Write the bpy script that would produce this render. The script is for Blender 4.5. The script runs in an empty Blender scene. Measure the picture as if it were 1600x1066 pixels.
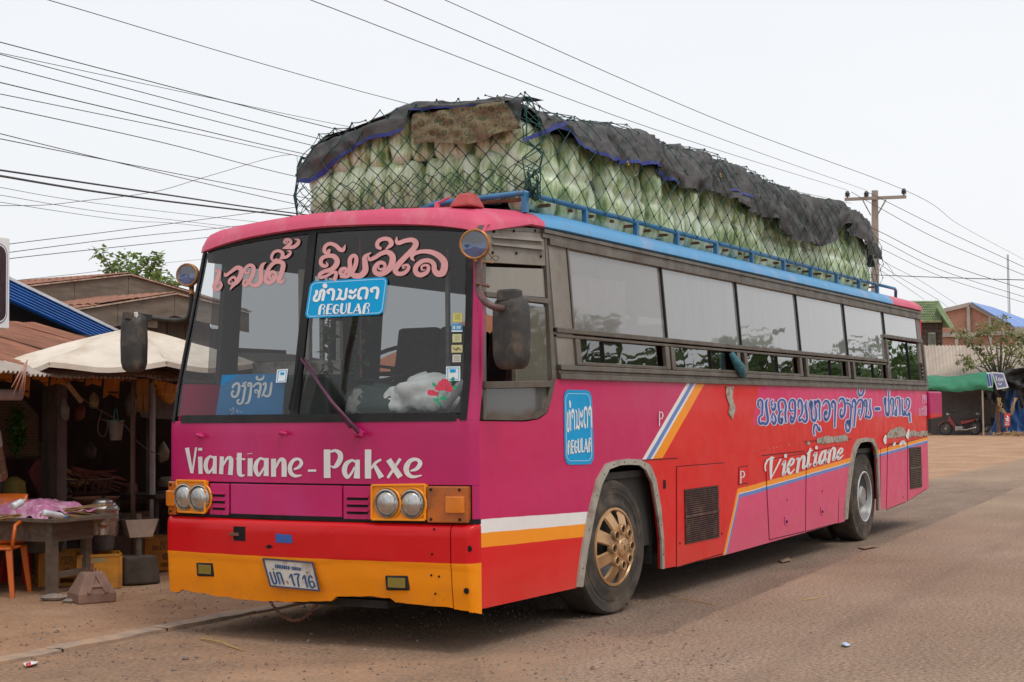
import bpy, math, random
from mathutils import Vector, Matrix, noise
from mathutils.geometry import tessellate_polygon
random.seed(7)
rnd = random.random
def ru(a, b): return a + (b - a) * random.random()
sc = bpy.context.scene
COL = sc.collection

# ------------------------------------------------------------------ camera
FPX = 2347.4
CAM = Vector((-8.14356, -4.71427, 1.51236))
RIGHT = Vector((0.4798618, -0.8772785, -0.0107305))
DOWN = Vector((0.0362230, 0.0320309, -0.9988303))
FWD = Vector((0.8765960, 0.4789118, 0.0471481))
cam_d = bpy.data.cameras.new('camera')
cam = bpy.data.objects.new('camera', cam_d); COL.objects.link(cam)
cam_d.sensor_width = 36; cam_d.lens = FPX / 1600 * 36
cam_d.clip_start = .1; cam_d.clip_end = 3000
m = Matrix.Identity(4)
for i in range(3):
    m[i][0] = RIGHT[i]; m[i][1] = -DOWN[i]; m[i][2] = -FWD[i]; m[i][3] = CAM[i]
cam.matrix_world = m
sc.camera = cam

# ------------------------------------------------------------------ sky, sun, exposure
w = bpy.data.worlds.new('World'); sc.world = w; w.use_nodes = True
nt = w.node_tree; nt.nodes.clear()
out = nt.nodes.new('ShaderNodeOutputWorld'); bg = nt.nodes.new('ShaderNodeBackground')
sky = nt.nodes.new('ShaderNodeTexSky'); sky.sky_type = 'NISHITA'; sky.sun_disc = False
SUN_EL, SUN_AZ = math.radians(58), math.radians(205)
sky.sun_elevation = SUN_EL; sky.sun_rotation = SUN_AZ; sky.dust_density = 6; sky.air_density = 1.5
mx = nt.nodes.new('ShaderNodeMix'); mx.data_type = 'RGBA'; mx.blend_type = 'MIX'
mx.inputs[0].default_value = .90
nt.links.new(sky.outputs[0], mx.inputs[6]); cn = nt.nodes.new('ShaderNodeTexNoise'); cn.inputs['Scale'].default_value = 2.2; cn.inputs['Detail'].default_value = 5; cn.inputs['Roughness'].default_value = .5
tcw = nt.nodes.new('ShaderNodeTexCoord'); mpw = nt.nodes.new('ShaderNodeMapping'); mpw.inputs['Scale'].default_value = (1, 1, 2.6); nt.links.new(tcw.outputs['Generated'], mpw.inputs[0]); nt.links.new(mpw.outputs[0], cn.inputs[0])
cr = nt.nodes.new('ShaderNodeMix'); cr.data_type = 'RGBA'; cr.inputs[6].default_value = (7.25, 7.4, 7.7, 1); cr.inputs[7].default_value = (8.2, 8.3, 8.5, 1); nt.links.new(cn.outputs['Fac'], cr.inputs[0])   # overcast layer
nt.links.new(cr.outputs[2], mx.inputs[7])
nt.links.new(mx.outputs[2], bg.inputs[0]); bg.inputs[1].default_value = .115
nt.links.new(bg.outputs[0], out.inputs[0])
sd = bpy.data.lights.new('sun', 'SUN'); sd.energy = 1.15; sd.angle = math.radians(22); sd.color = (1, .95, .88)
sun = bpy.data.objects.new('sun', sd); COL.objects.link(sun)
_d = Vector((math.sin(SUN_AZ) * math.cos(SUN_EL), math.cos(SUN_AZ) * math.cos(SUN_EL), math.sin(SUN_EL)))
sun.rotation_euler = _d.to_track_quat('Z', 'Y').to_euler(); sun.location = (0, 0, 30)
sc.view_settings.view_transform = 'Standard'; sc.view_settings.look = 'None'
sc.view_settings.exposure = 0.14; sc.view_settings.gamma = 1
sc.render.engine = 'CYCLES'
sc.cycles.max_bounces = 8; sc.cycles.transparent_max_bounces = 16

# ------------------------------------------------------------------ geometry helpers
def ray(px, py): return RIGHT * (px - 800) + DOWN * (py - 533) + FWD * FPX
def at(px, py, ax, v):
    """the point of the plane  axis ax = v  measured at this place of the survey photograph"""
    r = ray(px, py); return CAM + r * ((v - CAM[ax]) / r[ax])
class G:
    def __init__(s): s.v = []; s.f = []; s.m = []
    def add(s, v, f, mi=0):
        b = len(s.v); s.v += [tuple(p) for p in v]; s.f += [tuple(i + b for i in q) for q in f]; s.m += [mi] * len(f); return s
    def box(s, x0, x1, y0, y1, z0, z1, mi=0):
        return s.add([(x0,y0,z0),(x1,y0,z0),(x1,y1,z0),(x0,y1,z0),(x0,y0,z1),(x1,y0,z1),(x1,y1,z1),(x0,y1,z1)],
              [(0,3,2,1),(4,5,6,7),(0,1,5,4),(1,2,6,5),(2,3,7,6),(3,0,4,7)], mi)
    def bar(s, a, b, wdt, hgt, mi=0, up=(0, 0, 1), tap=1):
        a, b = Vector(a), Vector(b); d = (b - a).normalized(); u = Vector(up)
        if abs(d.dot(u)) > .98: u = Vector((1, 0, 0))
        l = d.cross(u).normalized(); u = l.cross(d).normalized()
        c = [(-1,-1),(1,-1),(1,1),(-1,1)]
        v = [a + l*x*wdt/2 + u*y*hgt/2 for x, y in c] + [b + l*x*wdt*tap/2 + u*y*hgt*tap/2 for x, y in c]
        return s.add(v, [(0,3,2,1),(4,5,6,7),(0,1,5,4),(1,2,6,5),(2,3,7,6),(3,0,4,7)], mi)
    def tube(s, pts, r, n=8, mi=0, cap=True, closed=False):
        pts = [Vector(p) for p in pts]; N = len(pts)
        rs = r if isinstance(r, (list, tuple)) else [r] * N
        vs = []; pu = None
        for i, p in enumerate(pts):
            if closed: d = pts[(i+1) % N] - pts[i-1]
            else: d = pts[min(i+1, N-1)] - pts[max(i-1, 0)]
            d = d.normalized() if d.length > 1e-9 else Vector((0, 0, 1))
            if pu is None:
                pu = Vector((0, 0, 1)) if abs(d.z) < .9 else Vector((1, 0, 0))
            l = d.cross(pu); l = l.normalized() if l.length > 1e-6 else Vector((1, 0, 0)); u = l.cross(d).normalized(); pu = u
            for k in range(n):
                a = 2*math.pi*k/n; vs.append(p + (l*math.cos(a) + u*math.sin(a)) * rs[i])
        fs = []
        for i in range(N if closed else N-1):
            j = (i+1) % N
            for k in range(n): fs.append((i*n+k, i*n+(k+1) % n, j*n+(k+1) % n, j*n+k))
        if cap and not closed: fs += [tuple(range(n-1, -1, -1)), tuple((N-1)*n+k for k in range(n))]
        return s.add(vs, fs, mi)
    def lathe(s, c, prof, n=24, ax='z', mi=0):
        """prof: list of (r, h) along axis"""
        c = Vector(c); vs = []
        for r, h in prof:
            for k in range(n):
                a = 2*math.pi*k/n; p, q = r*math.cos(a), r*math.sin(a)
                vs.append(c + Vector({'z': (p, q, h), 'y': (p, h, q), 'x': (h, p, q)}[ax]))
        fs = [(i*n+k, i*n+(k+1) % n, (i+1)*n+(k+1) % n, (i+1)*n+k) for i in range(len(prof)-1) for k in range(n)]
        return s.add(vs, fs, mi)
    def poly(s, P, nrm, th, mi=0):
        """planar polygon (3d points) given depth th along nrm"""
        P = [Vector(p) for p in P]; nrm = Vector(nrm)
        t = tessellate_polygon([P]); n = len(P)
        vs = P + [p + nrm*th for p in P]
        fs = [tuple(q) for q in t] + [tuple(i+n for i in reversed(q)) for q in t]
        fs += [(i, (i+1) % n, n+(i+1) % n, n+i) for i in range(n)]
        return s.add(vs, fs, mi)
    def grid(s, fn, nu, nv, mi=0):
        vs = [fn(i/nu, j/nv) for j in range(nv+1) for i in range(nu+1)]
        w_ = nu+1
        return s.add(vs, [(j*w_+i, j*w_+i+1, (j+1)*w_+i+1, (j+1)*w_+i) for j in range(nv) for i in range(nu)], mi)
    def ball(s, c, r, n=8, mi=0, sc_=(1, 1, 1)):
        c = Vector(c); pr = []
        vs = [c + Vector((0,0,-r*sc_[2]))]
        for i in range(1, n//2):
            ph = -math.pi/2 + math.pi*i/(n//2)
            for k in range(n):
                a = 2*math.pi*k/n
                vs.append(c + Vector((r*math.cos(ph)*math.cos(a)*sc_[0], r*math.cos(ph)*math.sin(a)*sc_[1], r*math.sin(ph)*sc_[2])))
        vs.append(c + Vector((0,0,r*sc_[2]))); R_ = n//2-1
        fs = [(0, 1+(k+1) % n, 1+k) for k in range(n)]
        for i in range(R_-1):
            for k in range(n): fs.append((1+i*n+k, 1+i*n+(k+1) % n, 1+(i+1)*n+(k+1) % n, 1+(i+1)*n+k))
        b = 1+(R_-1)*n; fs += [(b+k, b+(k+1) % n, len(vs)-1) for k in range(n)]
        return s.add(vs, fs, mi)
def mesh(name, g, mats, smooth=False, fix=True):
    me = bpy.data.meshes.new(name); me.from_pydata(g.v, [], g.f)
    for mt in (mats if isinstance(mats, (list, tuple)) else [mats]): me.materials.append(mt)
    me.polygons.foreach_set('material_index', g.m)
    if fix:
        import bmesh
        bm = bmesh.new(); bm.from_mesh(me); bmesh.ops.recalc_face_normals(bm, faces=bm.faces); bm.to_mesh(me); bm.free()
    if smooth:
        me.polygons.foreach_set('use_smooth', [True]*len(me.polygons))
        if smooth is not True: me.set_sharp_from_angle(angle=math.radians(smooth))
    me.update(); return me
def tag(o, label=None, cat=None, group=None, kind=None):
    if label: o['label'] = label
    if cat: o['category'] = cat
    if group: o['group'] = group
    if kind: o['kind'] = kind
    return o
def obj(name, g, mats, parent=None, smooth=False, bevel=0, label=None, cat=None, group=None, kind=None, loc=None, rz=0, fix=True):
    me = g if isinstance(g, bpy.types.Mesh) else mesh(name, g, mats, smooth, fix)
    o = bpy.data.objects.new(name, me); COL.objects.link(o)
    if parent is not None: o.parent = parent
    if loc is not None: o.location = loc
    if rz: o.rotation_euler.z = rz
    if bevel:
        b = o.modifiers.new('bevel', 'BEVEL'); b.width = bevel; b.segments = 2; b.limit_method = 'ANGLE'; b.angle_limit = math.radians(40)
        b.harden_normals = False
    return tag(o, label, cat, group, kind)
def empty(name, loc, label, cat, group=None, rz=0):
    o = bpy.data.objects.new(name, None); COL.objects.link(o); o.location = loc; o.rotation_euler.z = rz
    o.empty_display_size = .1
    return tag(o, label, cat, group)
def copy_tree(o, parent=None):
    c = o.copy(); COL.objects.link(c)
    if parent is not None: c.parent = parent
    for ch in list(o.children): copy_tree(ch, c)
    return c
def smooth_path(pts, k=6):
    """catmull-rom through tuples of any size"""
    if len(pts) < 3: return [tuple(p) for p in pts]
    o = []; n = len(pts)
    for i in range(n-1):
        p0, p1, p2, p3 = pts[max(i-1, 0)], pts[i], pts[i+1], pts[min(i+2, n-1)]
        for s_ in range(k):
            t = s_/k
            o.append(tuple(.5*(2*b + (c-a)*t + (2*a-5*b+4*c-d)*t*t + (3*b-a-3*c+d)*t**3) for a, b, c, d in zip(p0, p1, p2, p3)))
    o.append(tuple(pts[-1])); return o
def interp(tab, x):
    if x <= tab[0][0]: return tab[0][1]
    for (a, b), (c, d) in zip(tab, tab[1:]):
        if x <= c: return b + (d-b)*(x-a)/(c-a)
    return tab[-1][1]
def fbm(x, y, z=0, o=3):
    return noise.fractal(Vector((x, y, z)), 1.0, 2.0, o)

# ------------------------------------------------------------------ materials
class NT:
    def __init__(s, name):
        s.mat = bpy.data.materials.new(name); s.mat.use_nodes = True; s.t = s.mat.node_tree
        s.b = s.t.nodes['Principled BSDF']; s.o = s.t.nodes['Material Output']
    def n(s, typ, **kw):
        x = s.t.nodes.new(typ)
        for k, v in kw.items(): setattr(x, k, v)
        return x
    def l(s, a, b): s.t.links.new(a, b)
    def co(s, which='Object', scale=None):
        tc = s.n('ShaderNodeTexCoord'); o = tc.outputs[which]
        if scale:
            mp = s.n('ShaderNodeMapping'); mp.inputs['Scale'].default_value = scale; s.l(o, mp.inputs[0]); o = mp.outputs[0]
        return o
    def noise(s, scale, detail=4, rough=.55, vec=None, dist=0):
        x = s.n('ShaderNodeTexNoise'); x.inputs['Scale'].default_value = scale; x.inputs['Detail'].default_value = detail
        x.inputs['Roughness'].default_value = rough; x.inputs['Distortion'].default_value = dist
        s.l(vec or s.co(), x.inputs['Vector']); return x.outputs['Fac']
    def ramp(s, f, stops):
        r = s.n('ShaderNodeValToRGB'); e = r.color_ramp.elements
        while len(e) < len(stops): e.new(.5)
        for q, (p, c) in zip(e, stops): q.position = p; q.color = (c if len(c) == 4 else (*c, 1)) if isinstance(c, (tuple, list)) else (c, c, c, 1)
        s.l(f, r.inputs[0]); return r.outputs[0]
    def math(s, op, a, b=None, clamp=False):
        x = s.n('ShaderNodeMath', operation=op); x.use_clamp = clamp
        for i, q in enumerate((a, b)):
            if q is None: continue
            if isinstance(q, (int, float)): x.inputs[i].default_value = q
            else: s.l(q, x.inputs[i])
        return x.outputs[0]
    def mix(s, f, a, b, mode='MIX'):
        x = s.n('ShaderNodeMix'); x.data_type = 'RGBA'; x.blend_type = mode
        for q, i in ((f, 0), (a, 6), (b, 7)):
            if isinstance(q, (int, float)): x.inputs[i].default_value = q
            elif isinstance(q, tuple): x.inputs[i].default_value = q if len(q) == 4 else (*q, 1)
            else: s.l(q, x.inputs[i])
        return x.outputs[2]
    def bump(s, h, st=.3, dist=.01):
        x = s.n('ShaderNodeBump'); x.inputs['Strength'].default_value = st; x.inputs['Distance'].default_value = dist
        s.l(h, x.inputs['Height']); s.l(x.outputs[0], s.b.inputs['Normal']); return x
    def set(s, **kw):
        for k, v in kw.items():
            i = s.b.inputs[k.replace('_', ' ')]
            if isinstance(v, (int, float)): i.default_value = v
            elif isinstance(v, tuple): i.default_value = v if len(v) == 4 else (*v, 1)
            else: s.l(v, i)
        return s
_mats = {}
def M(name, col, rough=.6, var=.25, vscale=3., bump=0, bscale=40., metal=0, dirt=None, dscale=1.5, dlev=(.5, .7), coat=0, spec=.5, stretch=None, rvar=.15):
    """base colour broken up by noise, optional dirt patches and relief"""
    if name in _mats: return _mats[name]
    n = NT(name); vec = n.co(scale=stretch) if stretch else n.co()
    a = n.noise(vscale, 5, .6, vec)
    lo = tuple(max(c*(1-var), 0) for c in col); hi = tuple(min(c*(1+var), 1) for c in col)
    c = n.ramp(a, [(.3, lo), (.7, hi)])
    if dirt:
        dn = n.noise(dscale, 8, .65, vec); c = n.mix(n.ramp(dn, [(dlev[0], 0), (dlev[1], 1)]), c, dirt)
    n.set(Base_Color=c, Metallic=metal)
    r = n.noise(vscale*2.3, 4, .6, vec); n.l(n.ramp(r, [(.3, max(rough-rvar, .03)), (.7, min(rough+rvar, 1))]), n.b.inputs['Roughness'])
    n.b.inputs['Specular IOR Level'].default_value = spec
    if coat: n.b.inputs['Coat Weight'].default_value = coat; n.b.inputs['Coat Roughness'].default_value = .12
    if bump: n.bump(n.noise(bscale, 5, .6, vec), bump, .01)
    _mats[name] = n.mat; return n.mat
def glass(name, tint=(.75, .78, .78), rough=.02, refl=1.0, haze=0, hazecol=(.5, .5, .48)):
    if name in _mats: return _mats[name]
    n = NT(name); n.t.nodes.remove(n.b)
    tr = n.n('ShaderNodeBsdfTransparent'); tr.inputs[0].default_value = (*tint, 1)
    gl = n.n('ShaderNodeBsdfGlossy'); gl.inputs['Roughness'].default_value = rough; gl.inputs[0].default_value = (1, 1, 1, 1)
    ge = n.n('ShaderNodeNewGeometry'); dt = n.n('ShaderNodeVectorMath', operation='DOT_PRODUCT'); n.l(ge.outputs['Incoming'], dt.inputs[0]); n.l(ge.outputs['Normal'], dt.inputs[1])
    om = n.math('SUBTRACT', 1.0, n.math('ABSOLUTE', dt.outputs['Value'])); sch = n.math('ADD', n.math('MULTIPLY', n.math('POWER', om, 5.0), .95), .043)
    bp = n.n('ShaderNodeBump'); bp.inputs['Strength'].default_value = .25; bp.inputs['Distance'].default_value = .01
    n.l(n.noise(1.6, 2, .5), bp.inputs['Height']); n.l(bp.outputs[0], gl.inputs['Normal'])
    fm = n.math('MULTIPLY', sch, 1.7*refl, True)
    m1 = n.n('ShaderNodeMixShader'); n.l(fm, m1.inputs[0]); n.l(tr.outputs[0], m1.inputs[1]); n.l(gl.outputs[0], m1.inputs[2])
    last = m1
    if haze:
        df = n.n('ShaderNodeBsdfDiffuse'); df.inputs[0].default_value = (*hazecol, 1)
        m2 = n.n('ShaderNodeMixShader')
        v = n.co(scale=(5, 5, .7)); nz = n.ramp(n.noise(2.2, 6, .65, v), [(.25, haze*.9), (.8, min(haze*1.08, 1))])
        n.l(nz, m2.inputs[0]); n.l(df.outputs[0], m2.inputs[1]); n.l(df.outputs[0], m2.inputs[2])
        n.l(tr.outputs[0], m2.inputs[1])
        m3 = n.n('ShaderNodeMixShader'); n.l(fm, m3.inputs[0]); n.l(m2.outputs[0], m3.inputs[1]); n.l(gl.outputs[0], m3.inputs[2]); last = m3
    n.l(last.outputs[0], n.o.inputs[0]); _mats[name] = n.mat; return n.mat
BLACK = M('black_rubber', (.012, .012, .012), .75, .3, 6, spec=.2)
STEEL = M('worn_steel', (.30, .28, .25), .45, .3, 5, metal=.6, dirt=(.14, .09, .05), dscale=6)
WOOD = M('grey_wood', (.13, .095, .068), .85, .45, 4, bump=.4, stretch=(1, 1, 6))
RUST = M('rust', (.16, .07, .04), .85, .4, 8, bump=.3)
# ================================================================== THE BUS
# bus axes: x back along the bus, y across it (0 = flank on the road side, 2.5 = far flank), z up
BW = 2.5; XR = 11.93
def tumble(z): return max(0, (z-1.74)) * .08 if z < 2.8 else .085
def slant(z): return max(0, z-1.45)*.21
def xf(y, z):
    """front face of the body"""
    u = (y-BW/2)/(BW/2); x = -.10*(1-u*u) + slant(z)
    t = tumble(z); e = min(y-t, BW-t-y); r = .055
    if e < r: x += r - math.sqrt(max(r*r-(r-max(e, 0))**2, 0))
    return x
def S(px, py, off=0):
    """survey: point of the road-side flank"""
    p = at(px, py, 1, -off)
    for _ in range(4): p = at(px, py, 1, tumble(p.z)-off)
    return p
def F(px, py, off=0):
    p = at(px, py, 0, -off)
    for _ in range(12):
        y = min(max(p.y, 0.0), BW); p = at(px, py, 0, xf(y, p.z)-off)
    return p
def side(x, z, off=0): return Vector((x, tumble(z)-off, z))
def front(y, z, off=0): return Vector((xf(y, z)-off, y, z))
bus = empty('bus', (0, 0, 0), 'magenta and red long distance bus parked at the roadside with vegetables piled on its roof', 'bus')

# ---- paint. the printed livery is flat colour laid out on the flank in metres (x, z)
MAG = (.53, .010, .105); RED = (.68, .004, .004); PNK = (.66, .065, .17); ORG = (.90, .30, .004); WHT = (.78, .78, .76)
BLU = (.10, .22, .55); MG2 = (.66, .012, .13); ROOFP = (.62, .075, .155); ROOFB = (.10, .33, .60)
def livery():
    n = NT('livery_paint'); sx = n.n('ShaderNodeSeparateXYZ'); tc = n.co(); n.l(tc, sx.inputs[0]); X, Z = sx.outputs[0], sx.outputs[2]
    wob = n.math('MULTIPLY', n.math('SUBTRACT', n.noise(3, 2, .5), .5), .012)
    def dist(p, q):      # signed distance to the line p-q (x,z), positive on its right-hand side seen from the road
        (x0, z0), (x1, z1) = p, q; L = math.hypot(x1-x0, z1-z0); a, b = (z1-z0)/L, -(x1-x0)/L
        d = n.math('ADD', n.math('MULTIPLY', X, a), n.math('MULTIPLY', Z, b))
        return n.math('ADD', n.math('ADD', d, -(a*x0+b*z0)), wob)
    def xz(px, py): p = S(px, py); return (p.x, p.z)
    def step(d, at_=0.0): return n.math('MULTIPLY', n.math('SUBTRACT', d, at_), 400, True)
    lay = MAG
    # front: white and orange stripe, red skirt
    dz = dist(xz(747, 812), xz(913, 800))
    c = n.mix(step(dz), lay, WHT); c = n.mix(step(dz, .085), c, ORG); c = n.mix(step(dz, .175), c, RED)
    d1 = dist(xz(1003, 719), xz(1072, 601))
    kz = step(n.math('SUBTRACT', Z, 1.13)); d1 = n.math('ADD', n.math('MULTIPLY', d1, kz), n.math('MULTIPLY', n.math('SUBTRACT', X, 2.0), n.math('SUBTRACT', 1.0, kz)))
    for o_, q in ((0, WHT), (.042, BLU), (.088, WHT), (.112, ORG), (.215, RED)): c = n.mix(step(d1, o_), c, q)
    # upper magenta band
    u1 = dist(xz(1176, 664), xz(1186, 601)); u2 = dist(xz(1176, 664), xz(1449, 646))
    mk = n.math('MULTIPLY', step(u1), n.math('SUBTRACT', 1.0, step(u2))); c = n.mix(mk, c, MG2)
    # lower pink area behind the orange and blue line
    a = dist(xz(1152.6, 764), xz(1326, 716)); b = dist(xz(1326, 716), xz(1452.6, 680.6)); v = dist(xz(1130, 866), xz(1152.6, 764))
    mn = n.math('MINIMUM', n.math('MAXIMUM', a, b), v)
    for o_, q in ((0, ORG), (.045, WHT), (.052, BLU), (.085, PNK)): c = n.mix(step(mn, o_), c, q)
    # faded, patchy respray
    big = n.noise(.9, 6, .6); c = n.mix(n.ramp(big, [(.35, 0), (.75, .35)]), c, n.mix(.25, c, (.75, .04, .06)))
    vs = n.noise(2.2, 5, .65, n.co(scale=(3, 3, .5))); c = n.mix(n.ramp(vs, [(.52, 0), (.8, .10)]), c, (.35, .06, .06))
    # road dust low down and in specks
    dust = n.math('MULTIPLY', n.ramp(n.math('SUBTRACT', 1.05, Z), [(.45, 0), (.9, .30)]), n.ramp(n.noise(2.5, 7, .7), [(.35, .2), (.7, 1)]))
    c = n.mix(dust, c, (.33, .20, .13))
    sp = n.ramp(n.noise(38, 3, .6), [(.70, 0), (.76, .5)]); c = n.mix(sp, c, (.25, .12, .09))
    n.set(Base_Color=c); n.l(n.ramp(n.noise(4, 5, .6), [(.3, .26), (.75, .55)]), n.b.inputs['Roughness'])
    n.b.inputs['Coat Weight'].default_value = .0; n.b.inputs['Specular IOR Level'].default_value = .25; n.b.inputs['Coat Weight'].default_value = .2; n.b.inputs['Coat Roughness'].default_value = .08
    n.bump(n.math('ADD', n.noise(.9, 3, .5, n.co(scale=(1, 1, 1.6))), n.math('MULTIPLY', n.noise(60, 3, .5), .012)), .55, .05)
    return n.mat
LIV = livery()
def two_tone(name, c1, c2, z, z2=None):
    n = NT(name); sx = n.n('ShaderNodeSeparateXYZ'); n.l(n.co(), sx.inputs[0])
    zz = n.math('ADD', sx.outputs[2], n.math('MULTIPLY', n.math('SUBTRACT', n.noise(7, 2), .5), .006))
    c = n.mix(n.math('MULTIPLY', n.math('SUBTRACT', zz, z), 500, True), c1, c2)
    c = n.mix(n.ramp(n.noise(1.3, 6, .6), [(.35, 0), (.8, .3)]), c, n.mix(.4, c, (.30, .03, .01)))
    low = n.math('MULTIPLY', n.ramp(n.math('SUBTRACT', .60, sx.outputs[2]), [(.12, 0), (.36, .5)]), n.ramp(n.noise(5, 6, .7), [(.5, 0), (.75, 1)]))
    c = n.mix(low, c, (.22, .12, .06))
    c = n.mix(n.ramp(n.noise(30, 4, .6), [(.68, 0), (.75, .7)]), c, (.12, .05, .03))
    n.set(Base_Color=c); n.l(n.ramp(n.noise(5, 4), [(.3, .25), (.7, .5)]), n.b.inputs['Roughness'])
    n.b.inputs['Specular IOR Level'].default_value = .25; n.b.inputs['Coat Weight'].default_value = .2; n.b.inputs['Coat Roughness'].default_value = .08
    n.bump(n.math('ADD', n.noise(1.1, 3, .5), n.math('MULTIPLY', n.noise(50, 3, .5), .015)), .6, .05); return n.mat
BUMP = two_tone('bumper_paint', (.86, .27, .003), (.60, .004, .008), .572)
FMAG = M('front_magenta_paint', (.45, .010, .112), .36, .16, .8, bump=.08, bscale=50, dirt=(.50, .05, .22), dscale=.9, dlev=(.55, .9), rvar=.08, spec=.35, coat=.25)
ORP = M('orange_paint', (.86, .29, .004), .35, .12, 4, dirt=(.3, .12, .02), dscale=9, dlev=(.6, .8), coat=.2)
GREY = M('window_frame_aluminium', (.155, .135, .112), .42, .25, 4, metal=.55, dirt=(.10, .065, .04), dscale=5, dlev=(.45, .75), stretch=(1, 1, 1), bump=.15)
GREYD = M('grime_grey_panel', (.21, .19, .16), .6, .18, 2.5, dirt=(.12, .085, .06), dscale=4, dlev=(.5, .8), bump=.1)
BLKP = M('windscreen_frame_black', (.014, .013, .013), .5, .3, 5, dirt=(.10, .07, .05), dscale=6, dlev=(.6, .9), spec=.25)
roofn = NT('roof_paint'); _sx = roofn.n('ShaderNodeSeparateXYZ'); roofn.l(roofn.co(), _sx.inputs[0])
_k1 = roofn.math('MULTIPLY', roofn.math('SUBTRACT', _sx.outputs[0], 1.06), 200, True)
_k2 = roofn.math('MULTIPLY', roofn.math('SUBTRACT', 10.45, _sx.outputs[0]), 200, True)
_c = roofn.mix(roofn.math('MULTIPLY', _k1, _k2), ROOFP, ROOFB)
_c = roofn.mix(roofn.ramp(roofn.noise(3, 7, .7, roofn.co(scale=(1, 1, .5))), [(.5, 0), (.8, .5)]), _c, (.62, .42, .42))
_c = roofn.mix(roofn.ramp(roofn.noise(8, 7, .7), [(.60, 0), (.75, .6)]), _c, (.22, .13, .09))
roofn.set(Base_Color=_c, Roughness=.55); roofn.bump(roofn.noise(14, 4), .25, .02); ROOFM = roofn.mat

# ---- flank skin with wheel arches and the cab window notch
OUT_F = [(899.4,917),(907,859),(919,796),(931,749),(945,725),(962,719),(980,717),(998,718),(1014,727),(1023,749),(1031,796),(1035,844),(1036,889)]
INN_F = [(907,917),(915,859),(927,796),(937,757),(949,733),(966,727),(980,726),(996,727),(1006,735),(1016,757),(1023,796),(1030,844),(1031,889)]
OUT_R = [(1318.6,812),(1320,783),(1324,751),(1328,719.5),(1333,697),(1339,686),(1352,684),(1363,685),(1368,694),(1371,710),(1373.5,751),(1374.4,798)]
INN_R = [(1322,811),(1324,783),(1328,751),(1332,721),(1336.5,702),(1342,692),(1352,690),(1360,691),(1364,698),(1367.5,712),(1370,751),(1371,798)]
SILL = 1.735
def midl(A, B): return [((a[0]+b[0])/2, (a[1]+b[1])/2) for a, b in zip(A, B)]
def pxz(L): return [(S(*p).x, S(*p).z) for p in L]
of, inf_, orr, inr = pxz(OUT_F), pxz(INN_F), pxz(OUT_R), pxz(INN_R)
mid_f, mid_r = midl(of, inf_), midl(orr, inr)
sk = [(.045, .285)] + [(mid_f[0][0], mid_f[0][1]-.005)] + mid_f[1:-1] + [(mid_f[-1][0], mid_f[-1][1])]
sk += [(3.38, .245), (4.48, .245), (mid_r[0][0], .285)] + mid_r[1:] + [(S(1414,785).x, S(1414,785).z), (XR-.06, S(1452.6,763).z), (XR-.06, SILL)]
cabN = pxz([(866, 596), (862, 622), (856, 645), (842, 655), (820, 659), (752, 658)])
sk += [(cabN[0][0]+.02, SILL)] + cabN + [(.045, cabN[-1][1])]
g = G(); g.poly([(x, 0, z) for x, z in sk], (0, 1, 0), .03)
obj('side_panel', g, LIV, bus)
g = G(); g.poly([(.085, BW, .285), (1.55, BW, .285), (1.6, BW, .95), (2.9, BW, .95), (3.0, BW, .285), (8.4, BW, .285), (8.5, BW, .95), (9.9, BW, .95), (10, BW, .3), (XR-.05, BW, .45), (XR-.05, BW, SILL), (.085, BW, SILL)], (0, -1, 0), .03)
obj('side_panel', g, LIV, bus)
# front skin: lofted round the corners
def front_pt(s_, z, off=0):
    """s_ in 0..1 from the road-side corner round to the far corner"""
    t = tumble(z); r = .055
    if s_ < .08: a = (s_/.08)*math.pi/2; y = t + r - r*math.cos(math.pi/2*0 + a) ; y = t + r*(1-math.cos(a)) ; x0 = xf(t+r, z); return Vector((x0 + r*(1-math.sin(a)) - off*math.sin(a), y - max(min(off, .005), -.012)*math.cos(a), z))
    if s_ > .92: p = front_pt(1-s_, z, off); return Vector((p.x, BW-p.y, z))
    y = t + r + (BW-2*t-2*r)*(s_-.08)/.84; return Vector((xf(y, z)-off, y, z))
def fskin(z0, z1, off=0, th=.03, nz=4, s0=0, s1=1, ns=40, zf=None, g=None):
    g = g or G()
    for k_ in (0, th):
        g.grid(lambda u, v: front_pt(s0+(s1-s0)*u, z0+(z1-z0)*v if zf is None else zf(u, v), (off(v) if callable(off) else off)-k_), ns, nz)
    b = len(g.v) - 2*(ns+1)*(nz+1); c = b + (ns+1)*(nz+1)
    rim = [i for i in range(ns)]; W_ = ns+1
    g.f += [(b+i, b+i+1, c+i+1, c+i) for i in range(ns)] + [(b+nz*W_+i, b+nz*W_+i+1, c+nz*W_+i+1, c+nz*W_+i) for i in range(ns)]
    g.f += [(b+j*W_, b+(j+1)*W_, c+(j+1)*W_, c+j*W_) for j in range(nz)] + [(b+j*W_+ns, b+(j+1)*W_+ns, c+(j+1)*W_+ns, c+j*W_+ns) for j in range(nz)]
    g.m += [0]*(len(g.f)-len(g.m)); return g
obj('front_panel', fskin(1.058, 1.472, nz=8), FMAG, bus, smooth=50)
obj('front_lower_shell', fskin(.33, 1.052, -.012, nz=6, s0=.055), BLKP, bus, smooth=50); obj('corner_panel', fskin(.33, 1.056, 0, nz=6, s0=0, s1=.055, ns=10), FMAG, bus, smooth=50)
obj('front_pillar', fskin(1.468, 2.70, 0, .05, 14, 0, .085, 10), FMAG, bus, smooth=50); obj('front_pillar', fskin(1.468, 2.68, -.004, .05, 14, .935, 1, 10), BLKP, bus, smooth=50)
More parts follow.
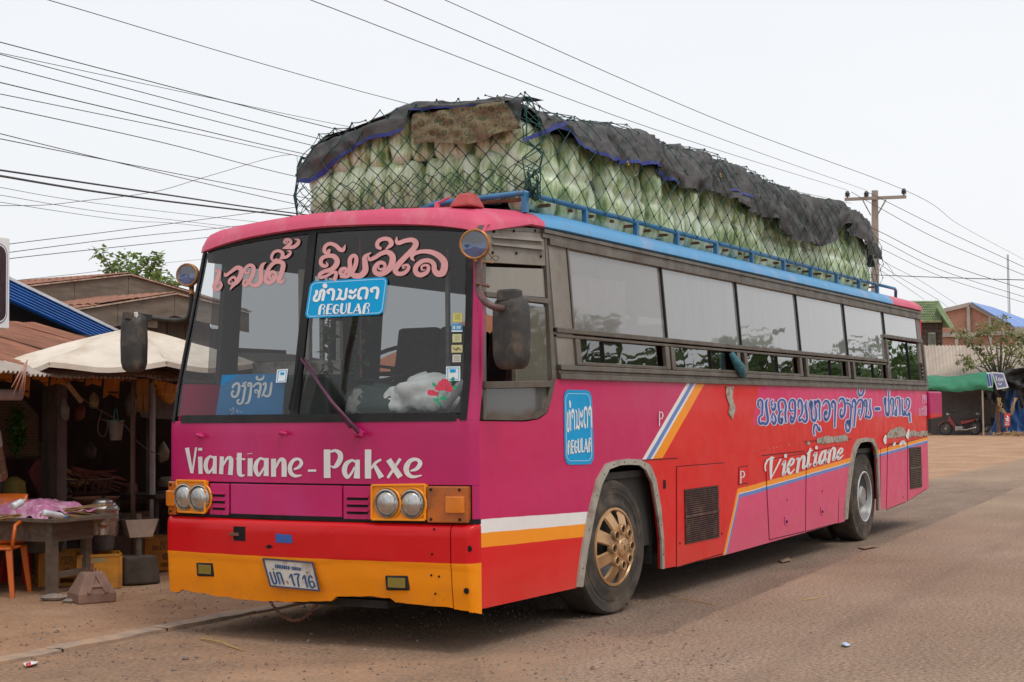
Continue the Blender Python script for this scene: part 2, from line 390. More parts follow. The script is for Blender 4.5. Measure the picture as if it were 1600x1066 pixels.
# patches that follow the front
def fpatch(y0, y1, z0, z1, off, th=.01, ny=8, nz=2, g=None, corners=None, mi=0):
    g = g or G(); c = corners or ((y0, z0), (y1, z0), (y1, z1), (y0, z1))
    def P(u, v, o_):
        y = (c[0][0]*(1-u)+c[1][0]*u)*(1-v) + (c[3][0]*(1-u)+c[2][0]*u)*v
        z = (c[0][1]*(1-u)+c[1][1]*u)*(1-v) + (c[3][1]*(1-u)+c[2][1]*u)*v
        return front(y, z, o_)
    b = len(g.v); W_ = ny+1; n_ = W_*(nz+1); f0 = len(g.f)
    g.grid(lambda u, v: P(u, v, off), ny, nz, mi)
    if th:
        g.grid(lambda u, v: P(u, v, off-th), ny, nz, mi); c_ = b+n_
        g.f += [(b+i, b+i+1, c_+i+1, c_+i) for i in range(ny)] + [(b+nz*W_+i, b+nz*W_+i+1, c_+nz*W_+i+1, c_+nz*W_+i) for i in range(ny)]
        g.f += [(b+j*W_, b+(j+1)*W_, c_+(j+1)*W_, c_+j*W_) for j in range(nz)] + [(b+j*W_+ny, b+(j+1)*W_+ny, c_+(j+1)*W_+ny, c_+j*W_+ny) for j in range(nz)]
    g.m += [mi]*(len(g.f)-len(g.m)); return g
def fyz(px, py, off=0): p = F(px, py, off); return (p.y, p.z)

# ---- bumper: one ragged-edged shell with two corner caps, cut-outs filled dark
def bz(u, v):
    y = 2.5*u; zt = .818
    zb = .292 + .02*math.sin(y*3) + .010*noise.noise(Vector((y*9, 0, 3))) + (.03 if .42 < y < .9 else 0) - (.02 if y > 2.3 else 0)
    return zb + (zt-zb)*v
def ob_(v): return interp([(0, .012), (.25, .030), (.47, .037), (.5, .042), (.86, .045), (.93, .040), (.97, .026), (1, -.004)], v)
obj('bumper', fskin(0, 0, ob_, .03, 30, .115, .955, 60, bz), BUMP, bus, smooth=60)
obj('bumper_corner', fskin(0, 0, lambda v: ob_(v)+.002, .035, 30, -.0, .112, 14, lambda u, v: (.255 + .03*u + .012*noise.noise(Vector((u*9, 2, 1)))) + (.818-.255-.03*u)*v), BUMP, bus, smooth=60)
obj('bumper_corner', fskin(0, 0, lambda v: ob_(v)+.002, .035, 30, .958, 1.0, 8, lambda u, v: (.30 - .02*u) + (.815-.29)*v), BUMP, bus, smooth=60)
g = G(); fskin(.815, .845, .012, .05, 2, 0, 1, 40, g=g); obj('bumper_gap', g, BLACK, bus)
g = G(); fpatch(*[fyz(365, 820, .045)[0], fyz(384, 820, .04)[0]], fyz(375, 844)[1], fyz(375, 822)[1], .0468, .01, 3, 2, g)
fpatch(fyz(421, 853)[0], fyz(433, 853)[0], 0, 0, .0468, .004, 2, 1, g, [fyz(421, 853.5), fyz(427, 856.5), fyz(433, 853.5), fyz(427, 850)])
obj('bumper_opening', g, BLACK, bus)
obj('tow_hook', G().bar(front(fyz(375, 834)[0]-.03, fyz(375, 834)[1], .05), front(fyz(375, 834)[0]+.05, fyz(375, 834)[1], .05), .02, .02), RUST, bus)
obj('blue_patch', fpatch(0, 0, 0, 0, .0475, .002, 4, 2, corners=[fyz(438, 847), fyz(464, 848), fyz(462, 835), fyz(437, 833)]), M('blue_sticker', (.03, .10, .38), .5), bus)
g = G()
for px, py in ((733.5, 857.5), (728.7, 923.5)): p = F(px, py, .047 if py < 880 else .036); g.lathe(p, [(.0, -.006), (.017, -.005), (.02, .0), (.0, .001)], 12, 'x')
for px, py in ((678, 768+59), (675, 866), (680, 928), (686, 901), (674, 899)):
    p = F(px, py, .046 if py < 880 else .034); g.lathe(p, [(.0, -.004), (.007, -.003), (.008, .0)], 8, 'x')
obj('bumper_bolt', g, BLACK, bus)

# ---- lamps on the nose. each unit: orange housing, two round lamps, amber corner lamp, louvred plate
LENS = NT('headlamp_glass'); LENS.set(Base_Color=(.50, .50, .48), Metallic=.85, Roughness=.16)
_wv = LENS.n('ShaderNodeTexWave'); _wv.inputs['Scale'].default_value = 28; _wv.bands_direction = 'Y'; LENS.l(LENS.co(), _wv.inputs[0]); LENS.bump(LENS.math('ADD', _wv.outputs['Fac'], LENS.noise(12, 3)), .35, .01)
LENS.b.inputs['Coat Weight'].default_value = 1; LENS.b.inputs['Coat Roughness'].default_value = .03
AMB = M('amber_plastic', (.42, .10, .008), .25, .2, 6, coat=.6, dirt=(.16, .05, .01), dscale=7)
AMB2 = M('amber_lens', (.62, .17, .006), .2, .15, 6, coat=.8)
CHR = M('chrome_ring', (.45, .43, .40), .3, .2, 6, metal=.9, dirt=(.12, .09, .06), dscale=9)
def lamp_unit(q, centres, wlab):
    """q: survey corners tl,tr,br,bl"""
    tl, tr, br, bl = [fyz(*p) for p in q]
    h = obj('headlight_housing', fpatch(0, 0, 0, 0, .030, .035, 10, 5, corners=[bl, br, tr, tl]), ORP, bus, bevel=.006)
    g = G(); n_ = [bl, br, tr, tl]
    for i in range(4):
        a, b = n_[i], n_[(i+1) % 4]; g.bar(front(a[0], a[1], .036), front(b[0], b[1], .036), .014, .016, up=(1, 0, 0))
    obj('rim', g, ORP, h, bevel=.003)
    for c in centres:
        y, z = fyz(*c); P = front(y, z, .030); R_ = .083
        hl = obj('headlight', G().lathe(P, [(0, -.036), (R_*.35, -.034), (R_*.7, -.025), (R_*.93, -.010), (R_, .0)], 28, 'x'), LENS.mat, bus, smooth=True)
        obj('headlight_ring', G().lathe(P, [(R_*.96, -.012), (R_*1.0, -.020), (R_*1.09, -.016), (R_*1.12, .002)], 28, 'x'), CHR, hl, smooth=40)
        obj('bowl', G().lathe(P, [(R_*1.12, -.001), (R_*1.22, -.010), (R_*1.3, .002)], 28, 'x'), ORP, h, smooth=True)
lamp_unit([(586, 758), (669, 757), (669, 812), (586, 811)], [(609, 786), (648.5, 787)], '')
lamp_unit([(282, 750.5), (326, 751.5), (326, 801), (284, 799)], [(293.5, 776), (317, 777.5)], '')
for q, mid in (((672, 757, 735, 812), (702, 772, 729, 797)), ((262, 751, 280.5, 797), (259, 763, 266, 784))):
    a, b = fyz(q[0], q[3]), fyz(q[2], q[1])
    y0, y1 = (max(.035, b[0]), a[0]) if q[0] > 500 else (b[0], BW-.03)
    il = obj('corner_indicator', fpatch(y0, y1, 1.058-.235, 1.052, .040, .05, 14, 4), AMB, bus, bevel=.008)
    ym = (y0+y1)/2; s_ = (ym-.02-.1, ym-.02) if q[0] > 500 else (y1-.09, y1-.01)
    obj('indicator_lens', fpatch(s_[0]+.0, s_[1]+.02, .885, .99, .062, .03, 5, 3), AMB2, il, bevel=.006)
    g = G()
    for yy in (y0+.05, y1-.03):
        for zz in (.845, 1.03): g.lathe(front(yy, zz, .042), [(0, -.004), (.009, -.003), (.010, 0)], 10, 'x')
    obj('screw', g, BLACK, il)
for q in ((328, 753, 360, 802), (537, 757, 585, 811)):
    a, b = fyz(q[0]+1, q[3]), fyz(q[2]-1, q[1])
    lp = obj('louvre_plate', fpatch(b[0], a[0], .83, 1.045, .012, .02, 6, 4), FMAG, bus, bevel=.004)
    g = G(); g2 = G(); yy0, yy1 = b[0]+.035, a[0]-.03
    for k, zz in enumerate((.865, .91, .955)):
        fpatch(yy0, yy1, zz, zz+.018, .0135, .004, 4, 1, g); fpatch(yy0-.005, yy1+.005, zz+.018, zz+.026, .024, .014, 4, 1, g2)
    obj('louvre_slot', g, BLACK, lp); obj('louvre', g2, FMAG, lp)
a, b = fyz(361, 800), fyz(536, 757)
obj('front_hatch', fpatch(b[0]+.004, a[0]-.004, .832, 1.046, .010, .02, 20, 4), FMAG, bus, bevel=.004)
for q in ((313, 680), (442, 676)): P = F(*q); obj('nose_bracket', G().tube([P, P+Vector((-.02, 0, 0)), P+Vector((-.035, -.03, -.004)), P+Vector((-.03, -.06, -.01))], [.022, .018, .012, .01], 10), FMAG, bus, smooth=50)
# fog lamps, plate, chain
YEL = NT('fog_lens'); YEL.set(Base_Color=(.20, .15, .012), Roughness=.18); YEL.b.inputs['Coat Weight'].default_value = 1
_w2 = YEL.n('ShaderNodeTexWave'); _w2.inputs['Scale'].default_value = 45; _w2.bands_direction = 'Y'; YEL.l(YEL.co(), _w2.inputs[0]); YEL.bump(_w2.outputs['Fac'], .3, .005)
for c in ((320, 890), (620, 911)):
    y, z = fyz(*c, .035); s_ = 1
    fl = obj('fog_lamp', fpatch(y-.098, y+.098, z-.055, z+.055, .0385, .02, 4, 3, corners=[(y-.088, z-.045), (y+.078, z-.05), (y+.086, z+.045), (y-.08, z+.05)]), BLKP, bus, bevel=.01)
    obj('fog_lens', fpatch(y-.062, y+.062, z-.030, z+.032, .0415, .004, 4, 3), YEL.mat, fl, bevel=.008)
PLC = [fyz(275/16+405, 810/16+865, .06), fyz(1500/16+405, 930/16+865, .06), fyz(1330/16+405, 230/16+865, .06), fyz(90/16+405, 130/16+865, .06)]
pl = obj('licence_plate', fpatch(0, 0, 0, 0, .055, .008, 6, 2, corners=PLC), M('plate_white', (.52, .50, .46), .5, .1, 8, dirt=(.30, .22, .17), dscale=9), bus)
g = G()
for i in range(4):
    a, b = PLC[i], PLC[(i+1) % 4]; g.bar(front(*a, .058), front(*b, .058), .010, .008, up=(1, 0, 0))
obj('plate_rim', g, M('plate_blue_rim', (.05, .05, .09), .5), pl)
def chain(a, b, sag, n, r, w_, name, parent):
    a, b = Vector(a), Vector(b); g = G(); P = [a.lerp(b, i/n) + Vector((0, 0, -sag*4*(i/n)*(1-i/n))) for i in range(n+1)]
    for i in range(n):
        d = (P[i+1]-P[i]); L = d.length*.68; c = (P[i]+P[i+1])/2; d = d.normalized()
        q = Vector((0, 0, 1)).cross(d).normalized() if i % 2 else d.cross(Vector((0, 0, 1)).cross(d)).normalized()
        g.tube([c + d*math.cos(t)*L + q*math.sin(t)*w_ for t in [2*math.pi*k/8 for k in range(8)]], r, 5, closed=True)
    return obj(name, g, RUST, parent, smooth=True)
p1, p2 = at(417, 931, 0, -.02), at(496, 944, 0, -.02); chain(p1, p2, .135, 26, .0035, .010, 'tow_chain', bus)

# ---- windscreen: two panes in a black rubber frame
def top_z(y): u = (y-1.25)/1.25; return 2.70 + .085*(1-u*u)
WB = 1.468
def ws_edge(z): return .078 + tumble(z)*1.0
def ws_patch(ya, yb, z0, ztf, off, th, ny=14, nz=10, g=None):
    """ya, yb: functions of z"""
    g = g or G()
    def P(u, v, o_):
        z = z0 + (2.7-z0)*v; y = ya(z)*(1-u)+yb(z)*u; zz = z0 + (ztf(y)-z0)*v; return front(y, zz, o_)
    g.grid(lambda u, v: P(u, v, off), ny, nz)
    if th: g.grid(lambda u, v: P(u, v, off-th), ny, nz)
    return g
dvb, dvt = fyz(459, 655), fyz(487, 380)
def div_y(z): return dvb[0] + (dvt[0]-dvb[0])*(z-dvb[1])/(dvt[1]-dvb[1])
WSG = glass('windscreen_glass', (.74, .77, .78), .012, .6, haze=.012, hazecol=(.42, .40, .37))
obj('windscreen_pane', ws_patch(lambda z: ws_edge(z)+.035, lambda z: div_y(z)-.028, WB+.04, lambda y: top_z(y)-.035, -.004, 0), WSG, bus, smooth=True, fix=False)
obj('windscreen_pane', ws_patch(lambda z: div_y(z)+.028, lambda z: BW-ws_edge(z)+.02, WB+.04, lambda y: top_z(y)-.035, -.004, 0), WSG, bus, smooth=True, fix=False)
def fline(pts, wd, hg, name, mat, parent=bus):
    g = G()
    for a, b in zip(pts, pts[1:]): g.bar(front(*a, .002), front(*b, .002), wd, hg, up=(1, 0, 0))
    return obj(name, g, mat, parent)
ys = [i/20 for i in range(21)]
g = G(); ws_patch(lambda z: ws_edge(z)-.018, lambda z: ws_edge(z)+.030, WB-.005, top_z, .004, .02, 2, 12, g)
ws_patch(lambda z: BW-ws_edge(z)+.015, lambda z: BW-ws_edge(z)+.05, WB-.005, top_z, .004, .02, 2, 12, g)
g.grid(lambda u, v: front(.13+(BW-.26)*u, WB-.01+.055*v, .004), 30, 1); g.grid(lambda u, v: front(.20+(BW-.40)*u, top_z(.20+(BW-.4)*u)-.04+.065*v, .004), 30, 1)
obj('windscreen_frame', g, BLKP, bus)
g = G(); ws_patch(lambda z: div_y(z)-.032, lambda z: div_y(z)+.032, WB+.03, lambda y: top_z(y)-.02, .006, .02, 1, 8, g); obj('windscreen_divider', g, BLKP, bus)

# ---- roof with rolled front edge, blue on the flank and pink at both ends
def outline(inset, zz, n=24):
    P = []; t = .055+inset; X1 = XR-.02-inset
    for i in range(n+1):                                  # front edge from road side to far side
        s_ = i/n; y = t + .10 + (BW-2*t-.20)*s_; P.append((xf(y, zz)-.03+inset*1.1, y))
    P.insert(0, (P[0][0]+.045, t+.03)); P.insert(0, (P[0][0]+.07, t)); P.append((P[-1][0]+.045, BW-t-.03)); P.append((P[-1][0]+.07, BW-t))
    m_ = 22; x0 = P[-1][0]
    P += [(x0+(X1-x0)*(k/m_)**1.0, BW-t) for k in range(1, m_+1)]
    P += [(X1, BW-t-(BW-2*t)*k/8) for k in range(1, 9)]
    x1 = P[0][0]; P += [(X1+(x1-X1)*k/m_, t) for k in range(1, m_)]
    return P
rings = [(.012, 2.775), (-.012, 2.785), (-.006, 2.825), (.02, 2.862), (.07, 2.897), (.16, 2.925), (.32, 2.943), (.62, 2.955), (1.0, 2.96)]
g = G(); base = None; NR = len(outline(0, 2.8))
for ins, z in rings:
    O = outline(ins, min(z, 2.8)); vs = []
    for x, y in O:
        lift = .075*(1-((y-1.25)/1.25)**2)*max(0, 1-max(0, x-.25)/.5)
        drop = (.022 if z < 2.83 else 0)*(1 if x < .5 else max(0, 1-(x-.5)/.6)) + (.068+.035*(abs(y-1.25)/1.25)**3)*(1-min(max((x-.15)/(.35 if z < 2.83 else 1.1), 0), 1)**1.5)
        zz = z - drop + .012 + (lift if z < 2.88 else lift*.75*(2.96-z)/.08) - (.0 if x > 1.0 else 0) + .004*noise.noise(Vector((x*3, y*3, z*5)))
        if x < 1.2 and z < 2.85: zz -= .035*max(0, 1-abs(x-.2)/.5)*(abs(y-1.25)/1.25)**6
        vs.append((x, y, zz))
    b = len(g.v); g.v += vs
    if base is not None: g.f += [(base+i, base+(i+1) % NR, b+(i+1) % NR, b+i) for i in range(NR)]
    base = b
g.f.append(tuple(base+i for i in range(NR))); g.m = [0]*len(g.f)
roof = obj('roof', g, ROOFM, bus, smooth=60)
for px, py, r in ((598, 322, 0), (527, 326, 0), (465, 334, 0)):
    p = at(px, py, 0, .35)-Vector((0, 0, .028)); g = G().tube([p-Vector((0, 0, .05)), p, p+Vector((-.0, -.0, .02))], [.024, .02, .008], 10); obj('roof_stud', g, ROOFM, roof, smooth=50)
p = at(683, 318, 0, .35); g = G().tube([p-Vector((0, 0, .05)), p+Vector((0, 0, .01))], [.025, .018], 8).tube([p, p+Vector((-.02, -.11, .03))], .008, 6); obj('washer_nozzle', g, ROOFM, roof, smooth=50)
p = at(731, 313, 0, .38)
ml = obj('marker_lamp', G().add([p+Vector(q) for q in [(-.10, -.085, -.05), (.10, -.085, -.05), (.10, .10, -.05), (-.10, .10, -.05), (-.045, -.045, .045), (.06, -.045, .045), (.06, .05, .045), (-.045, .05, .045)]], [(0, 3, 2, 1), (4, 5, 6, 7), (0, 1, 5, 4), (1, 2, 6, 5), (2, 3, 7, 6), (3, 0, 4, 7)]), M('faded_red_lens', (.40, .045, .045), .4, .25, 8, dirt=(.3, .16, .12)), roof, bevel=.02)
# gutter under the blue edge
g = G(); g.bar((1.06, .062, 2.765), (XR-.05, .062, 2.765), .03, .025); g.bar((1.06, .070, 2.735), (XR-.05, .070, 2.735), .018, .03); obj('rain_gutter', g, GREY, bus)

# ---- window band on the flank
def spoly(P, off, th, name, mat, parent=bus, bevel=0, label=None):
    Q = [side(x, z, off) for x, z in P]; g = G().poly(Q, (0, 1, -.0), th); return obj(name, g, mat, parent, bevel=bevel, label=label)
def sbar(a, b, wd, th, off, g): g.bar(side(*a, off), side(*b, off), th, wd, up=(0, 0, 1) if abs(a[0]-b[0]) > abs(a[1]-b[1]) else (1, 0, 0)); return g
xA = S(872, 580).x
g = G()
for z0, z1, o_ in ((1.735, 1.775, .022), (1.775, 1.80, .010), (1.80, 1.835, .03)): g.add([side(x, z, o) for x in (xA, XR-.03) for z in (z0, z1) for o in (o_, -.03)], [(0,1,3,2),(4,6,7,5),(0,4,5,1),(2,3,7,6),(0,2,6,4),(1,5,7,3)])
obj('window_sill', g, GREY, bus, bevel=.004)
zmt = S(1000, 532).z
xr6 = S(1383, 560).x; z6 = S(1408, 529).z; g = G(); sbar((xA, zmt+.02), (xr6, zmt+.02), .035, .04, .005, g); sbar((xA, zmt-.02), (xr6, zmt-.02), .02, .03, .0, g); sbar((xr6, z6), (XR-.08, z6), .04, .04, .005, g); sbar((xA, 2.70), (XR-.05, 2.70), .05, .05, .0, g)
obj('window_rail', g, GREY, bus, bevel=.003)
FILM = glass('grey_filmed_glass', (.30, .30, .29), .02, .95, haze=.76, hazecol=(.30, .305, .305))
FILM2 = glass('grey_curtained_glass', (.7, .7, .7), .03, .8, haze=.38, hazecol=(.44, .43, .42))
DARKG = glass('dark_sliding_glass', (.20, .21, .21), .012, 1.25, haze=.06, hazecol=(.3, .28, .24))
div = [(882, 373, 897, 518), (1030, 405, 1041, 530), (1146, 430, 1158, 541), (1240, 450, 1251, 549), (1314, 466, 1325.5, 556), (1377.5, 480, 1386, 562), (1429, 492, 1436, 534)]
dx_ = [((S(a, b).x), (S(c, d).x)) for a, b, c, d in div]
zt, zl, zb = 2.675, zmt+.035, 1.838
xs = [(a+b)/2 for a, b in dx_]
spoly([(xA, 1.838), (xs[0]-.02, 1.838), (xs[0]-.02, zt), (xA+.0, zt)], .006, .02, 'pillar_panel', GREYD)
xs0 = list(xs)
for i in range(6):
    x0, x1 = xs[i]+.012, xs[i+1]-.012
    z5 = zl if i < 5 else S(1408, 527).z
    wn = spoly([(x0, z5), (x1, z5), (x1, zt), (x0, zt)], -.004, .004, 'upper_window', FILM if i else FILM2)
    g = G(); sbar((xs[i], zl), (xs[i], zt), .022, .02, .004, g); obj('glazing_bar', g, BLKP if i else GREY, wn)
spoly([(xs[6]-.012, zl), (XR-.05, zl-.0), (XR-.07, zt), (xs[6]-.012, zt)], .004, .03, 'pillar_panel', GREYD)
# lower sliding windows: survey x of opening starts / ends at the glass
low = [(903, 1038), (1050, 1150), (1163, 1247), (1258, 1322), (1331, 1384), (1386, 1440)]
zr = zmt-.035
for i, (a, b) in enumerate(low):
    x0 = S(a, 560).x; x1 = S(b, 575).x; fr = G()
    if i == 5: x1 = XR-.12; zr = S(1408, 531).z-.03
    for A, B in (((x0-.03, zb), (x0-.03, zr)), ((x1+.03, zb), (x1+.03, zr))): sbar(A, B, .075, .035, .012, fr)
    sbar((x0-.02, zb+.012), (x1+.02, zb+.012), .026, .03, .012, fr)
    lw = obj('lower_window', fr, GREY, bus, bevel=.004)
    mid = x0+(x1-x0)*(.27 if i == 0 else .58); z_ = zb+.02
    for (u, v, o_) in ((x0, mid, -.004), (mid, x1-(x1-x0)*(.06 if i in (0, 2, 3, 4) else .0), -.014)):
        if i == 1 and u == mid: v = x1-.22
        pn = spoly([(u, z_), (v, z_), (v, zr), (u, zr)], o_, .004, 'sliding_pane', DARKG, lw)
    g = G(); sbar((mid, z_), (mid, zr), .016, .02, .002, g); obj('pane_stile', g, BLACK, lw)
# a strip of printed curtain showing in the first lower window, white pleated curtain behind the first big pane
CURT = M('printed_curtain', (.24, .12, .05), .9, .6, 18, dirt=(.10, .07, .05), dscale=22)
g = G(); x0 = S(906, 560).x; g.grid(lambda u, v: Vector((x0+.33*u, .055+.008*math.sin(u*30), 1.87+.24*v)), 24, 1); obj('curtain', g, CURT, bus)
g = G(); xc0, xc1 = S(893, 400).x, S(985, 400).x
g.grid(lambda u, v: Vector((xc0+(xc1-xc0)*u, .14+.022*math.sin(u*95), 2.14+.36*v+.02*u)), 240, 2)
obj('curtain', g, M('white_pleated_curtain', (.75, .74, .68), .85, .08, 5), bus, smooth=True)
# teal cloth hanging out of the third window
tc = empty('curtain_cloth', (0, 0, 0), None, None) if False else None
P = [S(1143, 552, .03), S(1150, 565, .045), S(1156, 575, .05), S(1161, 589, .05)]
g = G(); g.tube([p for p in P], [.02, .035, .05, .028], 10)
g.v = [tuple(Vector(v)+Vector((.012*math.sin(v[2]*90), .006*math.sin(v[0]*140), 0))) for v in g.v]
obj('hanging_curtain_end', g, M('teal_cloth', (.05, .16, .20), .85, .4, 25, bump=.5), bus, smooth=True)

# ---- cab window, vent cover
def cabp(px, py): p = S(px, py); return (p.x, p.z)
cw = [cabp(*q) for q in ((753, 352), (852, 358), (868, 590), (860, 625), (853, 645), (838, 654), (815, 657), (754, 656))]
ring_in = [cabp(*q) for q in ((757, 358), (849, 364), (861, 590), (854, 620), (847, 640), (833, 649), (812, 651), (758, 650))]
g = G(); n_ = len(cw)
vs = [side(x, z, .008) for x, z in cw] + [side(x, z, .010) for x, z in ring_in] + [side(x, z, -.03) for x, z in cw] + [side(x, z, -.03) for x, z in ring_in]
fs = [(i, (i+1) % n_, n_+(i+1) % n_, n_+i) for i in range(n_)] + [(n_+i, n_+(i+1) % n_, 3*n_+(i+1) % n_, 3*n_+i) for i in range(n_)] + [(2*n_+i, 2*n_+(i+1) % n_, (i+1) % n_, i) for i in range(n_)]
g.add(vs, fs); cab = obj('cab_window_frame', g, GREY, bus)
vc = obj('vent_cover', G().poly([side(*cabp(*q), .004) for q in ((757, 352), (849, 357), (857, 416), (757, 410))], (0, 1, 0), .02), GREYD, bus, bevel=.006)
g = G()
for (a, b, c, d) in (((767, 369), (843, 371), (845, 378), (767, 372)), ((767, 379), (845, 382), (846, 391), (767, 383))):
    A = [side(*cabp(*q), .006) for q in (a, b, c, d)]; A[2] = A[2]+Vector((0, -.022, 0)); A[3] = A[3]+Vector((0, -.022, 0)); g.poly(A, (0, .02, .0), 1)
obj('vent_louvre', g, GREYD, vc)
g = G()
for q in ((770, 362), (801, 361), (834, 361), (768, 395), (805, 396), (843, 401)): g.lathe(side(*cabp(*q), .008), [(0, -.01), (.008, -.008), (.011, 0)], 8, 'y')
obj('rivet', g, BLACK, vc)
def cpoly(q, off, th, name, mat, parent=cab): return obj(name, G().poly([side(*cabp(*p), off) for p in q], (0, 1, 0), th), mat, parent)
cpoly(((758, 417), (850, 420), (853, 465), (756, 456)), -.006, .004, 'cab_upper_pane', glass('cab_dusty_glass', (.3, .3, .28), .12, .6, haze=.75, hazecol=(.30, .27, .22)))
cpoly(((800, 474), (853, 480), (857, 597), (802, 595)), -.006, .004, 'cab_sliding_pane', glass('cab_glass', (.30, .30, .28), .03, .9, haze=.45, hazecol=(.28, .26, .21)))
cpoly(((753, 608), (858, 606), (852, 640), (835, 649), (812, 651), (757, 650)), -.006, .004, 'cab_lower_pane', glass('cab_low_glass', (.12, .12, .12), .05, .8, haze=.22, hazecol=(.30, .28, .25)))
g = G()
for a, b, w_ in (((757, 460), (853, 471), .035), ((755, 602), (859, 600), .045), ((801, 470), (803, 600), .025)): g.bar(side(*cabp(*a), .006), side(*cabp(*b), .006), .03, w_, up=(0, 0, 1) if a[0] != 801 else (1, 0, 0))
obj('cab_window_bar', g, GREY, cab, bevel=.004)
# blue trim over the cab window
g = G(); pts = [side(*cabp(*q), .012) for q in ((752, 364), (757, 352), (770, 347), (800, 347), (856, 352))]; g.tube(pts, .012, 6); obj('drip_moulding', g, ROOFM, bus)
g = G(); g.bar((XR-.03, .06, .46), (XR-.03, .06, 1.74), .05, .02); obj('rear_edge_strip', g, LIV, bus)

# ---- far flank windows, rear wall, floor, interior
g = G()
for x0, x1 in ((.5, .7), (1.5, 1.6), (1.9, 2.6), (4.2, 4.35), (6, 6.15), (7.8, 7.95), (9.6, 9.75), (11.4, 11.9)):  # foremost strips partly added and widened to dim the left windscreen pane
    g.add([(x0, BW, 1.74), (x1, BW, 1.74), (x1, BW-.08, 2.78), (x0, BW-.08, 2.78), (x0, BW-.04, 1.74), (x1, BW-.04, 1.74), (x1, BW-.12, 2.78), (x0, BW-.12, 2.78)], [(0,1,2,3),(4,7,6,5),(0,3,7,4),(1,5,6,2)])
g.box(.35, XR-.05, BW-.12, BW-.06, 2.62, 2.78); obj('pillar_and_dimming_strip', g, M('interior_grey', (.05, .047, .043), .7), bus)
g = G(); g.add([(.4, BW-.01, 1.74), (XR-.5, BW-.01, 1.74), (XR-.5, BW-.085, 2.65), (.4, BW-.085, 2.65)], [(0,1,2,3)]); obj('far_windows', g, glass('far_side_glass', (.42, .42, .42), .03, .8, haze=.12, hazecol=(.3, .3, .29)), bus)
g = G(); g.box(XR-.05, XR, .06, BW-.06, .47, 2.80); obj('rear_wall', g, LIV, bus, bevel=.02)
g = G(); g.box(.3, XR-.1, .05, BW-.05, 1.0, 1.05); g.box(.3, XR-.1, .08, .10, .45, 1.0); g.box(.3, XR-.1, BW-.1, BW-.08, .45, 1.0); obj('floor', g, M('dark_floor', (.03, .028, .025), .8), bus)
g = G(); g.box(3.15, 8.2, .2, 2.3, .34, .5); g.box(10.1, 11.6, .25, 2.25, .4, .9); g.box(.2, 1.2, .5, 2.0, .27, .33); g.tube([(.6, .3, .5), (.6, 2.2, .5)], .06, 10); g.tube([(9.3, .3, .5), (9.3, 2.2, .5)], .09, 10); g.box(.05, .3, .7, 1.6, .25, .30)
obj('chassis', g, M('chassis_black', (.02, .018, .016), .7, .3, 5), bus)
g = G(); g.box(.35, XR-.1, .10, BW-.1, 2.74, 2.76); obj('ceiling', g, M('ceiling_panel', (.07, .068, .065), .8), bus)
DASH = M('dashboard_plastic', (.022, .023, .021), .6, .3, 4, dirt=(.12, .10, .07), dscale=4)
g = G(); g.box(.03, .50, .12, BW-.12, 1.36, 1.50); obj('dashboard', g, DASH, bus, bevel=.03)
p = at(600, 760, 0, .3)
g = G(); g.box(.10, .42, 1.20, 1.58, 1.48, 1.78); obj('dashboard_box', g, M('dark_green_box', (.022, .035, .028), .55, .3, 5), bus, bevel=.02)
sw = Vector((.62, 1.02, 1.86)); R_ = .25; q = Vector((-.5, 0, .85)).normalized(); e1 = Vector((0, 1, 0)); e2 = q.cross(e1)
g = G(); g.tube([sw+(e1*math.cos(2*math.pi*k/28)+e2*math.sin(2*math.pi*k/28))*R_ for k in range(28)], .016, 8, closed=True)
for a in (0, 2.1, 4.2): g.tube([sw-q*.04, sw+(e1*math.cos(a)+e2*math.sin(a))*R_], .012, 6)
g.tube([sw-q*.04, sw-q*.5], .03, 8); obj('steering_wheel', g, BLACK, bus, smooth=50)
SEAT = M('seat_fabric', (.09, .03, .03), .9, .35, 7, dirt=(.05, .05, .07), dscale=5)
sm = G(); sm.box(0, .45, -.21, .21, 0, .12); sm.add([(.38, -.21, .08), (.5, -.21, .08), (.62, -.19, .82), (.5, -.19, .82), (.38, .21, .08), (.5, .21, .08), (.62, .19, .82), (.5, .19, .82)], [(0,1,2,3),(4,7,6,5),(0,4,5,1),(1,5,6,2),(2,6,7,3),(3,7,4,0)])
sme = mesh('seat', sm, SEAT)
for x in [1.0] + [2.2+.85*i for i in range(11)]:
    for y in ((.38,) if x == 1.0 else (.36, .80, 1.72, 2.14)):
        s_ = obj('passenger_seat' if x > 1.5 else 'driver_seat', sme, None, bus, loc=(x, y, 1.42), bevel=.03)
g = G(); g.box(.75, .80, 1.55, 2.35, 1.05, 1.9); g.tube([(.8, 1.75, 1.1), (.8, 1.75, 2.74)], .02, 8); g.tube([(1.5, 1.1, 1.1), (1.5, 1.1, 2.74)], .02, 8); obj('grab_rail', g, STEEL, bus)
g = G(); g.box(.95, 1.0, 1.98, 2.08, 1.5, 2.6); g.box(.95, 1.0, 1.70, 1.74, 1.05, 2.2); obj('entry_partition', g, M('cream_partition', (.55, .53, .47), .6), bus, bevel=.01)

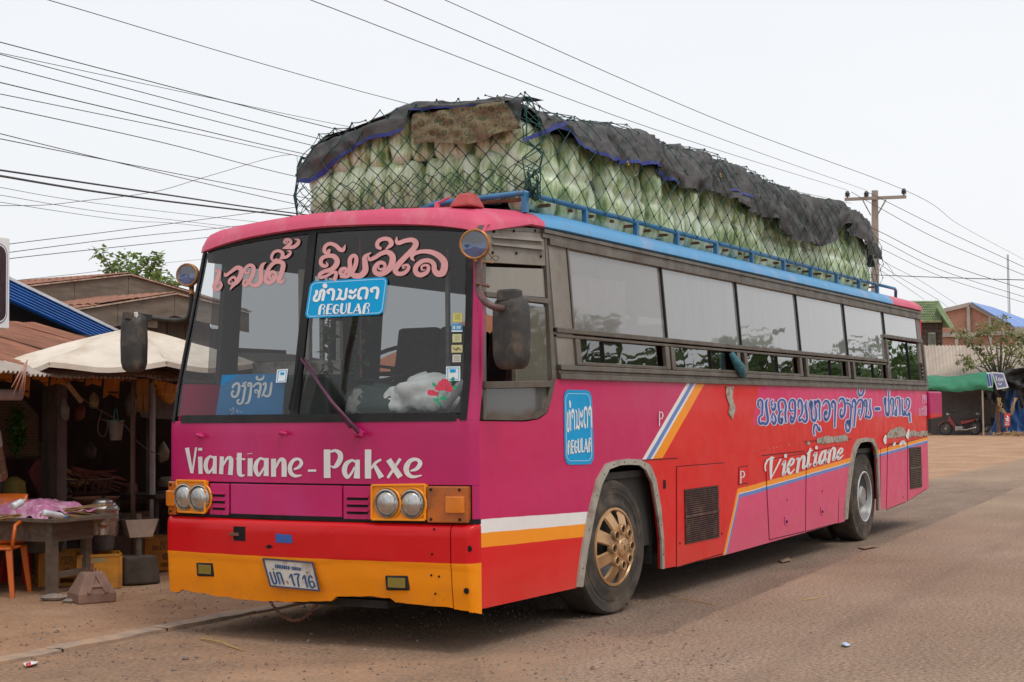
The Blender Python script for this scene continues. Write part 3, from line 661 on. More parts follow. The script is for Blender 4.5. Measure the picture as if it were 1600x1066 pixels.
# ---- hatches, grilles and seams of the flank (each its own plate, 6 mm proud over a dark joint)
def plate(q, name, mat=LIV, off=.006, joint=True, parent=bus, label=None):
    P = [S(*p) for p in q]; P = [Vector((p.x, 0, p.z)) for p in P]; c = sum(P, Vector())/len(P)
    o = obj(name, G().poly([Vector((p.x, -off, p.z)) for p in P], (0, 1, 0), off-.001), mat, parent, bevel=.002, label=label)
    if joint:
        g = G(); n_ = len(P); Q = [c+(p-c)*(1+.012/(p-c).length)+Vector((0, -.0025, 0)) for p in P]; g.poly(Q, (0, 1, 0), .0024); obj('joint', g, BLACK, o)
    return o
def grille(q, parent, rows, cols=2, col=(.075, .03, .025)):
    P = [S(*p) for p in q]; x0, x1 = min(p.x for p in P), max(p.x for p in P); z0, z1 = min(p.z for p in P), max(p.z for p in P)
    gb = obj('grille', G().box(x0, x1, -.0085, -.0065, z0, z1), M('grille_void', (.015, .01, .01), .9), parent)
    g = G()
    for i in range(rows): z = z0+(z1-z0)*(i+.5)/rows; g.bar((x0, -.012, z), (x1, -.012, z), .008, (z1-z0)/rows*.42)
    for i in range(cols*6): x = x0+(x1-x0)*(i+.5)/(cols*6); g.bar((x, -.010, z0), (x, -.010, z1), .004, .004, up=(1, 0, 0))
    g.box(x0, x1, -.02, -.013, (z0+z1)/2-.008, (z0+z1)/2+.008)
    obj('grille_slat', g, M('grille_mesh'+str(col[0]), col, .7, .4, 9, dirt=(.20, .11, .07), dscale=8), gb)
h1 = plate([(1057, 886), (1129, 864.5), (1131, 724), (1057, 730)], 'engine_hatch'); grille([(1069, 851), (1121, 832), (1121, 760), (1069, 765)], h1, 26)
g = G()
for q in ((1061, 849), (1126.5, 834)): g.lathe(Vector((S(*q).x, -.008, S(*q).z)), [(0, -.004), (.009, -.003), (.01, 0)], 8, 'y')
obj('hatch_bolt', g, BLACK, h1)
fl = plate([(1153.5, 757), (1168, 754), (1168, 729), (1154.5, 731)], 'fuel_flap')
h3 = plate([(1258.5, 830), (1308, 817), (1313, 697), (1260, 708)], 'luggage_hatch')
h4 = plate([(1202, 843), (1256, 830), (1257, 709), (1196, 720)], 'luggage_hatch')
h5 = plate([(1385, 796), (1414, 784), (1416, 691.5), (1387, 697)], 'luggage_hatch')
h6 = plate([(1418, 782.5), (1447, 764), (1449, 683), (1418, 691)], 'engine_hatch'); grille([(1421, 765), (1437, 757), (1438, 698), (1421, 700)], h6, 24, 2, (.09, .06, .045))
for q, par in (((1227, 814), h4), ((1283, 798.5), h3)):
    p = S(*q); s_ = .045
    obj('latch', G().box(p.x-s_, p.x+s_, -.014, -.007, p.z-.04, p.z+.045), M('latch_paint', (.60, .08, .22), .4), par, bevel=.003)
    obj('latch_slot', G().box(p.x-s_*.6, p.x+s_*.6, -.016, -.0142, p.z-.02, p.z+.005), BLACK, par)
g = G()
for q in ((1228.5, 781), (1283.6, 767.5), (1410, 777)): g.lathe(Vector((S(*q).x, -.009, S(*q).z)), [(0, -.003), (.009, -.002), (.01, 0)], 8, 'y')
obj('lock', g, BLACK, bus)
p = S(1038, 757); obj('vent_hole', G().box(p.x-.025, p.x+.025, -.003, -.001, p.z-.035, p.z+.035), BLACK, bus)
# wheel arch trims with rivets
def trim(outp, inp, name):
    g = G(); n_ = len(outp)
    P = [(x, -.016, z) for x, z in outp] + [(x, -.022, z) for x, z in inp] + [(x, .0, z) for x, z in outp] + [(x, -.004, z) for x, z in inp]
    fs = [(i, i+1, n_+i+1, n_+i) for i in range(n_-1)] + [(i, i+1, 2*n_+i+1, 2*n_+i) for i in range(n_-1)] + [(n_+i, n_+i+1, 3*n_+i+1, 3*n_+i) for i in range(n_-1)] + [(0, n_, 3*n_, 2*n_), (n_-1, 2*n_-1, 4*n_-1, 3*n_-1)]
    g.add(P, fs); t = obj(name, g, M('arch_trim_metal', (.36, .33, .28), .5, .2, 5, metal=.3, dirt=(.2, .13, .08), dscale=7), bus)
    g = G(); L = 0
    for (a, b), (c, d) in list(zip(zip(outp, inp), zip(outp[1:], inp[1:]))):
        m_ = ((a[0]+b[0]+c[0]+d[0])/4, (a[1]+b[1]+c[1]+d[1])/4); g.lathe((m_[0], -.020, m_[1]), [(0, -.004), (.006, -.003), (.007, 0)], 6, 'y')
    obj('rivet', g, RUST, t)
    return t
trim(of, inf_, 'wheel_arch_trim'); trim(orr, inr, 'wheel_arch_trim')
# wheel wells
for x0, x1 in ((inf_[0][0]+.02, inf_[-1][0]-.01), (inr[0][0]+.01, inr[-1][0]-.01)):
    n_ = 14; g = G(); zt_ = 1.08
    pr_ = [(x0 + (x1-x0)*(.5-.5*math.cos(math.pi*k/n_)), .3+(zt_-.3)*min(1, 1.35*math.sin(math.pi*k/n_)**.6)) for k in range(n_+1)]
    g.add([(x, y, z) for y in (.06, .75) for x, z in pr_], [(i, i+1, n_+2+i, n_+1+i) for i in range(n_)]); g.add([(x, .75, z) for x, z in pr_], [tuple(range(n_+1))])
    obj('wheel_well', g, M('well_black', (.012, .010, .008), .9, .3, 5), bus)  # near-black colour stands in for the shade inside the wells

# ---- wheels
TYRE = M('tyre_rubber', (.040, .034, .029), .85, .25, 6, dirt=(.13, .095, .065), dscale=4, dlev=(.45, .7), bump=.25, bscale=30)
GOLD = M('bronze_hub_paint', (.50, .30, .15), .38, .14, 4, metal=.4, dirt=(.20, .12, .07), dscale=6, dlev=(.5, .8))
STL = M('steel_rim', (.36, .36, .36), .42, .2, 5, metal=.5, dirt=(.15, .10, .07), dscale=5)
def text_mesh(s_, size, name='lettering'):
    c = bpy.data.curves.new(name, 'FONT'); c.body = s_; c.size = size; c.resolution_u = 3
    o = bpy.data.objects.new('tmp', c); COL.objects.link(o); dg = bpy.context.evaluated_depsgraph_get()
    me = bpy.data.meshes.new_from_object(o.evaluated_get(dg)); v = [tuple(q.co) for q in me.vertices]; f = [tuple(p.vertices) for p in me.polygons]
    bpy.data.objects.remove(o); bpy.data.curves.remove(c); bpy.data.meshes.remove(me); return v, f
def arc_text(g, s_, size, cx, cz, y, r, a0, spread, flip=False):
    v, f = text_mesh(s_, size); w_ = max(q[0] for q in v)
    P = []
    for q in v:
        a = a0 - spread*(q[0]/w_-.5); rr = r+q[1]
        if flip: a = a0 + spread*(q[0]/w_-.5); rr = r-q[1]
        P.append((cx - rr*math.cos(a)*1.0 if False else cx + rr*math.cos(a), y, cz+rr*math.sin(a)))
    g.add(P, f)
def wheel(x, y, outward, dual, hub):
    """outward=-1: outside face looks to -y"""
    z = .502; R = .502; s_ = outward; wd = .27
    prof = [(.285, .00), (.30, -.012), (.33, -.012), (.36, .004), (.42, .004), (.45, .0), (.478, -.0), (.497, .02), (.502, .05)]
    pr = [(r, s_*(wd/2)-s_*h) for r, h in prof]; pr += [(r, -s_*(wd/2)+s_*h) for r, h in reversed(prof)]
    g = G()
    n_ = 72; vs = []; b = 0
    for i, (r, h) in enumerate(pr):
        for k in range(n_):
            a = 2*math.pi*k/n_; rr = r*(1-.012*(k % 2)*(1 if .49 < r else 0)); vs.append((x+rr*math.cos(a), y+h, z+rr*math.sin(a)))
    g.add(vs, [(i*n_+k, i*n_+(k+1) % n_, (i+1)*n_+(k+1) % n_, (i+1)*n_+k) for i in range(len(pr)-1) for k in range(n_)])
    if dual: g.lathe((x, y-s_*.33, z), pr, 40, 'y')
    for r in (.318, .345, .395, .435, .462): g.tube([(x+r*math.cos(2*math.pi*k/48), y+s_*(wd/2)-s_*(.0 if r < .34 else .003), z+r*math.sin(2*math.pi*k/48)) for k in range(48)], .0035, 4, closed=True)
    wh = obj('wheel', g, TYRE, bus, smooth=45)
    f_ = y+s_*wd/2
    if hub:
        g = G(); arc_text(g, 'BRIDGESTONE', .062, x, z, f_+s_*.0035+s_*.004, .375, math.radians(52), math.radians(62)); arc_text(g, 'SUPER', .045, x, z, f_+s_*.0075, .405, math.radians(262), math.radians(20), True)
        obj('tyre_lettering', g, M('raised_rubber', (.035, .03, .026), .8), wh)
        g = G(); g.lathe((x, f_, z), [(.295, .0*s_), (.290, s_*.018), (.276, s_*.022), (.268, s_*.010)], 40, 'y'); obj('rim', g, GOLD, wh, smooth=40)
        g = G(); g.lathe((x, f_, z), [(.27, s_*.0), (.25, -s_*.06), (.12, -s_*.09), (.0, -s_*.09)], 32, 'y'); obj('rim_well', g, STL, wh, smooth=40)
        g = G()    # seven broad spokes rising to a raised centre
        for k in range(8):
            a = math.radians(22.5+45*k); da_o, da_i = .21, .33
            def pt(r, a_, h): return (x+r*math.cos(a_), f_+s_*h, z+r*math.sin(a_))
            sec = [(.272, da_o, .012), (.235, .215, .035), (.175, .27, .060), (.135, .39, .072)]; vs = []
            for r, d, h in sec: vs += [pt(r, a-d, h-.018), pt(r, a-d*.82, h), pt(r, a+d*.82, h), pt(r, a+d, h-.018)]
            g.add(vs, [(4*i+j, 4*i+j+1, 4*i+5+j, 4*i+4+j) for i in range(3) for j in range(3)])
        g.lathe((x, f_, z), [(.150, s_*.040), (.146, s_*.064), (.135, s_*.074), (.075, s_*.078), (.070, s_*.094), (.062, s_*.100), (0, s_*.101)], 40, 'y')
        obj('hub_cover', g, GOLD, wh, smooth=40)
        g = G(); g2 = G()
        for k in range(8):
            a = math.radians(45*k); c = (x+.132*math.cos(a), f_+s_*.06, z+.132*math.sin(a))
            g.lathe(c, [(.040, -s_*.01), (.041, s_*.028), (.036, s_*.036), (.028, s_*.034), (.026, s_*.016)], 16, 'y'); g2.lathe(c, [(.028, s_*.020), (.0, s_*.020)], 12, 'y'); g2.lathe(c, [(.012, s_*.021), (.011, s_*.030), (0, s_*.031)], 6, 'y')
        obj('nut_cups', g, GOLD, wh, smooth=40, kind='stuff'); obj('wheel_nuts', g2, BLACK, wh, kind='stuff')
        g = G()
        for k in range(6): a = math.radians(60*k+20); g.lathe((x+.052*math.cos(a), f_+s_*.100, z+.052*math.sin(a)), [(0, s_*.004), (.005, s_*.003), (.006, 0)], 6, 'y')
        v_, f__ = text_mesh('B', .05); g.add([(x-.017+q[0], f_+s_*.103, z-.017+q[1]) for q in v_], f__)
        obj('hub_bolt', g, M('hub_dark', (.10, .05, .02), .6), wh)
    else:
        g = G(); g.lathe((x, f_, z), [(.295, s_*.0), (.290, s_*.014), (.270, s_*.014), (.262, -s_*.01), (.245, -s_*.12), (.225, -s_*.145), (.17, -s_*.15), (.125, -s_*.12), (.12, -s_*.02), (.10, -s_*.0), (.0, -s_*.0)], 40, 'y'); obj('rim', g, STL, wh, smooth=35)
        g = G(); g.tube([(x+.282*math.cos(2*math.pi*k/40), f_+s_*.014, z+.282*math.sin(2*math.pi*k/40)) for k in range(40)], .007, 6, closed=True); obj('rim_flange', g, M('pale_flange', (.6, .6, .6), .4), wh, smooth=True)
        g = G()
        for k in range(10): a = 2*math.pi*k/10; g.lathe((x+.16*math.cos(a), f_-s_*.15, z+.16*math.sin(a)), [(.016, 0), (.015, s_*.03), (0, s_*.032)], 6, 'y')
        obj('wheel_nuts', g, RUST, wh, kind='stuff')
hx = at(961, 856, 1, .02).x; rx = at(1349, 771, 1, .05).x
wheel(hx, .02+.145+.0, -1, False, True)
_w = bpy.data.objects['wheel']; _w.matrix_local = Matrix.Translation((hx, .165, 0)) @ Matrix.Rotation(math.radians(-5), 4, 'Z') @ Matrix.Translation((-hx, -.165, 0))
wheel(rx, .05+.135, -1, True, False)
wheel(hx, BW-.17, 1, False, False); wheel(rx, BW-.19, 1, True, False)

# ---- roof rack
RACK = M('blue_rack_paint', (.035, .17, .34), .45, .25, 5, dirt=(.10, .07, .06), dscale=7, dlev=(.55, .75))
g = G(); g.tube([(.93, .14, 3.02), (10.1, .14, 3.02)], .020, 8); g.tube([(2.3, 2.36, 3.02), (10.1, 2.36, 3.02)], .02, 8); g.tube([(.93, .14, 3.02), (.93, .85, 3.0), (.93, 1.1, 2.93)], .02, 8)
g.tube([(10.1, .14, 3.02), (11.2, .22, 3.05), (11.42, .26, 3.04), (11.48, .28, 2.93)], .02, 8); 
rk = obj('roof_rack', g, RACK, bus, smooth=True)
pst = mesh('rack_post', G().box(-.022, .022, -.018, .018, 0, .13), RACK)
xp = [S(*q).x for q in ((911, 325), (988, 346), (1052, 361), (1107, 375), (1157, 390), (1203, 401), (1244, 413), (1281, 423), (1317, 433))]
xp = [.95, 1.9, 2.83, 3.68, 4.6, 5.55, 6.5, 7.4, 8.35, 9.25, 10.05]
for x in xp:
    for y in ((.14, 2.36) if x > 2 else (.14,)): obj('rack_post', pst, None, rk, loc=(x, y, 2.885))
g = G()
for i in range(26): x = 1.0+i*.36; g.bar((x, .16, 2.985), (x, 2.34, 2.985), .04, .02)
obj('rack_slat', g, RUST, rk)

# ---- mirrors and spot lamps
MIRP = M('mirror_plastic', (.035, .034, .032), .6, .25, 8, dirt=(.11, .085, .06), dscale=8, bump=.2)
def pod(c, w_, h, d, name, ang, parent=bus):
    g = G(); n_ = 14
    for (t, k) in ((-.5, .80), (-.42, 1.0), (.1, 1.0), (.38, .86), (.5, .55)):
        for i in range(n_):
            a = 2*math.pi*i/n_; cx_ = math.copysign(abs(math.cos(a))**.45, math.cos(a))*w_/2*k; cz_ = math.copysign(abs(math.sin(a))**.45, math.sin(a))*h/2*(k*.5+.5)
            g.v.append(tuple(Vector(c)+Matrix.Rotation(ang, 3, 'Z') @ Vector((-d*t, cx_, cz_ + (.0)))))
    b = 0
    for r in range(4): g.f += [(r*n_+i, r*n_+(i+1) % n_, (r+1)*n_+(i+1) % n_, (r+1)*n_+i) for i in range(n_)]
    g.f += [tuple(range(n_)), tuple(4*n_+i for i in range(n_))]; g.m = [0]*len(g.f)
    return obj(name, g, MIRP, parent, smooth=55)
m1 = at(797, 520, 1, -.22)
mm = pod(m1, .25, .46, .11, 'mirror', math.radians(-8))
obj('mirror_cap', G().box(m1.x-.05, m1.x+.05, m1.y-.07, m1.y+.07, m1.z+.19, m1.z+.27), MIRP, mm, bevel=.015)
arm = [(748, 425), (748, 450), (755, 468), (768, 478), (785, 481)]
A = [at(*arm[0], 0, -.0+.12), at(*arm[1], 0, .10), at(*arm[2], 1, -.10), at(*arm[3], 1, -.15), at(*arm[4], 1, -.2)]
A = [Vector((a.x, a.y, a.z)) for a in A]
base = front(.10, A[0].z, .03)
g = G(); g.tube(smooth_path([tuple(S(746, 395, .05)), tuple(S(747, 430, .05)), tuple(S(748, 452, .06)), tuple(at(756, 469, 1, -.10)), tuple(at(770, 479, 1, -.16)), tuple(at(787, 482, 1, -.2))], 6), .022, 10)
obj('mirror_arm', g, M('arm_faded_magenta', (.11, .05, .05), .5, .4, 9, dirt=(.10, .07, .05)), mm, smooth=True)
m2 = at(208, 536, 1, 2.85)
mm2 = pod(m2, .19, .42, .10, 'mirror', math.radians(12))
c1 = at(205, 495, 1, 2.85); c2 = at(235, 497, 1, 2.80); c3 = at(285, 500, 1, 2.62); c4 = at(297, 485, 1, 2.55); c5 = at(300, 440, 1, 2.5)
g = G(); g.tube(smooth_path([tuple(q) for q in (c1, c2, c3, c4, c5)], 6), .017, 8); g.bar(at(194, 493, 1, 2.86), c2, .045, .045); obj('mirror_arm', g, MIRP, mm2, smooth=40)
obj('mirror_clip', G().bar(at(212, 488, 1, 2.80), at(214, 500, 1, 2.80), .02, .02), M('white_clip', (.7, .7, .7), .5), mm2)
BRZ = M('lamp_bronze', (.36, .16, .05), .4, .25, 8, metal=.5, dirt=(.12, .05, .02), dscale=9)
def spot(px, py, ax, v, r, name='spot_lamp'):
    c = at(px, py, ax, v); d = Vector((-1, -.35 if px > 500 else -.28, .0)).normalized(); e1 = d.cross(Vector((0, 0, 1))).normalized(); e2 = e1.cross(d)
    def L(prof, mat, nm, par):
        g = G(); n_ = 32
        for rr, h in prof:
            for k in range(n_): a = 2*math.pi*k/n_; g.v.append(tuple(c + (e1*math.cos(a)+e2*math.sin(a))*rr*r + d*h*r))
        for i in range(len(prof)-1): g.f += [(i*n_+k, i*n_+(k+1) % n_, (i+1)*n_+(k+1) % n_, (i+1)*n_+k) for k in range(n_)]
        g.m = [0]*len(g.f); return obj(nm, g, mat, par, smooth=35)
    sl = L([(.0, -.85), (.45, -.8), (.85, -.5), (.95, -.3), (1.0, -.28), (1.0, -.12), (.93, -.1), (.93, .0), (1.0, .02), (1.0, .16), (.92, .22), (.84, .18)], BRZ, name, bus)
    L([(.88, .12), (.6, -.02), (.3, -.14), (0, -.2)], M('spot_reflector', (.10, .12, .17), .12, .4, 7, metal=.9), 'reflector', sl)
    gg = glass('spot_glass', (.7, .8, 1.0), .02, 1.6); L([(.86, .16), (.5, .24), (0, .27)], gg, 'lens', sl)
    return sl, c
sl, c = spot(742, 382, 0, .03, .098); g = G(); g.tube([c+Vector((.05, 0, -.09)), S(747, 428, .05)], .02, 8); g.bar(S(742, 407, .06), S(770, 410, .02), .012, .012); obj('lamp_bracket', g, BRZ, sl)
g = G(); pts = smooth_path([tuple(S(761, 393, .04)), tuple(S(768, 402, .06)), tuple(S(776, 408, .07)), tuple(S(779, 402, .07)), tuple(S(772, 400, .07)), tuple(S(766, 406, .05))], 5); g.tube(pts, .003, 5)
for q in ((744, 443), (762, 447)): g.ball(S(*q, .06), .012, 8)
g.tube([S(744, 443, .07), S(764, 448, .06)], .008, 6); obj('lamp_wire', g, RUST, sl)
sl2, c = spot(293, 430, 1, 2.52, .085); g = G(); g.tube([c+Vector((.04, 0, -.08)), at(300, 460, 1, 2.5)], .018, 8); obj('lamp_bracket', g, BRZ, sl2)
p = at(320, 440, 0, .08); 
# ---- wiper
g = G(); w0 = F(562, 677, .05); w1 = F(520, 630, .07); w2 = F(470, 560, .05); w0b = F(548, 668, .05)
g.tube([w0, w1, w2], [.016, .012, .008], 8); g.tube([w0b, F(505, 610, .06), w2+Vector((0, -.03, 0))], [.012, .010, .006], 8)
wp = obj('wiper_arm', g, M('wiper_faded_purple', (.08, .02, .05), .5, .4, 9), bus, smooth=True)
g = G(); g.tube([F(468, 556, .03), F(452, 640, .03)], .006, 6); g.bar(F(468, 556, .045), F(452, 640, .045), .012, .010); obj('wiper_blade', g, BLACK, wp)
g = G(); g.lathe(F(562, 677, .0), [(.03, 0), (.028, -.03), (.015, -.055), (0, -.06)], 14, 'x'); g.bar(F(552, 672, .04), F(569, 679, .05), .03, .03); obj('wiper_pivot', g, FMAG, wp, smooth=40)
g = G(); g.tube([F(318, 505, .05), F(330, 530, .05)], .008, 6)
# tail flap held open behind the rear corner
p = S(1449, 612); g = G(); g.add([(XR-.02, -.02, p.z), (XR+.0, -.03, 1.36), (XR+.40, -.10, 1.38), (XR+.40, -.10, p.z), (XR-.02, .04, p.z), (XR, .04, 1.36), (XR+.40, -.03, 1.38), (XR+.40, -.03, p.z)], [(0,1,2,3),(4,7,6,5),(0,4,5,1),(1,5,6,2),(2,6,7,3),(3,7,4,0)])
obj('rear_flap', g, two_tone('flap_paint', (.55, .01, .02), (.42, .006, .10), 1.43), bus, bevel=.02)
g = G()
for i in range(9): z = 1.80+i*.05; g.box(XR-.02, XR+.05, .03, .10, z, z+.028)
obj('rear_louvre', g, BLKP, bus)
# ================================================================== PAINTED LETTERING AND STICKERS
def parse(txt):
    """strokes separated by ';', points 'x,y,width'"""
    return [[tuple(float(k) for k in p.split(',')) for p in s_.split()] for s_ in txt.replace('\n', ' ').split(';') if s_.strip()]
def ribbon(g, pts, proj, grow=0, k=6, rnd_cap=True, straight=False):
    P = pts if straight or len(pts) == 2 else smooth_path(pts, k)
    if len(P) == 2: P = [tuple(a+(b-a)*t/4 for a, b in zip(P[0], P[1])) for t in range(5)]
    L, R_ = [], []
    for i, p in enumerate(P):
        a, b = P[max(i-1, 0)], P[min(i+1, len(P)-1)]; dx, dy = b[0]-a[0], b[1]-a[1]; l = math.hypot(dx, dy) or 1
        w_ = max(p[2], 1)/2+grow; nx, ny = -dy/l*w_, dx/l*w_
        L.append((p[0]+nx, p[1]+ny)); R_.append((p[0]-nx, p[1]-ny))
    if rnd_cap:
        for end, s_ in ((0, -1), (-1, 1)):
            p = P[end]; q = P[1] if end == 0 else P[-2]; dx, dy = p[0]-q[0], p[1]-q[1]; l = math.hypot(dx, dy) or 1; w_ = max(p[2], 1)/2+grow
            for f_, ww in ((.5, .86), (.85, .5)):
                c = (p[0]+dx/l*w_*f_, p[1]+dy/l*w_*f_); nx, ny = -dy/l*w_*ww*(-1 if end == 0 else 1)*(-1 if end == 0 else 1), dx/l*w_*ww
                nx = -dy/l*w_*ww; ny = dx/l*w_*ww
                if end == 0: L.insert(0, (c[0]-nx, c[1]-ny)); R_.insert(0, (c[0]+nx, c[1]+ny))
                else: L.append((c[0]+nx, c[1]+ny)); R_.append((c[0]-nx, c[1]-ny))
    b = len(g.v); n_ = len(L)
    g.v += [tuple(proj(*q)) for q in L] + [tuple(proj(*q)) for q in R_]
    g.f += [(b+i, b+i+1, b+n_+i+1, b+n_+i) for i in range(n_-1)]; g.m += [0]*(n_-1)
_lift = [0]
def letters(name, txt, ox, oy, sc_, surf, off, mat, parent=bus, grow=0, cap=True, tx=None, kind=None):
    """txt strokes are in enlarged survey units: x = ox + u/sc"""
    g = G()
    for i, st in enumerate(parse(txt)):
        o_ = off + .00012*(i % 9)
        def pr_(u, v, o_=o_):
            if tx: u, v = tx(u, v)
            return surf(ox+u/sc_, oy+v/sc_, o_)
        ribbon(g, st, pr_, grow, rnd_cap=cap)
    return obj(name, g, mat, parent, fix=False, kind=kind)
def SF(px, py, o): p = at(px, py, 1, -o); return p if p.z < 1.74 else S(px, py, o)
PINKL = M('pink_lettering_paint', (.62, .30, .30), .5, .08, 5)
PINKD = M('dark_pink_edge', (.20, .05, .06), .5, .1, 5)
WL = M('white_lettering_paint', (.70, .70, .70), .5, .06, 6, dirt=(.5, .35, .38), dscale=7, dlev=(.6, .85))
T1 = """120,635,20 170,618,60 182,665,70 152,765,75 112,870,70 125,930,65 180,925,55 222,862,45 205,815,35 165,830,25 180,860,12;
275,655,12 292,700,48 380,640,52 480,572,68 550,595,80 548,690,85 490,790,80 420,862,55 368,938,12; 425,850,20 462,790,35 440,730,42 385,745,40 348,800,40 368,842,25 402,825,18 397,785,10;
655,600,12 688,632,26 660,667,36 615,640,42 622,580,45 685,530,52 748,548,62 762,620,68 728,720,72 680,800,62 625,868,50 590,850,42 598,792,40 642,772,40 685,812,52 740,860,62 810,860,70 870,800,76 882,700,80 882,600,76 912,520,55 968,483,12;
1055,680,12 1085,712,30 1055,757,40 1018,718,46 1035,655,50 1092,640,50 1130,690,52 1100,770,58 1020,820,65 960,790,66 965,700,62 1010,590,62 1085,500,62 1170,470,66 1248,500,76 1245,580,80 1215,680,80 1180,770,76 1192,815,60 1240,800,40 1287,745,10;
1085,458,28 1058,400,45 1092,320,48 1170,288,48 1238,322,56 1238,388,58 1185,440,14; 1085,455,22 1130,430,24 1180,435,14; 1225,410,40 1310,390,50 1365,340,46 1368,300,36 1322,290,10;
1305,165,14 1325,130,22 1300,112,20; 1300,165,22 1270,150,36 1292,105,42 1350,102,46 1382,142,52 1338,192,52 1245,252,12; 1262,243,28 1340,235,50 1430,222,62 1495,170,62 1508,112,48 1438,90,10"""
T2 = """150,345,12 167,372,25 132,390,40 88,360,46 97,300,46 162,268,46 240,272,56 280,320,62 265,380,62 210,428,52 130,452,45 75,487,44 82,522,40 150,508,34 230,462,34 268,470,40 260,520,46 240,572,48; 165,205,12 190,192,20 175,232,34 130,215,42 138,155,42 192,122,42 260,142,46 310,187,50 352,195,46 377,138,10;
350,455,12 376,462,22 357,492,34 318,470,42 330,428,42 378,420,42 410,465,42; 330,510,40 400,510,44 462,455,50 500,370,52 508,290,46 475,262,42 435,302,48 432,380,52 442,450,56 482,500,62 560,500,66 615,440,72 612,350,66 612,280,52 682,230,12;
655,268,12 667,310,40 730,287,46 800,242,50 880,222,56 940,275,72 928,375,76 870,450,66 790,485,60 732,458,56 732,400,50 782,350,46 840,357,40 848,402,34 810,428,28 770,412,20 782,388,10; 795,178,36 757,150,46 772,92,46 842,62,46 908,78,52 922,130,56 860,187,12;
990,45,12 988,92,40 1015,112,50 1090,87,50 1170,77,56 1218,112,66 1190,182,66 1100,272,62 1010,370,66 972,440,62 1010,480,52 1080,470,46 1132,412,40 1112,375,30 1062,388,22 1072,415,15 1095,402,8;
1200,325,12 1170,290,42 1195,242,46 1290,215,46 1400,222,56 1500,272,72 1558,352,82 1540,460,82 1480,480,72 1440,440,62 1430,362,56 1370,322,50 1290,332,50 1222,392,56 1217,460,60 1272,495,56 1350,460,46 1368,402,40 1338,377,30 1290,392,25 1290,430,20 1325,432,10"""
for nm, T, ox, oy, sc_ in (('a', T1, 325, 365, 10.66), ('b', T2, 490, 365, 7.619)):
    letters('painted_name', T, ox, oy, sc_, F, .004, PINKD, grow=4)
    letters('painted_name', T, ox, oy, sc_, F, .0065, PINKL)
# route sign
SG = """235,300,60 230,350,50 190,420,48 195,470,50 255,465,48 288,400,48 308,310,48 345,275,50 372,310,55 362,380,55 345,460,54;
385,200,92 392,198,92; 455,330,58 440,300,48 490,265,48 545,282,54 550,350,54 530,452,52;
642,268,40 682,292,48 665,370,48 640,430,48 602,450,34; 650,420,44 720,447,48 765,420,48 775,350,50 790,255,46;
862,300,70 868,305,70; 862,322,50 920,320,40 962,268,44; 848,398,66 856,402,60; 860,425,36 905,428,38 952,372,46;
1050,428,60 1010,422,48 1015,330,48 1042,262,46 1100,240,46 1158,250,50 1170,320,54 1145,428,52; 1258,300,58 1242,270,46 1290,240,46 1352,240,50 1370,290,54 1346,425,52"""
SG2 = """283,718,46 298,610,48 322,558,30; 305,556,18 355,546,18 385,578,20 370,608,18 345,620,16 375,650,18 368,722,20; 425,712,46 438,610,48 455,552,40; 440,545,18 525,540,18; 440,630,16 510,628,16; 425,712,18 505,714,18;
645,572,18 610,548,18 570,580,46 552,640,48 560,692,44 610,708,18 642,650,24; 600,638,20 640,640,20; 705,540,48 690,625,48 692,690,44 740,706,20 775,660,20 790,530,20; 845,530,46 822,695,44; 815,704,20 892,700,20;
915,700,20 1002,545,20; 1005,545,44 1040,700,50; 950,658,14 1015,655,14; 1102,700,46 1120,590,48 1142,540,34; 1130,530,18 1190,522,18 1212,555,20 1190,588,18 1165,600,16 1198,640,18 1188,702,20"""
def rrect(x0, y0, x1, y1, r, n=5, f=lambda x, y: (x, y)):
    P = []
    for cx, cy, a0 in ((x1-r, y0+r, -90), (x1-r, y1-r, 0), (x0+r, y1-r, 90), (x0+r, y0+r, 180)):
        for k in range(n+1): a = math.radians(a0+90*k/n); P.append(f(cx+r*math.cos(a), cy+r*math.sin(a)))
    return P
SIGNB = M('sign_blue', (.0, .31, .62), .45, .06, 4, spec=.2); LTB = M('pale_blue_line', (.35, .62, .85), .4, .05, 5); SIGNW = M('sign_white', (.72, .76, .78), .4, .05, 5)
def bilin(c):      # unit square -> quad tl,tr,br,bl
    return lambda u, v: ((c[0][0]*(1-u)+c[1][0]*u)*(1-v)+(c[3][0]*(1-u)+c[2][0]*u)*v, (c[0][1]*(1-u)+c[1][1]*u)*(1-v)+(c[3][1]*(1-u)+c[2][1]*u)*v)
def sign_sheet(quad, surf, off, name, parent, asp, rr=.14, lab=None):
    bl = bilin(quad)
    P = rrect(0, 0, asp, 1, rr, 5); P = [bl(x/asp, y) for x, y in P]
    g = G(); vs = [surf(*p, off) for p in P]; vb = [surf(*p, off-.003) for p in P]; n_ = len(P)
    c = Vector(); 
    for v in vs: c += Vector(v)
    c /= n_; g.v = [tuple(v) for v in vs]+[tuple(v) for v in vb]+[tuple(surf(*bl(.5, .5), off))]; g.f = [(i, (i+1) % n_, 2*n_) for i in range(n_)]+[(i, (i+1) % n_, n_+(i+1) % n_, n_+i) for i in range(n_)]; g.m = [0]*len(g.f)
    o = obj(name, g, SIGNB, parent, label=lab)
    P = rrect(.05, .05, asp-.05, .95, rr*.8, 5); P = [bl(x/asp, y) for x, y in P]
    g = G(); Q = [(p[0], p[1], .28*1.0 if False else 1.1) for p in P]+[(P[0][0], P[0][1], 1.1)]
    ribbon(g, Q, lambda x, y: surf(x, y, off+.0012), 0, 1, False, True); obj('border_line', g, LTB, o, fix=False)
    return o
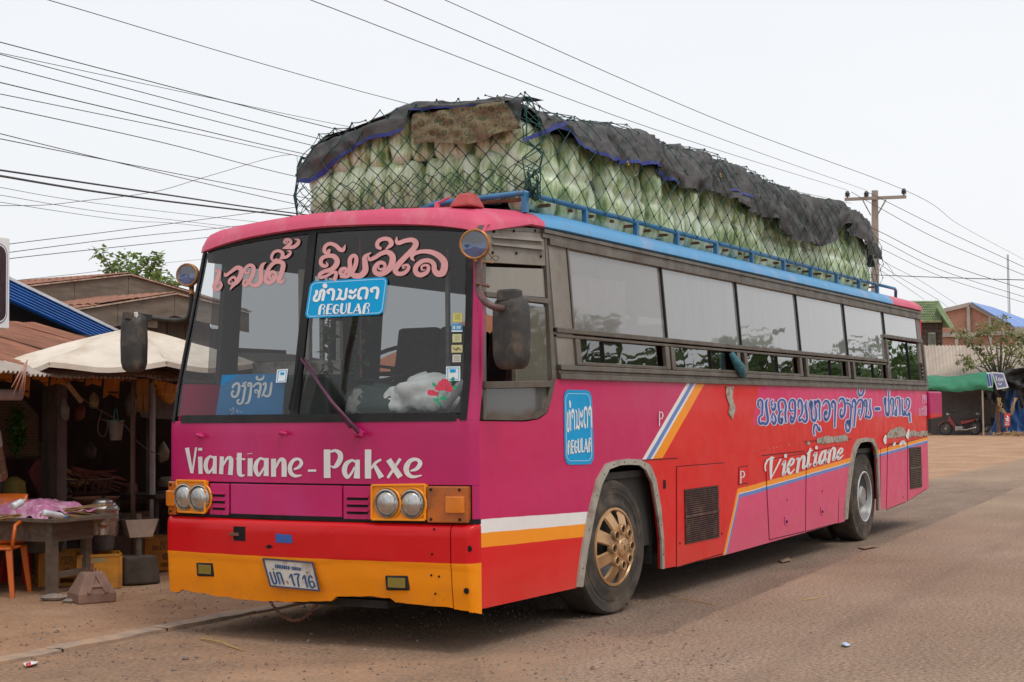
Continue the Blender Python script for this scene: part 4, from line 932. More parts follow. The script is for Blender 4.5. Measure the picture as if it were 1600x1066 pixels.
# corners of the full rounded sheet (slanting with the windscreen)
rs = sign_sheet([(485, 440), (606.5, 432.5), (599, 491.5), (476, 498)], F, .010, 'route_sign', bus, 2.05)
letters('sign_lettering', SG, 475, 430, 11.85, F, .0125, SIGNW, rs); letters('sign_lettering', SG2, 475, 430, 11.85, F, .0125, SIGNW, rs)
rs2 = sign_sheet([(880.7, 609), (924.5, 610), (928.3, 725.5), (882.5, 726.5)], SF, .004, 'route_sticker', bus, .75, .13)
def tA(u, v): u = u+(v-300)*.17; return (75+(u-165)/(1400-165)*337)+ (v-300)*.03, 205+(v-155)/(480-155)*400+ (0)
def tB(u, v): u = u+(v-600)*.17; return 92+(u-262)/(1215-262)*312, 705+(v-515)/(735-515)*200 - (u-262)/953*14
letters('sign_lettering', SG, 875, 600, 8.2, SF, .0065, SIGNW, rs2, tx=tA, grow=-4); letters('sign_lettering', SG2, 875, 600, 8.2, SF, .0065, SIGNW, rs2, tx=tB, grow=2)
# nose lettering
E1 = """98,78,52 158,395,36; 212,74,26 164,398,24; 262,80,50 262,115,52; 262,190,54 268,406,52; 425,204,26 385,188,30 342,240,50 332,320,52 362,385,42 408,350,26 440,270,22; 448,182,44 442,402,54;
534,188,52 524,408,52; 548,300,24 600,212,36 645,216,54 648,300,58 638,418,60; 754,142,60 750,300,62 756,398,60 785,426,34 822,418,10; 710,215,20 826,222,22; 882,148,70 883,155,70; 888,210,62 885,434,62;
1062,225,28 1012,213,30 965,270,52 955,350,56 990,422,40 1040,360,24 1085,280,22; 1090,208,58 1087,432,64; 1180,215,64 1180,441,62; 1206,330,24 1258,232,40 1305,240,60 1312,330,64 1312,441,64;
1432,350,18 1500,318,40 1528,265,44 1495,220,32 1430,235,42 1385,310,54 1395,390,52 1450,430,40 1532,422,14"""
E2 = """10,365,28 112,363,28; 248,100,82 250,456,84; 290,130,28 350,114,36 408,150,62 415,212,66 375,290,60 332,322,30 292,302,12; 602,258,26 560,235,32 490,280,58 465,370,64 500,445,46 552,398,28 592,318,22; 632,227,52 620,462,78;
762,100,82 760,463,78; 800,340,24 850,270,34 925,224,26; 838,290,40 930,452,72; 1016,226,70 1165,446,74; 1165,214,36 1006,456,34; 1290,368,18 1370,340,46 1412,272,56 1370,225,40 1290,240,52 1238,330,70 1262,410,58 1330,442,36 1432,422,14"""
letters('route_lettering', E1, 280, 690, 8, F, .004, WL, cap=False); letters('route_lettering', E2, 480, 690, 8, F, .004, WL, cap=False)
# flank lettering, blue with pale outline
L1 = """130,400,22 105,360,34 106,290,35 140,262,35 174,300,36 175,420,36 168,525,34; 168,520,34 122,560,35 120,635,38 150,670,36 178,642,36 230,672,44 265,610,44 255,500,44 238,380,44 240,300,40 270,255,18;
345,268,22 322,310,30 330,355,26 350,345,12; 322,385,24 355,438,36 388,400,36 385,325,30; 348,490,24 330,550,30 350,590,16; 328,610,28 365,670,36 397,620,36 386,540,30 352,482,22;
510,548,14 488,595,22 515,600,25 490,660,36 450,620,40 450,540,40 470,480,36 512,436,20; 455,465,30 450,400,40 442,320,40 482,267,38 540,282,38 565,380,36 556,500,36 566,640,34;
650,460,34 625,400,35 630,310,35 672,262,36 715,300,38 722,420,38 714,550,38 670,645,36 640,600,30 652,530,28 668,565,14; 650,460,30 700,440,22;
782,405,22 770,345,30 790,265,35 826,300,36 842,420,36 820,520,34 790,560,30 792,615,32 815,605,28 840,585,28 882,635,40 916,580,40 906,450,40 892,360,36 912,285,22;
972,405,22 960,335,30 985,282,30 1006,330,30 992,450,36 1002,580,38 1040,618,38 1070,560,36 1068,430,30 1048,370,22; 1040,275,22 1050,350,26 1100,272,36 1130,330,36 1124,450,30 1130,600,28;
1040,850,26 1028,780,30 1042,692,36 1080,682,30 1108,760,36 1132,778,28 1130,715,18; 1183,355,18 1215,292,36 1260,290,40 1296,380,36 1290,520,36 1240,608,40 1210,560,34 1217,470,34 1246,450,22 1246,505,14;
1340,395,26 1330,325,30 1355,282,34 1390,340,36 1386,500,32 1380,722,28"""
L2 = """5,310,18 32,250,36 82,252,40 110,350,36 104,480,36 60,560,40 32,510,30 42,430,28 62,420,20; 138,250,22 152,285,28 188,262,20; 135,320,32 190,342,36 214,430,32 202,600,32 190,740,32 155,798,30 126,730,30 136,630,30 165,612,22 170,690,14;
240,395,22 234,305,28 265,257,30 290,330,32 280,480,32 262,708,28; 310,342,22 345,272,34 395,272,36 406,380,32 390,480,30 360,588,14; 348,515,22 342,440,28 368,425,16; 345,72,18 330,125,28 352,190,35 395,180,36 425,112,30 420,72,14;
440,375,22 430,305,26 455,262,26 476,320,28 470,450,28 450,560,26 478,535,26 515,570,32 546,500,32 526,380,28 535,262,22; 626,415,58 676,415,58;
770,335,22 765,255,26 790,242,26 786,400,28 800,500,32 830,532,30 846,450,28 840,280,26 840,112,24; 880,355,22 870,275,26 895,232,26 920,300,28 906,520,26; 950,440,18 942,500,24 965,528,26 972,420,20 950,310,20 962,240,26 1010,232,28 1026,320,28 1026,518,26;
1065,255,24 1065,400,26 1076,508,28 1100,518,24 1100,445,16; 1140,362,18 1130,295,26 1152,242,26 1186,290,28 1170,400,30 1132,440,26 1122,508,28 1160,520,26 1182,480,30 1190,560,30 1196,628,26"""
BLUEL = M('dark_blue_lettering_paint', (.018, .075, .33), .45, .12, 6); LAVL = M('pale_outline_paint', (.62, .60, .74), .5, .06, 6)
for L_, ox in ((L1, 1175), (L2, 1310)):
    letters('lao_lettering_outline', L_, ox, 600, 10.667, SF, .0025, LAVL, grow=14)
    letters('lao_lettering', L_, ox, 600, 10.667, SF, .0045, BLUEL, grow=-2)
V1 = """120,488,22 113,400,28 150,312,34; 150,312,26 215,275,30 262,268,20; 222,275,56 210,400,50 208,600,32 208,632,12; 208,625,12 300,440,26 372,295,26; 453,230,48 453,250,50; 392,392,18 440,325,40 430,430,46 415,560,46 468,490,18;
505,425,22 570,370,34 588,305,34 545,295,34 500,400,48 500,500,50 540,530,34 602,455,16; 628,302,16 672,285,40 662,400,46 645,512,46; 662,380,20 720,268,30 762,258,46 756,350,48 750,450,44 802,395,14;
868,120,30 845,200,44 830,330,48 822,420,44 880,368,16; 808,205,18 860,165,24 905,148,16; 968,92,44 968,112,46; 912,243,18 962,188,40 950,290,46 936,400,48 988,338,14; 1112,155,28 1060,188,40 1022,290,48 1028,370,44 1080,300,24 1122,180,20; 1122,150,34 1100,290,46 1087,370,42 1140,285,14;
1148,195,16 1192,148,34 1186,230,46 1166,345,46; 1186,210,18 1240,110,28 1272,128,46 1262,220,46 1247,310,42 1300,255,14; 1328,225,20 1380,185,34 1402,125,28 1362,122,24 1326,200,46 1332,288,44 1380,260,24 1414,225,12"""
letters('vientiane_lettering' if False else 'script_lettering', V1, 1185, 690, 10.667, SF, .0095, WL)
# the cut-off script behind the rear wheel and the small telephone lines
letters('script_lettering', "888,415,10 886,400,16 890,380,10; 930,425,12 935,415,10; 962,422,14 975,408,14 985,420,10; 1003,350,8 996,380,14 1000,395,4", 1100, 560, 3.134, SF, .0095, WL)
tl = ' ; '.join("%d,%d,14 %d,%d,14" % q for q in [(1404,182,1404,328),(1404,182,1425,190),(1425,190,1425,250),(1404,250,1425,245),(1440,185,1440,325),(1440,250,1462,250),(1462,185,1462,325),(1345,405,1345,520),(1345,520,1375,520),(1375,405,1375,520),(1395,395,1395,440),(1395,440,1415,400),(1402,470,1402,525),(1425,370,1425,525),(1425,370,1448,372),(1448,372,1445,525),(1466,370,1466,525)])
letters('phone_lettering', tl, 1310, 600, 10.667, SF, .003, M('faded_pink_white', (.70, .35, .50), .5, .1, 5))
for q in ((1030.5, 643.5, 5.5, 22), (1157.5, 736, 6, 20)):
    x, y, w_, h_ = q; letters('letter_p', f"0,0,{w_*.28} 0,{h_},{w_*.28}; 0,0.8,{w_*.25} {w_*.7},{h_*.05},{w_*.25} {w_*.95},{h_*.25},{w_*.3} {w_*.7},{h_*.46},{w_*.25} 0,{h_*.5},{w_*.25}", x, y, 1, SF, .009, WL, cap=False)
# scraped, filled patches where the paint has gone
FIL = M('bare_filler', (.36, .34, .29), .85, .25, 14, dirt=(.20, .10, .05), dscale=18, dlev=(.5, .6), bump=.5)
def scrape(q, ox, oy, sc_):
    P = [(a/sc_+ox, b/sc_+oy) for a, b in q]; Q = []
    for a, b in zip(P, P[1:]+P[:1]):
        n_ = max(1, int(math.hypot(b[0]-a[0], b[1]-a[1])/2)); Q += [(a[0]+(b[0]-a[0])*k/n_+ru(-.35, .35), a[1]+(b[1]-a[1])*k/n_+ru(-.9, .9)) for k in range(n_)]
    obj('scraped_patch', G().poly([SF(*p, .0075) for p in Q], (0, 1, 0), .003), FIL, bus)
scrape([(555, 418), (553, 395), (575, 388), (600, 380), (640, 384), (670, 378), (692, 371), (704, 388), (706, 404), (650, 410), (600, 416)], 1100, 560, 3.134)
scrape([(897, 391), (898, 366), (915, 350), (940, 340), (965, 336), (983, 342), (992, 382)], 1100, 560, 3.134)
scrape([(997, 385), (1000, 362), (1030, 352), (1050, 362), (1070, 352), (1095, 357), (1095, 379)], 1100, 560, 3.134)
scrape([(505, 424), (508, 408), (515, 404), (522, 422)], 1100, 560, 3.134)
scrape([(697, 112), (727, 110), (722, 150), (735, 200), (724, 240), (706, 218), (712, 185), (698, 150)], 860, 560, 2.538)
g = G()
for a, b in (((1003, 719), (1058, 716)), ((1058, 731), (1131, 724)), ((1256, 690), (1330, 686)), ((1190, 712), (1256, 705)), ((1387, 694), (1449, 689))):
    pa, pb = SF(*a, .0), SF(*b, .0); pb.z = pa.z+(pb.z-pa.z); g.bar(pa+Vector((0, -.001, 0)), pb+Vector((0, -.001, 0)), .006, .006)
for a, b in (((1448, 640), (1448, 690)), ((1376, 700), (1376, 797)), ((1311, 712), (1310, 817))): g.bar(SF(*a, .0012), SF(*b, .0012), .004, .007, up=(1, 0, 0))
obj('panel_seam', g, BLACK, bus, kind='stuff')
g = G()
for i in range(14): p = SF(1177+i*6.2, 706-i*1.15, .001); g.ball(p, .007, 6)
obj('popped_rivet', g, FIL, bus, kind='stuff')
# plate characters, stickers, destination board
PT = """270,475,40 322,650,42 370,748,42 432,728,42 400,600,40 357,462,36; 432,488,38 478,620,40 518,762,38; 440,485,34 518,492,42 562,600,42 615,768,38; 752,600,30 802,522,42 832,660,42 882,795,40; 872,520,40 990,525,42 960,622,42 990,818,38; 1082,630,30 1132,555,42 1162,700,42 1206,838,40; 1322,620,28 1290,562,38 1242,592,42 1242,700,42 1290,830,42 1362,838,42 1370,745,38 1312,692,32 1262,722,30"""
PLB = M('plate_blue_ink', (.012, .065, .17), .5, .1, 5); letters('plate_lettering', PT, 405, 865, 16, F, .0575, PLB, pl)
small = ';'.join(f"{405+i*46:.0f},{265+i*6:.0f},14 {400+i*46+(12 if i%3 else 0):.0f},{300+i*6:.0f},20 {412+i*46:.0f},{360+i*5:.0f},22; {412+i*46:.0f},{290+i*6:.0f},14 {440+i*46:.0f},{300+i*6:.0f},16 {440+i*46:.0f},{355+i*5:.0f},16" for i in range(14) if i != 8)
letters('plate_lettering', small, 405, 865, 16, F, .0575, PLB, pl)
letters('plate_mark', "690,690,30 720,740,36", 405, 865, 16, F, .0578, M('plate_red', (.4, .06, .03), .5), pl)
letters('plate_bolt', "345,385,34 352,392,34; 1185,468,34 1192,478,34; 1408,800,26 1412,815,26", 405, 865, 16, F, .0585, RUST, pl)
def fquad(q, off, name, mat, parent=bus):
    g = G(); V = [F(*p, off) for p in q]; g.poly(V, (1, 0, 0), .0015); return obj(name, g, mat, parent)
# small licence stickers down the edge of the windscreen, all behind the glass line but outside it here as thin film
stk = [((708, 489, 722, 503), (.62, .55, .10)), ((705.5, 506, 722.5, 519), (.05, .28, .50)), ((707, 522, 721, 535), (.58, .58, .30)), ((705.5, 539, 722.5, 551), (.55, .50, .25)), ((707, 554, 720, 566), (.55, .56, .52)), ((697, 572.5, 719, 595), (.65, .70, .72))]
for i, ((a, b, c, d), col) in enumerate(stk):
    st_ = fquad([(a, b+.3), (c, b), (c, d), (a, d+.2)], .003, 'sticker', M(f'sticker_paper_{i}', col, .6, .12, 9))
    if i == 5: g = G(); ribbon(g, [(a+2.5, b+2.5, .9), (c-2.5, b+2.5, .9), (c-2.5, d-2.5, .9), (a+2.5, d-2.5, .9), (a+2.5, b+2.5, .9)], lambda x, y: F(x, y, .005), 0, 1, False, True); ribbon(g, [(a+6, b+7, 5), (c-7, b+7, 5)], lambda x, y: F(x, y, .005), 0, 1, False, True); obj('sticker_print', g, SIGNB, st_, fix=False)
    elif i == 1: letters('sticker_print', "0,0,1.6 0,5,1.6; 3,0,1.6 3,5,1.6; 8,0,1.6 8,5,1.6; 11,0,1.6 12,5,1.6 14,0,1.6", 708, 510, 1.25, F, .005, SIGNW, st_); fquad([(a, d-2.5), (c, d-2.5), (c, d-.5), (a, d-.5)], .0055, 'sticker_band', SIGNW, st_)
    elif i == 3: letters('sticker_print', "0,0,1.4 4,4,1.6 8,0,1.4; 6,5,1.4 10,1,1.4 13,5,1.2", 708, 543, 1.1, F, .005, M('sticker_ink', (.12, .10, .05), .6), st_)
    else: letters('sticker_print', "0,0,1 8,0,1; 0,3,.8 8,3,.8; 0,6,.8 8,6,.8", a+3, b+3, 1, F, .005, M('sticker_grey_ink', (.35, .33, .2), .6), st_)
fquad([(433, 577.5), (450, 576.5), (447, 597.5), (431, 598)], .004, 'sticker', M('sticker_paper_6', (.62, .68, .70), .6))
g = G(); ribbon(g, [(435, 579.5, .8), (447.7, 578.7, .8), (445.5, 595.5, .8), (433.3, 596, .8), (435, 579.5, .8)], lambda x, y: F(x, y, .006), 0, 1, False, True); ribbon(g, [(438, 584, 4), (444, 583.7, 4)], lambda x, y: F(x, y, .006), 0, 1, False, True); obj('sticker_print', g, SIGNB, bus, fix=False)
# rose transfer
RO = M('rose_red', (.55, .03, .07), .5, .3, 60); RG = M('rose_green', (.01, .28, .13), .5, .2, 20)
rose = letters('rose_transfer', "700,780,60 742,752,80 700,735,40; 690,770,70 740,790,60 752,760,50; 672,812,40 690,822,44 668,835,30; 715,765,40 725,775,40", 260+0, 300+0, 1, lambda x, y, o: F(x, y, o), .004, RO) if False else None
g = G()
for cx_, cy_, r_ in ((694, 602, 9.5), (686, 606, 6), (701, 607, 6.5), (695, 596, 5.5), (674, 613.5, 6), (680, 615, 4.5)):
    ribbon(g, [(cx_-r_*.4, cy_, r_*1.5), (cx_+r_*.4, cy_+.5, r_*1.5)], lambda x, y: F(x, y, .0035+.0002*cx_ % .001), 0, 3)
ro = obj('rose_transfer', g, RO, bus, fix=False)
g = G()
for q in ([(686, 612, 2), (684, 622, 2), (687, 636, 1.5)], [(684, 604, 1), (679, 602, 6), (676, 598, 1)], [(704, 598, 1), (708, 592, 6), (710, 590, 1)], [(703, 609, 1), (710, 606, 7), (715, 604, 1)], [(686, 624, 1), (693, 622, 7), (699, 624, 1)], [(685, 624, 1), (680, 625, 5), (677, 623, 1)], [(688, 634, 1), (684, 629, 4), (682, 625, 1)]): ribbon(g, q, lambda x, y: F(x, y, .003), 0, 4)
obj('rose_leaves', g, RG, ro, fix=False, kind='stuff')
# blue destination board leaning inside against the glass
BD = """380,432,14 386,390,48 440,330,44 500,332,50 516,400,54 500,500,54 460,588,50 392,600,48 360,542,44 386,480,34 412,505,18; 662,298,28 602,332,48 642,348,26; 570,376,38 640,392,50 625,500,50 600,650,50 560,738,44 492,740,38 482,680,36 522,662,24;
742,375,14 702,370,38 712,320,38 765,332,48 760,450,48 736,620,54 700,720,44 640,742,26; 812,392,32 870,332,40 950,332,50 956,430,50 918,608,48; 918,560,28 905,480,34 852,462,30 846,510,28 880,518,18; 912,195,16 884,182,34 882,230,38 950,245,44 1010,220,44 1032,160,20;
1040,365,14 1015,342,34 1060,312,38 1072,370,44 1042,480,50 990,592,26; 1030,560,34 1090,592,44 1150,560,50 1172,450,50 1192,312,38; 320,850,9 350,890,9 400,820,9 392,925,9 350,950,7; 455,860,9 480,930,9 492,880,9; 520,900,7 560,930,7 590,890,7"""
bd = empty('destination_board', tuple(F(395, 615, -.06)), 'blue board with white lettering leaning inside the windscreen on the kerb side', 'sign board')
def FB(x, y, o): return at(x, y, 0, F(395, 645, 0).x+.07-o)
def rel(g, o_): g.v = [tuple(Vector(v)-o_) for v in g.v]; return g
bo = Vector(bd.location)
g = G(); g.poly([FB(347, 586, 0), FB(446, 583, 0), FB(441, 648, 0), FB(337, 650, 0)], (1, 0, 0), .006); obj('board', rel(g, bo), M('board_blue', (.004, .19, .45), .45, .15, 4), bd)
g = G()
for st in parse(BD): ribbon(g, st, lambda u, v: FB(335+u/13.33, 575+v/13.33, .003))
obj('board_lettering', rel(g, bo), SIGNW, bd, fix=False)
# ================================================================== GROUND, ROAD, KERB
def sstep(a, b, x): t = min(max((x-a)/(b-a), 0), 1); return t*t*(3-2*t)
def gz(x, y):
    z = .28*sstep(15, 60, x)
    if y > 2.6: z += .035*sstep(2.7, 3.6, y)*noise.noise(Vector((x*.6, y*.6, 0))) + .012*noise.noise(Vector((x*2.5, y*2.5, 4)))*sstep(2.7, 3.2, y)
    elif x < 4: z += .006*noise.noise(Vector((x*3, y*3, 2)))*sstep(4, 1, x)*sstep(-1.5, .3, y)
    return z
n = NT('ground_surface'); sx = n.n('ShaderNodeSeparateXYZ'); tc = n.co(); n.l(tc, sx.inputs[0]); X, Y = sx.outputs[0], sx.outputs[1]
w1 = n.math('MULTIPLY', n.math('SUBTRACT', n.noise(.8, 6, .6), .5), 1.1); w2 = n.math('MULTIPLY', n.math('SUBTRACT', n.noise(3.5, 6, .7), .5), .35)
ed = n.math('ADD', w1, w2)
agg = n.noise(34, 5, .85); agg2 = n.noise(120, 2, .7)
asph = n.ramp(n.noise(.35, 6, .6), [(.3, (.275, .188, .130)), (.5, (.345, .240, .170)), (.7, (.405, .292, .215))])
asph = n.mix(n.ramp(n.noise(1.3, 7, .7, n.co(scale=(.35, 1.2, 1))), [(.45, 0), (.75, .5)]), asph, (.26, .18, .14))
spk = n.ramp(agg, [(.38, (.50, .47, .45)), (.5, (1, 1, 1)), (.62, (1.55, 1.5, 1.45))]); asph = n.mix(1.0, asph, spk, 'MULTIPLY')
asph = n.mix(n.ramp(n.noise(120, 2, .6), [(.62, 0), (.66, .5)]), asph, (.50, .42, .34))
trk = n.math('ABSOLUTE', n.math('SINE', n.math('ADD', n.math('MULTIPLY', n.math('SUBTRACT', Y, n.math('MULTIPLY', X, .04)), 1.75), n.math('MULTIPLY', w2, 1.5)))); asph = n.mix(n.math('MULTIPLY', n.ramp(trk, [(.0, .35), (.28, 0)]), n.ramp(n.noise(.5, 5, .6), [(.35, .2), (.6, 1)])), asph, (.20, .135, .10))
asph = n.mix(n.ramp(n.noise(.55, 7, .7, n.co(scale=(.5, 1, 1))), [(.56, 0), (.74, .45)]), asph, (.46, .31, .205))
# old dark strip beside the bus
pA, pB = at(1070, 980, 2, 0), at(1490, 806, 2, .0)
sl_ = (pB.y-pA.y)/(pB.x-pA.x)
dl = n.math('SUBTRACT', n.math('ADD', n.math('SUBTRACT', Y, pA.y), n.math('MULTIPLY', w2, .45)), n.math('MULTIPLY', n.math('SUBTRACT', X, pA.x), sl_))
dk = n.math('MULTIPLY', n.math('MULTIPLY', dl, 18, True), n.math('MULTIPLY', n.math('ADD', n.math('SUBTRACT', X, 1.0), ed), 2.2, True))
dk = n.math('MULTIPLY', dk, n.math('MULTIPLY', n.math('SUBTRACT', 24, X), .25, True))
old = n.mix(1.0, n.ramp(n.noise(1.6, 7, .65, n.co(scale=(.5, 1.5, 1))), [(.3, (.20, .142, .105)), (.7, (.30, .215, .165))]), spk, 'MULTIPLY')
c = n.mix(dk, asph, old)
# sandy dirt with gravel on the market side and where the tarmac breaks up near the camera
dirt = n.ramp(n.noise(.7, 8, .65), [(.28, (.34, .19, .11)), (.5, (.45, .27, .165)), (.72, (.54, .36, .24))])
dirt = n.mix(n.ramp(n.noise(3.1, 8, .75), [(.45, 0), (.75, .55)]), dirt, (.27, .165, .105))
dirt = n.mix(1.0, dirt, n.ramp(n.noise(42, 4, .75), [(.3, (.62, .6, .58)), (.5, (1, 1, 1)), (.7, (1.3, 1.28, 1.25))]), 'MULTIPLY')
gra = n.mix(1.0, n.ramp(n.noise(2.2, 7, .7), [(.35, (.27, .18, .12)), (.7, (.41, .265, .175))]), n.ramp(n.noise(30, 4, .8), [(.3, (.5, .5, .5)), (.5, (1, 1, 1)), (.68, (1.5, 1.45, 1.4))]), 'MULTIPLY')
mg = n.math('MULTIPLY', n.math('ADD', n.math('SUBTRACT', n.math('MULTIPLY', Y, .8), n.math('MULTIPLY', X, .75)), n.math('ADD', ed, .55)), 1.3, True)
c = n.mix(mg, c, gra)
md = n.math('MULTIPLY', n.math('ADD', n.math('SUBTRACT', Y, 2.5), n.math('MULTIPLY', ed, .25)), 3, True)
or_ = n.math('MULTIPLY', mg, n.ramp(n.noise(.9, 5, .6), [(.46, 0), (.60, .75)])); c = n.mix(or_, c, dirt)
c = n.mix(md, c, dirt)
mf = n.math('MULTIPLY', n.math('ADD', n.math('SUBTRACT', X, 37), n.math('MULTIPLY', ed, 5)), .5, True); c = n.mix(mf, c, dirt)
n.set(Base_Color=c, Roughness=.93); n.b.inputs['Specular IOR Level'].default_value = .25
rough_h = n.math('ADD', n.math('MULTIPLY', agg, .9), n.math('ADD', n.math('MULTIPLY', agg2, .22), n.math('MULTIPLY', n.noise(6, 6, .7), 1.2)))
n.bump(rough_h, .8, .024)
GROUND = n.mat
xs_ = [-40, -20, -14, -10] + [-8+.35*i for i in range(70)] + [17+2*i for i in range(30)] + [80, 100, 140, 200, 300, 500, 900]
ys_ = [-500, -150, -60, -25, -12, -7, -5] + [-4+.35*i for i in range(46)] + [13, 15, 18, 24, 32, 45, 70, 120, 300, 600]
g = G(); g.v = [(x, y, gz(x, y)) for y in ys_ for x in xs_]; W_ = len(xs_)
g.f = [(j*W_+i, j*W_+i+1, (j+1)*W_+i+1, (j+1)*W_+i) for j in range(len(ys_)-1) for i in range(W_-1)]; g.m = [0]*len(g.f)
obj('ground', g, GROUND, kind='structure', smooth=True, fix=False)
# concrete kerb set almost flush: a run of separate stones
CONC = M('kerb_concrete', (.32, .24, .185), .9, .25, 5, dirt=(.42, .27, .17), dscale=2.5, dlev=(.42, .62), bump=.6, bscale=50)
kerb = bpy.data.objects.new('kerb', None); COL.objects.link(kerb); kerb.location = (-6, 2.6, 0); kerb['kind'] = 'structure'
x = -6
while x < 14:
    L = 1.0; g = G(); zj = ru(-.004, .004)
    g.grid(lambda u, v: (x+6+.008+(L-.016)*u, -.085+.17*v+.008*noise.noise(Vector((x+u*L*2, v*3, 0)))+.03*math.sin((x+u)*.5), .022+zj+.010*noise.noise(Vector(((x+u)*3, v*2, 5)))), 10, 3)
    e = len(g.v); top = list(g.v); g.v += [(a, b, -.08) for a, b, c_ in top[:11]] ; g.f += [(i, i+1, e+i+1, e+i) for i in range(10)]; g.m += [0]*10
    obj('kerb_stone', g, CONC, kerb, smooth=40); x += L
# loose stones: a few that can be told apart, and the gravel
def pebble(r, seed):
    g = G(); g.ball((0, 0, r*.3), r, 7, 0, (1.2, .9, .6)); g.v = [tuple(Vector(v)*(1+.28*noise.noise(Vector(v)/r*1.3+Vector((seed, 0, 0))))) for v in g.v]; return g
STONE = M('grey_stone', (.22, .175, .14), .9, .3, 20, bump=.4); STONE2 = M('brown_stone', (.17, .105, .075), .9, .3, 20, bump=.4)
g = G()
random.seed(21)
for i in range(11000):
    t = rnd()
    if t < .55: x, y = ru(-3.6, 3.2), ru(-1.6, 2.4)
    elif t < .85: x, y = ru(-3, 3.5), ru(2.2, 5.0)
    else: x, y = ru(-4.5, -.5), ru(-4.0, 0.5)
    if y < .6*x-1.8 and rnd() < .85: continue
    cl = noise.noise(Vector((x*1.4, y*1.4, 8)))
    if cl < ru(-.5, .25): continue
    r = (.0035+.011*rnd()**3) if rnd() < .985 else ru(.012, .024)
    z = gz(x, y); a = rnd()*6.28; k = ru(.6, 1.2); q = []
    for j in range(4): q.append((x+r*math.cos(a+j*1.57)*(1 if j % 2 else 1.4), y+r*math.sin(a+j*1.57), z+ru(-.2, .3)*r))
    q.append((x+ru(-.3, .3)*r, y, z+r*k)); g.add(q, [(0, 1, 4), (1, 2, 4), (2, 3, 4), (3, 0, 4)], 0 if rnd() < .45 else 1)
obj('gravel', g, [STONE, STONE2], kind='stuff', fix=False)
for i, (px, py, r, lab) in enumerate([(290, 1031, .026, 'pale pebble, largest of the loose stones in front of the bus nose'), (229, 1030, .014, 'small grey pebble left of the pale pebble on the gravel'), (272, 1048, .018, 'round grey pebble nearest the bottom edge, before the bus'), (432, 1002, .017, 'grey pebble on the gravel under the licence plate'), (486, 992, .018, 'upright pale stone chip at the edge of the bus shadow')]):
    p = at(px, py, 2, 0); obj('pebble', pebble(r, i*3.3), STONE, loc=(p.x, p.y, gz(p.x, p.y)), smooth=True, label=lab, cat='stone', group='loose stones on the gravel')
def straw(pts, r, lab, col=(.42, .27, .10)):
    P = [at(a, b, 2, 0) for a, b in pts]; b = P[0].copy(); g = G().tube([p-b+Vector((0, 0, .012+.01*math.sin(i*2))) for i, p in enumerate(P)], r, 5)
    obj('straw', g, M('dry_straw', col, .8, .3, 12), loc=tuple(b+Vector((0, 0, gz(b.x, b.y)))), label=lab, cat='stalk', group='dry stalks lying about')
straw([(313, 1000), (345, 1008), (380, 1018)], .006, 'thick dry stalk lying on the gravel before the bus nose')
straw([(245, 942), (258, 940), (268, 941)], .005, 'pale chopped straw lying near the concrete anchor block')
straw([(1253, 940), (1290, 936)], .004, 'yellow straw lying alone on the tarmac right of the bus')
straw([(1040, 931), (1060, 938), (1115, 945)], .004, 'dark twig lying on the old tarmac beside the front wheel', (.12, .08, .05))
def litter(q, col, lab, cat='litter'):
    P = [at(a, b, 2, .0) for a, b in q]; c_ = sum(P, Vector())/len(P); z0 = gz(c_.x, c_.y); g = G()
    top = [(p-c_)+Vector((0, 0, .008+ru(0, .02))) for p in P]; g.v = [tuple(v) for v in top]+[(0, 0, .028)]+[(v.x, v.y, v.z-.004) for v in top]; m_ = len(P)
    g.f = [(i, (i+1) % m_, m_) for i in range(m_)]+[(i, (i+1) % m_, m_+1+(i+1) % m_, m_+1+i) for i in range(m_)]; g.m = [0]*len(g.f)
    obj('litter', g, M('litter'+str(col), col, .6, .2, 40), loc=(c_.x, c_.y, z0), label=lab, cat=cat)
litter([(36, 1041), (48, 1036.5), (60, 1038), (56, 1043), (40, 1044)], (.7, .7, .72), 'crumpled white and red wrapper left of the concrete strip')
litter([(40, 1042), (47, 1041), (50, 1043.5), (41, 1044.5)], (.5, .05, .05), 'red corner of wrapper lying on the crumpled white wrapper')
litter([(1314, 1010), (1321, 1007), (1329, 1010.5), (1322, 1013)], (.45, .58, .78), 'scrap of pale blue paper lying alone on the road')
litter([(1216, 877), (1232, 875), (1237, 878), (1222, 881)], (.30, .20, .13), 'tan cardboard scrap lying on the dark tarmac beside the hatches')
litter([(1340, 857), (1358, 854.5), (1374, 856), (1350, 860)], (.27, .17, .11), 'long reddish scrap lying right of the rear wheel')
litter([(1264, 843), (1280, 842), (1284, 846), (1268, 847)], (.17, .12, .09), 'crushed carton lying under the bus near the rear wheel')
# ================================================================== CARGO: bagged cabbages, tarpaulin, cloth, net
n = NT('bagged_cabbage'); oc = n.co(); inf = n.n('ShaderNodeObjectInfo')
sp = n.n('ShaderNodeSeparateXYZ'); n.l(oc, sp.inputs[0])
shift = n.n('ShaderNodeVectorMath', operation='ADD'); n.l(oc, shift.inputs[0]); cb = n.n('ShaderNodeCombineXYZ'); n.l(n.math('MULTIPLY', inf.outputs['Random'], 37.0), cb.inputs[0]); n.l(n.math('MULTIPLY', inf.outputs['Random'], 11.0), cb.inputs[2]); n.l(cb.outputs[0], shift.inputs[1])
mp = n.n('ShaderNodeMapping'); mp.inputs['Scale'].default_value = (1, 1, .16); n.l(shift.outputs[0], mp.inputs[0])
rib = n.noise(19, 6, .66, mp.outputs[0]); blot = n.noise(5.5, 4, .6, shift.outputs[0])
lf = n.math('ADD', n.math('MULTIPLY', rib, .75), n.math('MULTIPLY', blot, .42))
